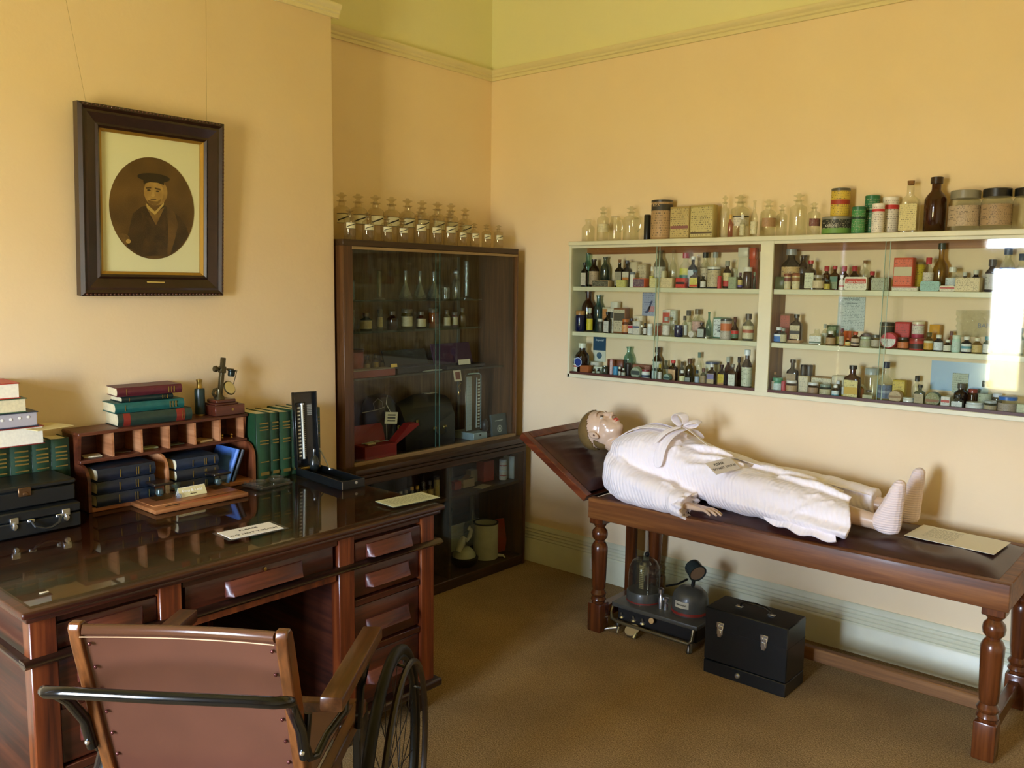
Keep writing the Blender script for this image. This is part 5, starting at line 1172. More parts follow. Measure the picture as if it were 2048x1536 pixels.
    if kind == 'T':
        th = .011; q = []
        rr = min(.008, h * .3)
        for cx, cz, a in ((r - rr, rr, -PI / 2), (r - rr, h - rr, 0), (-r + rr, h - rr, PI / 2), (-r + rr, rr, PI)):
            for k in range(6): q.append((cx + rr * math.cos(a + PI / 2 * k / 5), cz + rr * math.sin(a + PI / 2 * k / 5)))
        P_.append(('tin_body', MB().prism(q, -th, th, axis=1), gm_(body)))
        if label != '-': P_.append(('label', MB().prism([(x * .92, h / 2 + (z_ - h / 2) * .86) for x, z_ in q], -th - .0008, -th, axis=1), lab_(label)))
        return 'flat_tin', 'tin', P_, r, th + .001
    if kind == 'U':
        P_.append(('tube_body', MB().lathe([(0, 0), (r, 0), (r, h * .97), (r * .8, h), (0, h)], 16), gm_(body)))
        if label != '-': P_.append(('label', MB().lathe([(r * 1.02, h * .08), (r * 1.02, h * .9)], 12, a0=-2.9, a1=.6), lab_(label)))
        return 'tube', 'tube', P_, r, r
    # A: stoppered dispensing bottle
    P_.append(('glass_body', MB().lathe([(0, 0), (r * .93, 0), (r, r * .1), (r, h * .62), (r * .94, h * .67), (r * .66, h * .71), (r * .40, h * .735), (r * .37, h * .80), (r * .60, h * .825), (r * .60, h * .835), (0, h * .835)], 28), gm_(body)))
    P_.append(('stopper', MB().lathe([(0, h * .80), (r * .32, h * .80), (r * .30, h * .86), (r * .20, h * .885), (r * .42, h * .92), (r * .62, h * .935), (r * .60, h * .95), (r * .25, h * .97), (r * .22, h), (0, h)], 24), gm_(body)))
    if label != '-':
        P_.append(('label', MB().lathe([(r * 1.015, h * .27), (r * 1.015, h * .50)], 14, a0=-1.95, a1=.25), lab_(label)))
    return 'apothecary_bottle', 'bottle', P_, r, r
ZM = {'A': (1120, 440, .1074), 'B': (1320, 470, .1074), 'C': (1130, 570, .0977), 'D': (1310, 600, .1025), 'E': (1130, 670, .0977), 'F': (1310, 680, .1025), 'G': (1530, 470, .127), 'H': (1780, 470, .1309), 'I': (1530, 610, .127), 'J': (1780, 610, .1309), 'K': (1530, 700, .127), 'L': (1780, 720, .1309), 'M': (1120, 380, .2051), 'N': (1520, 340, .2578)}
LOC = {'A': (2, 'left bay top shelf'), 'B': (2, 'left bay top shelf'), 'C': (3, 'left bay middle shelf'), 'D': (3, 'left bay middle shelf'), 'E': (4, 'left bay bottom shelf'), 'F': (4, 'left bay bottom shelf'), 'G': (2, 'right bay top shelf'), 'H': (2, 'right bay top shelf'), 'I': (3, 'right bay middle shelf'), 'J': (3, 'right bay middle shelf'), 'K': (4, 'right bay bottom shelf'), 'L': (4, 'right bay bottom shelf'), 'M': (1, 'on top of wall cabinet'), 'N': (1, 'on top of wall cabinet')}
ROW = {'f': -.108, 'm': -.072, 'b': -.036}
TABLE = '''
A B 440 600 620 b aq - - tall aqua glass bottle
A F 415 520 790 f dk 141414 CFC8BC slim dark bottle with full-height pale label
A B 555 745 730 m br - B7A083 dark bottle with flared lip and wide beige label
A B 760 940 690 b gr - - clear bottle holding murky green liquid
A X 745 1060 1125 f B79A70 - 4A4636 low tan carton with dark panel
A F 965 1105 750 m dk cork A8A28E dark corked bottle with grey-beige label
A F 1115 1250 750 m dk 2A1A14 D8D2C0:C07A30:.35:.6 dark bottle with white and orange label
A X 1085 1240 1120 f C9C470 - D2CC7C small yellow-green carton
A X 1260 1440 780 b D6C8A6 - - blank cream carton with red spot
A C 1345 1450 970 f DDE0D6 6E7C8C - white tube with grey-blue cap
A X 1480 1640 820 b C3B088 - D0C2A0 pale stacked carton
A X 1470 1680 1090 f D0582C - 5A3A58 orange carton with purple panel
A B 1640 1725 870 m cl F0F0E8 D8D060 small bottle with white cap, yellow label
A X 1700 1830 1080 f D8CC8A - E2D89C small cream-yellow tin box
A B 1780 2000 570 b gy - CFCEC4 grey-glass bottle with sloping shoulders
A X 1898 1960 950 m E4DDBE - - narrow cream card
B N 140 290 280 b cl - - clear long-necked bottle
B B 300 520 330 m cl B03038 D6D860:3F7A6A:.4:.6 clear bottle with red cap, yellow-green label
B X 85 318 800 f DCC89A - E2D0A4 low cream carton printed in red
B X 325 500 800 f C43A2C - D84434:181818:.35:.6 red carton with dark emblem
B F 490 640 400 m dk E4E8E0 C6D4D8 black bottle with white cap, pale blue label
B F 575 740 650 f br 1F4A4A DCD060:C8402C:.05:.25 small brown bottle with yellow and red label
B B 745 930 325 b cl 20241C D8C8A8 clear bottle with dark green cap
B B 755 860 770 f dk - E6E6DC tiny dark bottle with round white label
B S 985 1200 320 b cl 9A9E96 - clear wide bottle with grey cap
B C 915 1155 590 m 23262A E0E2D8 CDBF9C black canister with white lid and beige label
B U 1055 1130 760 f C02A2C - D03438 red tube with pink end
B B 1185 1340 480 m br 9A9C90 E8DCA0:C8352A:.0:.4 brown bottle with cream and red label
B X 1335 1470 620 b CABF9A - D4CAA8 plain beige carton
B X 1300 1440 780 f 8E9C78 - 9AA886 small sage-green carton
B N 1420 1492 460 b cl - - small clear-necked vial
B X 1490 1668 410 b DAD6BE - - lower white carton of two stacked
B X 1490 1668 235 b E0DCC6 - - upper white carton of two stacked @410
B X 1700 1805 450 b B84426 - - lower red-orange carton of two stacked
B X 1690 1800 240 b C24A2A - - upper red-orange carton of two stacked @450
B B 1455 1545 700 f br 6A4A5A D8C070:5A4A9A:.0:.3 small bottle with yellow and violet label
B J 1550 1720 600 f am E6E4DA - brown wide-mouthed jar with white lid
B B 1735 1795 690 f gr 6A7A60 - narrow greenish vial at right end
C B 320 590 130 b am - - large brown bottle without label
C J 185 385 525 f co A87C48 - dark blue jar with tan lid
C B 450 575 470 f cl A8B4AC D8C830 clear bottle with yellow label
C B 590 800 210 b te - - tall teal-blue glass bottle
C J 665 785 690 f gy D8D6C8 - little jar of whitish crystals
C X 800 940 460 b CFC8A0 - C88A4C cream and orange carton
C F 815 930 550 f dk 15181C CDCAC0 slim black bottle with grey-white label
C X 945 1080 480 m D4CFB8 - DCD8C4:4A4A44:.62:.9 white carton with printed head portrait
C X 965 1110 345 b E0DECC - - taller blank white carton
C X 1130 1365 475 m 8A5A34 - C9BFA0:5A5240:.5:.85 brown carton with printed head portrait
C J 1090 1240 690 f or B8662A E0A060 orange-brown jar
C F 1265 1370 680 f br 101C3A D8D8CC:A81C34:.6:.95 small bottle with navy cap, red-banded label
C X 1390 1530 740 f CAC8B8 - D4D2C4:4A5A78:.5:.66 grey-white carton with blue print
C X 1450 1620 630 b E0D4B4 - E6DCC0 cream carton
C B 1555 1600 820 f cl E8E8E0 - tiny white-capped vial
C B 1605 1675 780 f dk 20201E DDDDD8 tiny dark vial with white label
C C 1690 1800 790 f E4E6DC F0F0E8 D6DEDE white round tub
C J 1850 1980 780 m pk 8E8A80 - pink-filled jar with grey lid
D B 150 300 330 f cl A2ACA6 E2DFD0 clear bottle with grey cap, broad white label
D X 180 325 190 b E2DCCC - DCD8C8:C0503C:.5:.95 white carton with red swoosh
D X 335 430 200 b C8CCB8 - D4D8C8 grey-green and white carton
D B 330 400 400 m cl D8D8D0 - small clear bottle
D J 375 545 490 f co 1A2650 - cobalt blue jar
D B 530 640 310 m cl 4A4438 E0E8E2 clear bottle with dark cap, narrow white label
D B 640 800 205 b cl 55524A D8D6AE clear bottle with cream-green label
D B 820 1030 180 b cl 6A5A3A CFA898 round clear bottle with stopper, pink label
D D 665 785 580 f C9C6BA - D8D4C6 small round cream tin on edge
D F 885 1025 440 m dk 281C1A B4BDB4 small dark bottle with grey label
D J 840 1035 690 f cl - - shallow clear glass dish
D X 1030 1290 340 b 5E8A70 - D8E0DC green carton lettered in black
D N 1080 1190 230 b aq - - aqua glass bottle neck behind green carton
D C 1270 1490 360 f B0A898 40443A C0B8A8:C8703C:.45:.9 orange and silver tin with dark domed lid
D N 1500 1640 330 f am 4A2018 3E6A50:C83C34:.55:.95 brown-necked bottle, green and red label
D B 1710 1925 270 f gy 4A423A D8D0A8:B05A3A:.45:.7 large cream-labelled bottle with dark cap
E B 300 580 150 b br E0E4D0 - large brown bottle with white cap and blue roundel
E J 180 330 470 f br E0E4DC DCDCC4:C04040:.6:.8 brown jar with white lid, cream label
E X 325 500 620 f A0541E - B0602A orange-brown carton
E X 440 730 545 b D4D0BC - DAD6C4 flat cream carton lying behind
E X 515 690 635 m D6DCC8 - - plain white carton
E B 560 620 690 f dk 2A2A28 C4CCB0 tiny dark vial, left of two
E B 650 720 680 f dk 2A2A28 C4CCB0 tiny dark vial, right of two
E J 750 895 630 f gr - - grey-green glass jar
E U 920 985 500 f D8A0A4 - E4C4C4 tall pink-white tube
E C 990 1090 640 f 3A8AB8 4A94C0 4E9CC8 light blue tin
E B 1100 1146 650 f cl D8DCC8 D8D8D0 thin white-labelled vial
E B 1155 1240 680 f gy C8CCC0 B8BCA8 frosted small bottle
E B 1080 1290 230 b aq - - aqua bottle with sloping shoulder
E X 740 1050 490 b 7E4228 - - open red-brown carton behind the tubes
E C 1240 1370 570 m 1C1614 28201C - tall black-brown tin
E D 1360 1570 690 f 8A9A80 - A6B096:3A4440:.3:.7 grey-green round tin on edge
E X 1420 1780 610 b 8A5440 - 965E48 long brown carton
E J 1570 1740 700 f E2E6DC 8A2A30 DCE4E4:283850:.3:.7 white jar with dark red lid
E C 1780 1890 680 f CADCE0 2A3440 D4E4E6 pale blue tin with dark lid
E B 1800 2000 250 b br 3A3028 D4D6C0 brown bottle with large white label
E B 1900 1990 600 f ol C8B040 DCD8CC small gold-capped bottle with white label
F B 165 275 400 b gy - C8C4A0 pale grey bottle
F D 175 315 690 f 6E8878 - 9AB0A0:2E4A44:.35:.65 small green-grey round tin on edge
F F 280 440 395 m br C23030 C8A070 red-capped bottle with square tan label
F B 478 590 590 f am E4E4D8 E0DFA8 amber bottle with white cap, lime-cream label
F B 480 590 420 b gy 5A4A30 - clear corked bottle
F B 600 770 360 b ol 5A3A1E - olive-gold bottle with brown stopper
F F 600 712 640 f dk 3A2418 8E968A small dark bottle with grey-green label
F B 780 870 590 f cl 14303C B4C4D0 clear bottle with navy cap, pale blue label
F B 815 925 240 b cl 6E8474 - clear bottle with ground glass stopper
F B 890 1010 550 f gy 6A4A40 A89068 clear bottle of brown powder
F C 1000 1265 420 b D8D8BE 5A6478 - white tin with dark domed lid
F F 1035 1190 470 f br E0DEDA C4B080:7A7498:.5:.95 brown bottle with lilac and beige label
F F 1245 1378 480 f br 3A1A14 C8B034:B08050:.0:.25 dark brown bottle with yellow label
F B 1365 1505 330 b am B8BAA8 - amber bottle with white cap
F F 1448 1600 470 f am 7A7468 DEDFCC amber bottle with tall white label
F B 1590 1705 330 b am 2A1C14 - amber bottle with dark cap
F B 1700 1905 190 f br D8E4EC CCD0B4 large brown bottle with white cap, cream label
G B 215 500 230 b dk 8E9496 D0B078 big clear bottle of dark liquid, grey cap
G X 160 298 660 m 3E4A26 - - dark green carton
G C 302 415 605 f C9A878 8A4A38 D8CFA8:7A3A38:.6:.95 small tin with cream and maroon label
G C 450 568 600 f C9B070 8A4A30 DCD4AC:8A5A30:.6:.95 small tin with gold and brown label
G B 500 690 320 b br - - dark brown flat-lipped bottle
G F 590 752 400 m br B02C34 D8DCC0 brown bottle with red cap, tall white label
G J 745 920 630 f cl 9A9484 D8C8A4 clear jar of white cream, metal lid
G B 880 1015 490 m am B02C3A - brown bottle with red cap, behind white cream jar
G F 1040 1175 490 m am B02C3A 8E9C78:5E8474:.55:.98 brown red-capped bottle with green label
G B 1190 1325 490 m am B02C3A - brown red-capped bottle behind small white bottle
G B 1345 1495 490 b am B02C3A - brown red-capped bottle behind white pastille tin
G B 940 1025 700 f br 3A5060 C8B44A small dark bottle with yellow label
G B 1172 1258 630 f E2E4DE F0F0EC E2E2DA:C86060:.3:.45 small white bottle with white cap
G T 1270 1622 660 f E2DEC8 - E4E2D0:C83422:.5:.92 large white pastille tin with red band
G B 1500 1660 410 b cl cork - clear corked round bottle
G B 1665 1795 570 m am B83040 - short brown bottle with red cap, behind grey-green carton
G X 1652 1905 670 f A4A890 - B0B49C grey-green carton
H X 45 440 790 f D6D4C0 - DEDCCA:C04040:.8:.98 long low white carton under the orange tin
H X 42 330 350 f D4583C - DC6A4C:C9C0A0:.35:.7 orange-red tin with white lettering @790
H C 330 540 410 b D4BC28 8A7850 D8C22E tall yellow tin
H B 540 690 345 m cl B83040 DCD6C8 clear bottle with red cap, white label
H N 690 905 125 b yl 2A3A34 - tall clear bottle of amber liquid
H T 480 772 705 f 8EB8B0 - 9AC4BC turquoise flat tin
H B 900 1085 490 m cl E0E4D8 D0DCE0 clear bottle with white cap and blue-white label
H T 812 1050 775 f E2D8BC - E6DEC6:B83030:.5:.75 small cream tin with red lettering
H X 1055 1430 650 f DACBA4 - E0D2AC wide cream carton with typed label
H B 1095 1205 570 b na D8DCD0 - navy bottle with white cap behind cream carton, left
H B 1250 1390 535 b na D8DCD0 - navy bottle with white cap behind cream carton, right
H B 1430 1620 370 m br 4A4648 C8C8C4 brown bottle with pale label, right of cream carton
H B 1680 1885 200 b cl 3A4E6A 3A62B0 clear bottle with blue cap behind window reflection, left
H B 1900 2070 285 b cl 3A4E6A 3A62B0 clear bottle with blue cap behind window reflection, right
I B 80 225 345 f na D8E2E4 2A78C8:E4ECEC:.7:.95 navy bottle with bright blue label
I B 240 345 360 f gr 8E9488 C4BE96 grey bottle with oval cream label
I X 285 440 140 b 8A6A4A - B05A44 brown carton with red diamond
I X 360 618 585 f B08A58 - B8946A low tan carton
I F 435 612 175 f br 1C1C1A C9BC98:2A2A28:.35:.6 cream-labelled bottle with black figure @585
I F 670 880 380 f cl - DCE0D8:4A6A5A:.1:.3 squat clear bottle with white-edged label
I B 905 990 300 m cl A0A496 D8DAC8 thin clear bottle with white label
I B 968 1108 410 f br E4E4DC B8986A brown bottle with white cap, tan label
I X 995 1145 320 b 4A5E3A - 6E8250 green carton
I B 1112 1178 390 m te 1F5A50 A8A850 teal-capped bottle
I B 1182 1255 370 f pk 6A3040 B0AE9A pale vial with maroon cap
I X 1255 1370 410 b C85A24 - - orange carton
I B 1272 1360 520 f br C86A30 DCD08A:E0A030:.1:.35 small bottle with yellow and orange label
I B 1362 1490 420 f am B84A30 CFB89A:2A2018:.3:.45 brown bottle with cream-pink label
I D 1490 1705 415 b 4A3A40 - 5E4C4E dark round tin standing on edge
I J 1503 1668 500 f A8B08C B0C0A8 B0AE90 pale green ceramic pot
I J 1685 1820 470 f cl 4E544C B8B098 clear jar with dark lid
I C 1820 2035 270 b 3A3E34 2E322A C8AE80:3A3E34:.45:.98 black and tan round tin
I D 1840 2110 450 f C02A3E - D8D8D0:C83A48:.62:1.0 red round tin with white band, on edge
J X 105 328 260 b C03430 - C83C38 plain red carton
J J 122 278 495 f br 2A2A24 D07A48 brown jar with orange label
J C 305 530 510 f A82E28 8A2420 B43830:3A2A20:.1:.7 wide dark red tin
J C 350 525 250 b B83060 D6CFB0 D8D4C4:A82848:.25:.6 tall tin with cream lid and maroon band
J B 545 680 420 f ol 5A5630 D0A038:C4C8A8:.75:.98 olive bottle with yellow label
J X 620 778 300 b C8922E - - ochre-yellow carton
J B 692 828 455 f na D8DCD0 D8E4E8 navy bottle with white cap, white label
J B 838 950 530 f br D8DCC8 D8D8C4 short dark bottle with white cap
J J 952 1078 460 f B4D4C4 C4D8C4 C4DCD0 pale green jar
J B 1082 1230 480 f na DCE0D8 DCE2DC:5A98A8:.4:.7 navy bottle with white and teal label
J B 1255 1400 500 f yl D8D4BC C8B070 clear bottle of tan powder
J B 900 990 400 b pk 6A4A4A - small mauve bottle
J B 1422 1530 480 f te 4A8A90 D4DCDC teal bottle with white label beside window reflection
J B 1600 1730 440 m cl 4A5A60 D4D8D8 clear bottle behind the window reflection
J B 1960 2060 350 m te 3A5A60 C4CCC8 grey-blue bottle at right edge of photo
K B 50 155 350 f cl cork B4A68C clear corked bottle at left end
K J 165 330 440 f 3E8A66 4A9470 C8DCD4 green jar with slanting white label
K D 230 370 330 b 6E6E3C - 8A8A52 olive round tin on edge
K F 360 530 150 m dk 2A1814 A08A66 tall black bottle with tan label
K C 555 640 230 b 2A2824 1A1A18 - narrow black tin, left of two
K C 652 750 235 b 3A3A38 28282E - narrow black tin, right of two
K U 335 405 490 f A82834 - - dark red tube
K J 415 580 485 f br DCDCD8 B8986A brown jar with white lid, tan label
K X 540 690 410 m CFC4A2 - D6CCAC cream carton with round emblem
K J 680 842 510 f br D8DCDC A88868 brown jar with white lid, brownish label
K X 705 1030 420 b 9A7A4E - D8D0AE:8A6A44:.0:.55 long cream and brown carton
K J 862 1040 540 f te 7E9080 C0B88E clear jar with cream label, blue base
K X 1050 1240 400 b C8C0A0 - D0C8AA pale carton behind small bottles
K B 1057 1170 550 f br D0D8D8 D0E0E0:3AA0C0:.05:.35 small brown bottle with blue-white label
K B 1105 1215 480 m gy C0CACC - grey bottle with pale cap
K C 1175 1300 590 f DCE2DC E4E8E0 DCE4E0:D8C850:.0:.3 white and yellow round tub
K F 1232 1480 240 f am 1E1E1C D8CC86:C8A43C:.2:.6 large amber bottle with black cap, yellow label
K D 1440 1665 270 b DCDCD0 - C89A28 round yellow tin with white rim
K X 1490 1610 610 m C07A44 - C8865A small orange carton
K J 1612 1838 290 m cl A0AAA4 - tall clear jar with metal lid
K F 1642 1820 640 f cl 4A4038 B8B488 small clear bottle with cream label
K N 1835 2060 190 m cl 20304A 6E7C92:9AA4B0:.4:.6 clear bottle with navy cap, blue-grey label
K D 1832 2050 610 f B09464 - BCA478:8A6A40:.4:.6 tan round tin on edge
L X 98 288 310 m C4AA3C - CCB44A yellow carton
L J 78 240 560 f DCDCD0 D6DAC8 - small white ceramic pot
L F 278 440 370 f gr 2A2824 B0A078 clear bottle with dark neck, beige label
L B 362 480 240 b cl 1C1E1C - clear bottle with black cap
L D 452 700 450 f 5A6230 - 7A7A40:8A5A30:.3:.5 olive-green round tin on edge
L X 705 840 550 f DAD8CC - DEDCD0:C05040:.5:.75 white carton with red print
L X 865 950 545 m D0D4C8 - D8DCD0 white carton behind labelled bottle
L F 945 1135 540 f cl 2E2A24 D8DCD4 clear bottle with wide white label
L B 1000 1190 360 b br 4E4A40 - brown bottle behind white labels
L J 1165 1420 645 f DCE0DC D4DCD8 - white ceramic ointment pot
L J 1438 1620 620 f gr A0A8A4 A89C7C greenish jar with metal lid
L J 1210 1350 440 b am 8A3A30 - brown jar with red lid
L B 1370 1560 320 b cl 20302E B4BCA0 clear bottle with black cap near window reflection
L J 1570 1710 510 b gy D0D4DC - grey jar with white lid
L J 1665 1935 560 f cl 2A6AC0 A09484 clear jar with bright blue lid
L X 1945 2070 670 f B8BC98 - C4C8A6 pale green carton at right edge
M B 215 340 290 m cl - - clear glass measure at left end
M A 365 482 165 m cl - D8CFA4 clear stoppered bottle with cream label, left end
M J 485 600 260 m cl - - clear glass jug between two stoppered bottles
M A 622 775 160 m cl - - round clear decanter with handle
M U 822 888 240 m 181A18 - - slim black tube
M C 896 1100 100 m B08E62 3A3834 B8986C:3E3A30:.78:.96 tall oval tan tin lettered REX
M X 1100 1285 165 m B09A5E - C0AE74:8A5A50:.3:.4 square yellowed tin, left of two
M X 1296 1520 150 m B0A062 - C4B87C:5A4A30:.1:.16 square yellowed tin, right of two
M A 1568 1660 55 m cl - - slender stoppered apothecary bottle
M A 1685 1862 50 b cl - D8D4C0:2A2A24:.9:1.0 wide stoppered bottle with cream label
M B 1640 1690 240 f pk D8B060 - tiny pink-tinted vial
M B 1756 1810 240 f cl D8DCDC D4D0A8 tiny labelled vial before the wide bottle
M N 1868 1935 100 f cl - D8D4B0 clear slender bottle with white label
N A 10 128 230 m cl - B08A60 stoppered bottle with worn tan label
N A 135 215 268 m cl - - small stoppered bottle
N A 240 370 180 m cl - - large square-stoppered bottle
N A 376 472 250 f cl - 6A2A28 stoppered bottle with maroon label
N C 490 712 365 m 3A4634 8A8878 2E3028:6E9A48:.0:.4 low round tin lettered cellona
N C 560 700 145 m C8A83C 5A5648 D4B84A:A83C28:.45:.65 tall yellow tin on the low round tin @365
N C 720 820 285 f 2E7A50 2A6A48 3E8A4C:143A28:.6:.7 short green canister
N C 822 930 198 b 2E7A50 2A7048 2E7A50:143A28:.6:.66 tall green canister
N C 876 968 260 f E4DCD0 EEEAE0 E6E0D4:C83838:.82:.92 shorter white talc tin with red stripes
N C 962 1078 210 b E4DCD0 EEEAE0 E6E0D4:C83838:.72:.86 taller white talc tin with red stripes
N F 1096 1252 92 m cl cork D4C88C clear corked flask with cream label
N B 1296 1455 55 m am 2A1610 - large amber bottle with dark lip
N J 1498 1725 160 m cl 8A8674 B8A488 large clear jar with worn metal lid
N J 1738 1955 145 m cl 15181A A88E6C large clear jar with black lid
N J 1975 2195 140 m cl 15181A - large clear jar with black lid at photo's right edge
'''
ITEMS = []
for ln in TABLE.strip().split('\n'):
    p = ln.split(' ', 9); z_, kind, x0, x1, top, row, body, cap, lab, desc = p; X0, Y0, sc = ZM[z_]; sh, loc = LOC[z_]
    zb = None
    if '@' in desc: desc, zb = desc.rsplit(' @', 1); zb = float(zb)
    y = ROW[row] * (1.0 if sh != 1 else .95)
    u0, u1, v = X0 + float(x0) * sc, X0 + float(x1) * sc, Y0 + float(top) * sc
    zs_ = SHELF[sh] + .0005
    if kind in 'XTDF': a, b = px(u0, v, y=y), px(u1, v, y=y); wd = b.x - a.x; cx = (a.x + b.x) / 2
    else:
        a = px((u0 + u1) / 2, v, y=y); dist = (a - CAM).dot(CF); wd = (u1 - u0) * dist / FPX; cx = a.x
    zt = px((u0 + u1) / 2, v, y=y).z
    if zb is not None:
        q = px((u0 + u1) / 2, Y0 + zb * sc, y=y).z; zs_ = q
    h = max(zt - zs_, .012)
    if kind == 'D': wd = min(wd, h * 1.3)
    ITEMS.append(dict(k=kind, w=wd, h=h, x=cx, y=y, z=zs_, sh=sh, b=body, c=cap, l=lab, d=desc, loc=loc, st=zb is not None, z0=z_))
# settle each item on its shelf so that none overlap
for it in ITEMS:
    nm, cat, parts_, hx, hy = make_item(it['k'], it['w'], it['h'], it['b'], it['c'], it['l'])
    it.update(nm=nm, cat=cat, parts=parts_, hx=hx, hy=hy)
LIM = {1: (-.158, -.004), 2: (-.126, -.014), 3: (-.126, -.006), 4: (-.128, -.006)}
def clampi(it):
    lo, hi = LIM[it['sh']]; hi = hi if it['sh'] != 2 or it['z'] + it['h'] > 1.75 else -.006
    it['y'] = min(max(it['y'], lo + it['hy']), hi - it['hy'])
for it in ITEMS: clampi(it)
for rnd in range(60):
    mv = False
    for i, a in enumerate(ITEMS):
        for b in ITEMS[i + 1:]:
            if a['sh'] != b['sh'] or a['z'] + a['h'] < b['z'] + .001 or b['z'] + b['h'] < a['z'] + .001: continue
            ox = a['hx'] + b['hx'] + .001 - abs(a['x'] - b['x']); oy = a['hy'] + b['hy'] + .001 - abs(a['y'] - b['y'])
            if ox <= 0 or oy <= 0: continue
            if a['k'] not in 'XTDF' and b['k'] not in 'XTDF':
                dx, dy = b['x'] - a['x'], b['y'] - a['y']; D_ = math.hypot(dx, dy); pen = a['hx'] + b['hx'] + .001 - D_
                if pen <= 0: continue
                if D_ < 1e-5: dx, D_ = 1e-3, 1e-3
                for q, s in ((a, -1), (b, 1)): q['x'] += s * dx / D_ * pen * .5; q['y'] += s * dy / D_ * pen * .5; clampi(q)
                mv = True; continue
            mv = True
            if ox < oy * .6 or rnd > 30 and ox < oy:
                s = 1 if b['x'] > a['x'] else -1; a['x'] -= s * ox / 2; b['x'] += s * ox / 2
            else:
                s = 1 if b['y'] > a['y'] else -1; a['y'] -= s * oy / 2; b['y'] += s * oy / 2; clampi(a); clampi(b)
                if rnd > 6: sx_ = 1 if b['x'] > a['x'] else -1; a['x'] -= sx_ * min(ox, .002); b['x'] += sx_ * min(ox, .002)
    if not mv: break
BAYS = {2: ((WXa + .016, 1.750), (1.814, WXb - .016))}
for it in ITEMS:
    if it['sh'] == 1: continue
    lo, hi = BAYS[2][0] if it['z0'] in 'ABCDEF' else BAYS[2][1]
    it['x'] = min(max(it['x'], lo + it['hx']), hi - it['hx'])
# a stacked item rests on whatever stands beneath it
for it in ITEMS:
    if it['st']:
        best = min((o for o in ITEMS if o is not it and not o['st'] and o['sh'] == it['sh'] and o['z0'] == it['z0']), key=lambda o: abs(o['z'] + o['h'] - it['z']) + 2 * abs(o['x'] - it['x']))
        it['x'] = best['x'] + max(-.01, min(.01, it['x'] - best['x'])); it['y'] = best['y']; top_ = it['z'] + it['h']; it['z'] = best['z'] + best['h'] + .0003
seen = {}
BYD = {}
for it in ITEMS:
    e = thing(it['nm'], '%s, %s' % (it['d'], it['loc']), it['cat'], (it['x'], it['y'], it['z']))
    first = None
    for n_, mb, mt in it['parts']:
        mb.build(n_, mt, e, smooth=50)
    BYD[it['d']] = (e, it)
def onitem(key, s, size, dz, col, rot=0, sx=1):
    e, it = BYD[key]; r = it['hy']
    M = T((0, -r - .0016, it['h'] * dz)) @ frame3((0, 0, 0), (math.cos(rot), 0, math.sin(rot)), (0, 0, 1))
    text(s, size, M, plain(col, .6, name='label_print'), e, sx=sx)
onitem('large white pastille tin with red band', "Calder's Pastilles", .0115, .62, 'F2EEDC')
onitem('low round tin lettered cellona', 'cellona', .018, .5, 'D8D8C8')
onitem('tall oval tan tin lettered REX', 'REX', .022, .86, 'C9B088')
onitem('green carton lettered in black', 'BYL', .026, .5, '20302A', PI / 2)
e, it = BYD['large brown bottle with white cap and blue roundel']
MB().lathe([(0, 0), (.026, 0), (.026, .001), (0, .001)], 28, T((0, -it['hy'] - .001, it['h'] * .38)) @ RX(PI / 2)).build('label', plain('1E3A8A', .5, name='blue_roundel'), e)
MB().lathe([(.021, .001), (.024, .001), (.024, .0016), (.021, .0016)], 28, T((0, -it['hy'] - .001, it['h'] * .38)) @ RX(PI / 2)).build('label', plain('DDE4EC', .5, name='white_ring'), e)
e, it = BYD['round clear decanter with handle']
MB().tube([(it['hx'] * .5, 0, it['h'] * .66), (it['hx'] * 1.25, 0, it['h'] * .64), (it['hx'] * 1.45, 0, it['h'] * .5), (it['hx'] * 1.3, 0, it['h'] * .34), (it['hx'] * .97, 0, it['h'] * .26)], .004, 8).build('handle', gm_('cl'), e)
e, it = BYD['clear glass jug between two stoppered bottles']
MB().tube([(it['hx'] * .9, 0, it['h'] * .9), (it['hx'] * 1.4, 0, it['h'] * .85), (it['hx'] * 1.4, 0, it['h'] * .5), (it['hx'] * .95, 0, it['h'] * .35)], .003, 8).build('handle', gm_('cl'), e)

# ---- papers fixed to the wall inside the wall cabinet
def sheet(name, lab, cat, zk, x0, x1, y0, y1, mat, th=.0012, y=-.0025):
    X0, Y0, sc = ZM[zk]; a = px(X0 + x0 * sc, Y0 + y0 * sc, y=y); b = px(X0 + x1 * sc, Y0 + y1 * sc, y=y)
    o = thing(name, lab, cat, ((a.x + b.x) / 2, y, b.z)); w_, h_ = (b.x - a.x) / 2, a.z - b.z
    MB().box(-w_, w_, -th / 2, th / 2, 0, h_).build('paper', mat, o); return o, w_, h_
o, w_, h_ = sheet('leaflet', 'blue leaflet with a bird drawing on the wall, left bay middle shelf', 'leaflet', 'C', 1590, 1850, 150, 640, printed('9CA6BC', '5A6484', 10, .45))
bird = [(-.7, .18), (-.35, .22), (.05, .42), (.25, .62), (.42, .66), (.62, .60), (.45, .56), (.32, .44), (.12, .26), (-.1, .14), (-.4, .12)]
MB().prism([(x * w_, z_ * h_) for x, z_ in bird], -.0012, -.0008, axis=1).build('bird_print', plain('3A4668', .6, name='bird_ink'), o, smooth=0)
MB().box(-.0 * w_, w_ * .85, -.0012, -.0008, h_ * .18, h_ * .42).build('red_print', printed('C48E90', '8A4A50', 5, .5), o)
o, w_, h_ = sheet('leaflet', 'dark blue and cream leaflet on the wall, left bay bottom shelf', 'leaflet', 'E', 585, 830, 35, 560, plain('CDD0BC', .6, name='cream_leaflet'))
MB().box(-w_, w_, -.0012, -.0007, h_ * .46, h_).build('blue_panel', plain('1D4560', .5, name='blue_panel'), o)
text('Imperial', h_ * .12, T((0, -.0016, h_ * .88)) @ frame3((0, 0, 0), (1, 0, 0), (0, 0, 1)), plain('D8E0E0', .6, name='pale_print'), o, shear=.3)
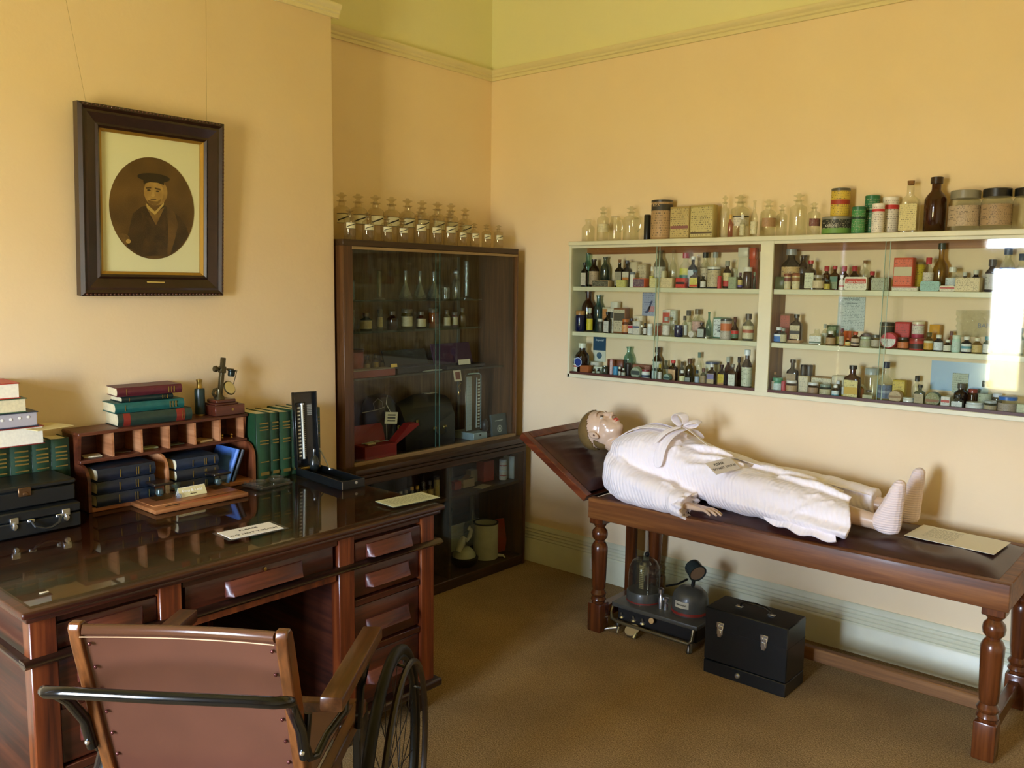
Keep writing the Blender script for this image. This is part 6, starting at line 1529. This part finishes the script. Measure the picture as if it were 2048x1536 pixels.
MB().lathe([(0, 0), (w_ * .42, 0), (w_ * .42, .0006), (0, .0006)], 20, T((0, -.0008, h_ * .26)) @ RX(PI / 2), a0=0, a1=2 * PI).build('emblem', plain('3A5A70', .6, name='emblem'), o)
o, w_, h_ = sheet('typed_list', 'pale blue typed list on the wall, right bay middle shelf', 'paper', 'I', 1160, 1555, -130, 415, printed('C3CFC8', '7C8C88', 22, .5))
text('Bates & Freemantle', h_ * .055, T((0, -.0014, h_ * .94)) @ frame3((0, 0, 0), (1, 0, 0), (0, 0, 1)), plain('4A5858', .6, name='grey_print'), o)
text('Teething Powders', h_ * .05, T((0, -.0014, h_ * .82)) @ frame3((0, 0, 0), (1, 0, 0), (0, 0, 1)), plain('4A5858', .6), o)
o, w_, h_ = sheet('plastic_sheet', 'glossy light blue plastic sheet on the wall, right bay bottom shelf', 'sheet', 'L', 640, 1500, 5, 520, plain('A9C6DA', .12, coat=.8, name='blue_plastic'))
o, w_, h_ = sheet('card', 'pale green card pinned over the blue sheet, right bay bottom shelf', 'card', 'L', 960, 1180, 195, 520, printed('B4BCA0', '7A8470', 9, .5), y=-.006)
# crumpled clear bag
m = MB(); random.seed(9); g = {}
for i in range(13):
    for j in range(13):
        a = px(ZM['J'][0] + (1010 + i * 44) * .1309, ZM['J'][1] + (80 + j * 34) * .1309, y=-.05)
        g[i, j] = m.bm.verts.new((a.x, -.045 + random.uniform(-.014, .014), max(a.z, SHELF[3] + .004)))
for i in range(12):
    for j in range(12): m.bm.faces.new([g[i, j], g[i + 1, j], g[i + 1, j + 1], g[i, j + 1]])
bg = thing('plastic_bag', 'crumpled clear plastic bag lettered BAND, right bay middle shelf', 'bag', (2.63, -.045, SHELF[3]))
o = world_in(m, bg).build('film', glass('F4F5F0', 'C8CCC4', 1.5, .05, name='clear_film'), bg, smooth=0); s_ = o.modifiers.new('t', 'SOLIDIFY'); s_.thickness = .0006
text('BAND', .024, T((.02, -.018, .105)) @ frame3((0, 0, 0), (1, 0, 0), (0, 0, 1)), plain('6E7A8C', .6, name='bag_print'), bg)

# ================================================================ apothecary bottles on the display cabinet
CT = UZ1 + .0285
APG = glass('F2EEE2', '6E5E42', 1.85, .015, name='apothecary_glass', rough=.1, back=.08)
def apoth(u, ub, vt, x, wpx, lab, label=True, h=None):
    a = px(u, vt, x=x); dist = (a - CAM).dot(CF); r = wpx * dist / FPX / 2; hh = a.z - CT
    nm, cat, ps, _, _ = make_item('A', 2 * r, hh, 'cl', '-', '-')
    e = thing('apothecary_bottle', lab, 'bottle', (x, a.y, CT), 0, 'apothecary bottles on the display cabinet')
    b_ = None
    for n_, mb, mt in ps:
        q = mb.build(n_, APG, e, smooth=50); b_ = b_ or q
    if label:
        MB().lathe([(r * 1.015, hh * .36), (r * 1.015, hh * .56)], 10, a0=-1.25, a1=.45).build('label', plain('D6D0A8', .5, name='cream_label'), e)
        m = MB()
        for z_ in (.36, .555): m.lathe([(r * 1.02, hh * z_), (r * 1.02, hh * (z_ + .012))], 10, a0=-1.25, a1=.45)
        m.tube([(r * 1.02 * math.cos(t_), r * 1.02 * math.sin(t_), hh * (.42 + .09 * k / 6)) for k, t_ in [(k, -1.1 + .22 * k) for k in range(7)]], hh * .014, 6)
        m.build('label_lettering', INK, e)
ORD = ['leftmost', 'second', 'third', 'fourth', 'fifth', 'sixth', 'seventh', 'eighth', 'ninth', 'tenth', 'rightmost']
FRONT = [(699, 418, 24), (736, 424, 24), (773, 430, 23), (805, 434, 23), (840, 420, 27), (871, 428, 26), (899, 424, 26), (924, 444, 20), (949, 446, 20), (973, 449, 19), (997, 450, 19)]
for k, (u, v, w_) in enumerate(FRONT): apoth(u, 0, v, .235, w_, 'labelled glass apothecary bottle, %s in the front row on the display cabinet' % ORD[k])
BACK = [(683, 385, 34), (716, 388, 36), (751, 390, 34), (783, 394, 34), (815, 397, 32), (844, 401, 32), (875, 404, 32), (902, 407, 30), (930, 416, 28)]
for k, (u, v, w_) in enumerate(BACK): apoth(u, 0, v, .100, w_, 'larger apothecary bottle, %s in the back row on the display cabinet' % (ORD[k] if k < 8 else 'last'))

# ================================================================ inside the display cabinet
def glassware(name, lab, prof, x, y, z, mat=None, cat='glassware', group=None, extra=None):
    o = thing(name, lab, cat, (x, y, z), 0, group); MB().lathe(prof, 24).build('glass_wall', mat or glass('EDF2EE', '7E928A', 1.85, .02, name='lab_glass', rough=.1, back=.08), o); return o
z1 = 1.516
for k, (y, w_) in enumerate(((-.765, 'left'), (-.665, 'middle'), (-.565, 'right'))):
    glassware('flask', 'conical glass flask with narrow neck, %s of three on the upper glass shelf' % w_, [(0, 0), (.030, 0), (.036, .004), (.034, .02), (.012, .075), (.009, .085), (.009, .14), (.012, .145), (.009, .145), (.008, .085), (.010, .075), (.032, .02), (0, .004)], .11, y, z1, group='conical flasks')
glassware('beaker', 'small glass beaker at the far left of the upper glass shelf', [(0, 0), (.030, 0), (.030, .09), (.033, .095), (.029, .092), (.028, .004), (0, .004)], .11, -1.13, z1)
glassware('measuring_cylinder', 'slender glass cylinder left of the flasks on the upper shelf', [(0, 0), (.03, 0), (.03, .004), (.012, .012), (.012, .14), (.014, .142), (.011, .14), (.011, .014), (0, .012)], .11, -.94, z1)
glassware('beaker', 'short glass jar right of the flasks on the upper shelf', [(0, 0), (.022, 0), (.022, .055), (.020, .06), (.019, .004), (0, .004)], .12, -.485, z1)
glassware('bottle', 'glass wash bottle with stopper on the upper shelf', [(0, 0), (.022, 0), (.024, .004), (.024, .085), (.016, .105), (.012, .112), (.012, .13), (.018, .135), (.018, .15), (0, .165)], .12, -.405, z1, cat='bottle')
glassware('measuring_cylinder', 'tall glass measuring cylinder at the right of the upper shelf', [(0, 0), (.034, 0), (.034, .004), (.014, .014), (.013, .205), (.016, .208), (.012, .205), (.0115, .016), (0, .014)], .12, -.325, z1)
# second shelf: dim jars
for k, (y, r, h, col, dsc) in enumerate(((-1.13, .024, .10, 'cl', 'clear glass jar at the far left'), (-1.03, .030, .085, 'gr', 'greenish glass jar'), (-.94, .014, .10, 'cl', 'thin clear vial'), (-.86, .028, .09, 'am', 'brown glass jar beside the vial'), (-.76, .030, .10, 'ol', 'olive glass jar'), (-.66, .026, .085, 'am', 'short brown bottle'), (-.57, .028, .10, 'or', 'orange-brown bottle near the door edge'), (-.47, .020, .09, 'cl', 'small clear bottle'), (-.41, .018, .08, 'pk', 'little pinkish bottle'), (-.35, .020, .10, 'yl', 'yellowish bottle at the right'))):
    nm, cat, ps, _, _ = make_item('J' if k % 2 == 0 else 'B', 2 * r, h, col, '5A5040', 'B8AA80' if k % 3 else '-')
    e = thing('medicine_bottle' if k % 2 else 'jar', dsc + ' on the cabinet\'s middle glass shelf', cat, (.115, y, 1.3655))
    for n_, mb, mt in ps: mb.build(n_, mt, e, smooth=50)
z3 = 1.1455
def simple(name, lab, cat, mb, mat, pname='body', loc=(0, 0, 0), rz=0):
    e = thing(name, lab, cat, loc, rz); mb.build(pname, mat, e); return e
e = simple('orange_canister', 'dark orange canister at the left of the lower glass shelf', 'canister', MB().lathe([(0, 0), (.05, 0), (.05, .115), (0, .115)], 24), plain('8A3A1C', .5, name='orange_paint'), loc=(.10, -1.10, z3)); MB().lathe([(.0, .115), (.052, .115), (.052, .128), (0, .13)], 24).build('lid', plain('4A2414', .4), e)
for k, y in enumerate((-.985, -.93, -.875, -.82)):
    nm, cat, ps, _, _ = make_item('B', .034, .085 + .01 * (k % 2), 'am', '3A2A1C', '9A8A5A'); e = thing('medicine_bottle', 'small brown bottle, %s from the left behind the black instrument case' % ('first', 'second', 'third', 'fourth')[k], 'bottle', (.065, y, z3), 0, 'brown bottles on the lower glass shelf')
    for n_, mb, mt in ps: mb.build(n_, mt, e, smooth=50)
e = thing('instrument_case', 'open black instrument case with grey lining on the lower glass shelf', 'case', (.16, -.76, z3)); MB().box(-.05, .05, -.15, .15, 0, .028, .002).build('case_base', plain('14161A', .4), e); MB().box(-.003, .003, -.15, .15, 0, .085, .002, M=T((-.045, 0, .028)) @ RY(-.35)).build('lid', plain('1C1E28', .4), e); MB().box(-.042, .046, -.14, .14, .027, .030).build('lining', plain('3A3A4A', .8, noise=.3, nscale=60, name='grey_velvet'), e)
e = thing('instrument_case', 'open purple-lined instrument case right of the black one', 'case', (.165, -.42, z3)); MB().box(-.05, .05, -.15, .15, 0, .018, .002).build('case_base', plain('17121A', .4), e); MB().box(-.003, .003, -.15, .15, 0, .115, .002, M=T((-.045, 0, .018)) @ RY(-.3)).build('lid', plain('3A1838', .7, name='purple_velvet'), e)
e = thing('instrument_box', 'flat rusty-red box at the front left of the lower glass shelf', 'box', (.205, -1.09, z3)); MB().box(-.035, .035, -.14, .14, 0, .034, .002).build('box_body', plain('7A3A30', .5, name='rusty_red'), e); MB().box(-.036, .036, -.141, .141, .034, .038, .001).build('lid', plain('8E8270', .5), e)
for n_, lab, y, zz, w_, h_, col in (('tag', 'yellow paper tag on the rusty-red box', -.955, z3 + .040, .04, .016, 'C8A84E'), ('card', 'long white card propped on the purple case', -.455, z3 + .022, .09, .028, 'D8D2BC'), ('booklet', 'small framed card hanging over the shelf edge', -.53, 1.085, .055, .058, 'C8BEA4')):
    e = thing(n_, lab, 'card', (.236 if n_ != 'booklet' else .262, y, zz)); MB().box(-.001, .001, -w_ / 2, w_ / 2, 0, h_, M=RY(-.2)).build('card_face', plain(col, .6, name='card_stock'), e)
    if n_ == 'booklet': MB().box(.0012, .0018, -w_ * .32, w_ * .32, h_ * .15, h_ * .85, M=RY(-.2)).build('picture', plain('6E3A2A', .6, name='picture_print'), e)
m = MB()
for k in range(7): m.tube([(0, .006 * math.sin(k * 2.1), -.01 * k), (0, .012 * math.cos(k * 1.7), -.01 * (k + 1))], .0018, 5)
e = simple('chain', 'thin brass chain dangling below the framed card', 'chain', m, BRASS, 'links', (.266, -.525, 1.08))
e = simple('forceps', 'bright steel instrument lying at the shelf front', 'instrument', MB().tube([(0, -.07, 0), (0, .0, .003), (0, .07, 0)], [.002, .005, .003], 8), CHROME, 'steel_shaft', (.24, -.70, z3 + .005))
# floor of the upper cabinet
zf = UZ0 + .007
e = thing('doctor_bag', 'black doctor\'s bag with brass handle mounts on the cabinet floor', 'bag', (.115, -.66, zf)); BAGM = plain('0E0D0C', .4, coat=.15, noise=.2, nscale=30, name='black_bag_leather')
m = MB(); R_ = []
for y, hh, d in ((-.19, .20, .055), (-.18, .24, .075), (-.06, .275, .085), (.06, .275, .085), (.18, .25, .075), (.19, .21, .055)): R_.append([(-d, y, 0), (d, y, 0), (d * .98, y, hh * .6), (d * .45, y, hh * .92), (0, y, hh), (-d * .45, y, hh * .92), (-d * .98, y, hh * .6)])
m.loft(R_); m.build('bag_body', BAGM, e)
m = MB()
for y in (.02, .095): m.lathe([(0, 0), (.012, 0), (.009, .008), (0, .010)], 14, T((.082, y, .095)) @ RY(PI / 2))
m.build('brass_mount', BRASS, e); MB().tube([(.09, .02, .095), (.10, .025, .07), (.102, .057, .055), (.10, .09, .07), (.09, .095, .095)], .004, 8).build('bag_handle', BAGM, e); MB().box(.083, .089, -.115, -.100, .125, .155, .002).build('clasp', BRASS, e)
e = simple('card', 'cream card lying on the black bag', 'card', MB().box(-.02, .02, -.04, .04, 0, .0015), plain('C8BEA0', .6), 'card_face', (.115, -.60, zf + .272))
e = thing('bowler_hat', 'round black leather case with domed lid behind the hanging card', 'case', (.108, -.945, zf)); MB().lathe([(0, 0), (.085, 0), (.088, .20), (.082, .25), (.06, .285), (0, .30)], 28).build('case_body', BAGM, e); MB().box(.086, .094, .045, .062, .11, .14, .002).build('clasp', BRASS, e)
e.name = 'round_case'
RED = plain('7E1A16', .45, coat=.15, name='red_box_paint')
e = thing('first_aid_box', 'open red metal box with folded-out trays at the cabinet\'s lower left', 'box', (.243, -1.085, zf)); MB().box(-.045, .045, -.10, .10, 0, .075, .002).box(-.043, .043, -.098, .098, .075, .078).build('box_body', RED, e)
MB().box(-.003, .003, -.10, .10, 0, .09, .001, M=T((-.045, 0, .077)) @ RY(-.25)).build('lid', RED, e); MB().prism([(.10, .075), (.11, .065), (.265, .145), (.255, .155), (.20, .155)], -.02, .03, axis=0).build('side_flap', RED, e)
m = MB(); m.tube([(-.01, -.075, .085), (.01, .02, .095)], .002, 6); m.tube([(.0, .0, .085), (.012, .05, .088), (.0, .085, .082)], .0025, 6); m.build('instruments', STEEL, e); MB().box(-.01, .02, -.06, -.01, .079, .088, .003).build('cream_packet', plain('C0AE84', .5), e)
e = thing('hanging_notice', 'small cream notice hung by string in front of the round case', 'sign', (.243, -.985, zf + .165)); MB().box(-.001, .001, -.040, .040, 0, .058, M=RX(-.12)).build('card', plain('CFC6A4', .6), e)
m = MB()
for r in range(3): m.box(.0012, .0016, -.026, .026, .012 + r * .014, .018 + r * .014, M=RX(-.12))
m.build('typed_lines', INK, e); MB().tube([(0, 0, .056), (-.01, -.02, .10), (-.02, -.005, .14)], .0012, 5).build('string', plain('C8BEA0', .7), e)
e = simple('cloth_bundle', 'crumpled grey-violet cloth at the cabinet\'s left end', 'cloth', MB().ball((0, 0, .118), (.05, .050, .105), 24), plain('4A434C', .9, noise=.4, nscale=25, name='violet_cloth'), 'cloth', (.13, -1.19, zf)); 
d = e.children[0].modifiers.new('r', 'DISPLACE'); d.texture = tx; d.strength = .04
e = simple('wire_frame', 'bent steel wire stand above the red box', 'instrument', MB().tube([(0, -.10, .23), (0, .0, .235), (0, .04, .245), (0, .05, .20), (0, .06, 0)], .002, 6).tube([(0, -.02, .235), (0, -.03, .27), (0, .0, .29), (0, .03, .27), (0, .03, .24)], .0015, 6), STEEL, 'wire', (.20, -1.03, zf))
e = thing('blood_pressure_gauge', 'grey mercury blood-pressure gauge standing open inside the display cabinet', 'gauge', (.19, -.335, zf)); MB().box(-.10, .055, -.055, .055, 0, .040, .003).build('base_tray', plain('A9BCC0', .3, .3, name='grey_blue_enamel'), e)
MB().box(-.012, .0, -.062, .062, .04, .36, .006).build('lid', plain('5A4A34', .3, .3, name='bronze_enamel'), e); MB().box(.0, .004, -.060, -.018, .05, .35, .002).build('scale_panel', printed('9AA6A8', '5A6464', 18, .4), e); MB().tube([(.006, .018, .06), (.006, .018, .34)], .004, 8).build('mercury_tube', plain('B0B6B0', .15, .3, coat=.5), e)
m = MB()
for k in range(16): m.box(.0, .004, .032, .046, .06 + k * .0175, .068 + k * .0175)
m.build('scale_marks', plain('D0D8D4', .4), e); MB().tube([(.0, .058, .05), (.0, .058, .35), (.0, .04, .365), (0, -.05, .365)], .004, 8).build('bright_edge', plain('B8D0D4', .15, .8), e)
MB().lathe([(0, 0), (.014, .005), (.022, .03), (.018, .055), (.006, .07), (0, .07)], 16, T((.045, .045, .04))).build('rubber_bulb', plain('241C1A', .4), e); MB().box(.055, .057, -.010, .004, .022, .032).build('catch', INK, e)
e = thing('certificate_book', 'grey-blue book with a white crest leaning inside the display cabinet', 'book', (.25, -.185, zf)); MB().box(-.008, .008, -.062, .062, 0, .128, .0015, M=RY(-.12)).build('cover', plain('3E4A4C', .5, name='slate_cover'), e); MB().lathe([(.014, 0), (.020, 0), (.020, .0008), (.014, .0008)], 24, RY(-.12) @ T((.0082, 0, .045)) @ RY(PI / 2)).lathe([(0, 0), (.010, 0), (.010, .0008), (0, .0008)], 6, RY(-.12) @ T((.0082, 0, .045)) @ RY(PI / 2)).box(.0082, .009, -.035, .030, .090, .094, M=RY(-.12)).build('crest', plain('AFB4AC', .5, name='crest_print'), e)
# lower cupboard
zc_ = .4885
for k, (y, h, r, cap_) in enumerate(((-.98, .075, .015, '8A8478'), (-.945, .075, .015, '8A8478'), (-.91, .075, .015, '8A8478'), (-.87, .085, .016, 'C89A30'), (-.833, .085, .016, 'C89A30'), (-.79, .095, .019, '3A2C18'), (-.745, .095, .019, '3A2C18'), (-.695, .11, .016, '2A1A10'))):
    nm, cat, ps, _, _ = make_item('B' if k < 7 else 'C', 2 * r, h, ('gy' if k < 3 else 'br') if k < 7 else '4A3014', cap_, ('8A7A50', 'A08A48')[k > 4]); e = thing('medicine_bottle' if k < 7 else 'round_tin', 'small dark bottle, %s from the left behind the lower glass door' % ('first second third fourth fifth sixth seventh'.split()[k]) if k < 7 else 'tall brown tin at the end of the small bottles in the lower cupboard', cat, (.27, y, zc_), .5, 'small bottles in the lower cupboard' if k < 7 else None)
    for n_, mb, mt in ps: mb.build(n_, mt, e, smooth=50)
simple('carton', 'dark grey carton behind the small bottles in the lower cupboard', 'box', MB().box(-.02, .02, -.08, .08, 0, .13, .001), plain('3A3C42', .6), 'carton', (.10, -.93, zc_))
def cart(lab, col, y, w_, h_, x=.22, d=.02, tilt=0, name='carton', rz=0, part_='carton'):
    e = thing(name, lab, 'box', (x, y, zc_), rz); MB().box(-d, d, -w_ / 2, w_ / 2, 0, h_, .001).build(part_, plain(col, .6, noise=.1, name='carton_board'), e); return e
cart('low worn salmon carton just right of the cupboard divider', '8E5240', -.59, .07, .035); cart('small red and green carton in the lower cupboard', '9A3428', -.505, .05, .045); e = cart('torn cream carton with lifted flap in the lower cupboard', 'A8906A', -.42, .09, .045); MB().box(-.02, .02, -.05, .03, 0, .002, M=T((0, -.01, .045)) @ RX(.6)).build('flap', plain('9A7456', .6), e)
e = simple('leaflet', 'cream leaflet lying at the cupboard shelf edge', 'paper', MB().box(-.03, .03, -.05, .05, 0, .0015), plain('B8A888', .6), 'paper', (.285, -.36, zc_ + .0003), .2)
cart('upright pale carton beside the red box', '9A9078', -.315, .055, .07, x=.16); e = cart('upright brick-red box in the lower cupboard', '94301F', -.235, .085, .115, x=.19, d=.03)
for k in (0, 1):
    nm, cat, ps, _, _ = make_item('C', .044, .058, 'D0CCBC', 'C8D0D0', 'D6D2C4:A83830:.5:.62'); e = thing('round_tin', 'white tin with red stripe, %s of two stacked in the cupboard' % ('lower', 'upper')[k], 'tin', (.25, -.150, zc_ + .0585 * k), 1.0)
    for n_, mb, mt in ps: mb.build(n_, mt, e, smooth=50)
e = cart('white booklet standing at the right end of the cupboard shelf', 'BFC6C0', -.100, .008, .13, x=.25, d=.04, name='booklet'); e['category'] = 'booklet'
e = simple('round_box', 'blue-white round dressing box beside the standing booklet', 'box', MB().lathe([(0, 0), (.028, 0), (.028, .012), (0, .012)], 24, T((0, 0, .03)) @ RX(PI / 2)), plain('8EA4B0', .5), 'box_body', (.24, -.110, zc_ + .055)); bpy.data.objects.remove(e.children[0]); bpy.data.objects.remove(e)
zb_ = .0565
ENM = plain('C9C2A4', .3, coat=.4, noise=.12, nscale=20, name='cream_enamel')
e = thing('enamel_jug', 'tall cream enamel douche can with dark rim in the lower cupboard', 'can', (.235, -.275, zb_)); MB().lathe([(0, 0), (.068, 0), (.070, .004), (.070, .200), (.064, .200), (.064, .01), (0, .01)], 32).build('can_body', ENM, e); MB().lathe([(.063, .199), (.072, .199), (.072, .206), (.063, .206)], 32).build('rim', plain('1E1C20', .4, name='dark_rim'), e); MB().tube([(.05, .045, .012), (.08, .06, .012), (.088, .066, .0)], [.010, .007, .005], 8).build('spout', ENM, e)
e = thing('inhaler', 'white china inhaler with curled handle on a dark base beside the enamel can', 'inhaler', (.24, -.455, zb_)); MB().lathe([(0, 0), (.055, 0), (.075, .022), (.078, .045), (.07, .05), (0, .05)], 28).build('base_bowl', plain('15120E', .4, name='dark_bowl'), e); MB().lathe([(0, .05), (.064, .050), (.064, .06), (.050, .085), (.03, .10), (0, .10)], 26).build('lid', plain('B5AE90', .35, coat=.3, name='white_china'), e)
MB().tube([(0, -.05, .085), (0, -.02, .13), (0, -.01, .155), (0, .02, .135), (0, .04, .15), (0, .055, .185), (0, .04, .205), (0, .03, .19)], [.02, .024, .014, .010, .012, .010, .008, .006], 10).build('curled_handle', plain('B5AE90', .35, coat=.3), e)
e = thing('red_packet', 'crumpled orange-red packet at the cupboard\'s lower right', 'packet', (.22, -.142, zb_)); m = MB(); m.loft([[(-.015, -.05, 0), (.015, -.05, 0), (.015, .035, 0), (-.015, .035, 0)], [(-.02, -.045, .07), (.02, -.045, .07), (.02, .04, .07), (-.02, .04, .07)], [(-.016, -.052, .13), (.016, -.052, .13), (.016, .03, .14), (-.016, .03, .14)], [(-.004, -.05, .20), (.004, -.05, .20), (.004, .035, .19), (-.004, .035, .19)]]); m.build('packet_foil', plain('A03214', .35, coat=.2, noise=.3, nscale=30, name='orange_foil'), e)
e = glassware('bottle', 'tall dusty clear bottle behind the cream enamel can', [(0, 0), (.05, 0), (.05, .15), (.03, .19), (.018, .22), (.018, .33), (.022, .335), (0, .335)], .10, -.245, zb_, cat='bottle'); 
e = simple('glass_funnel', 'dusty pale funnel stand behind the inhaler', 'funnel', MB().lathe([(0, 0), (.035, 0), (.010, .02), (.010, .2), (.055, .30), (.05, .30), (.0, .21)], 24), glass('A8A48C', '5A5844', 1.5, .15, name='dusty_glass'), 'funnel_body', (.12, -.50, zb_))
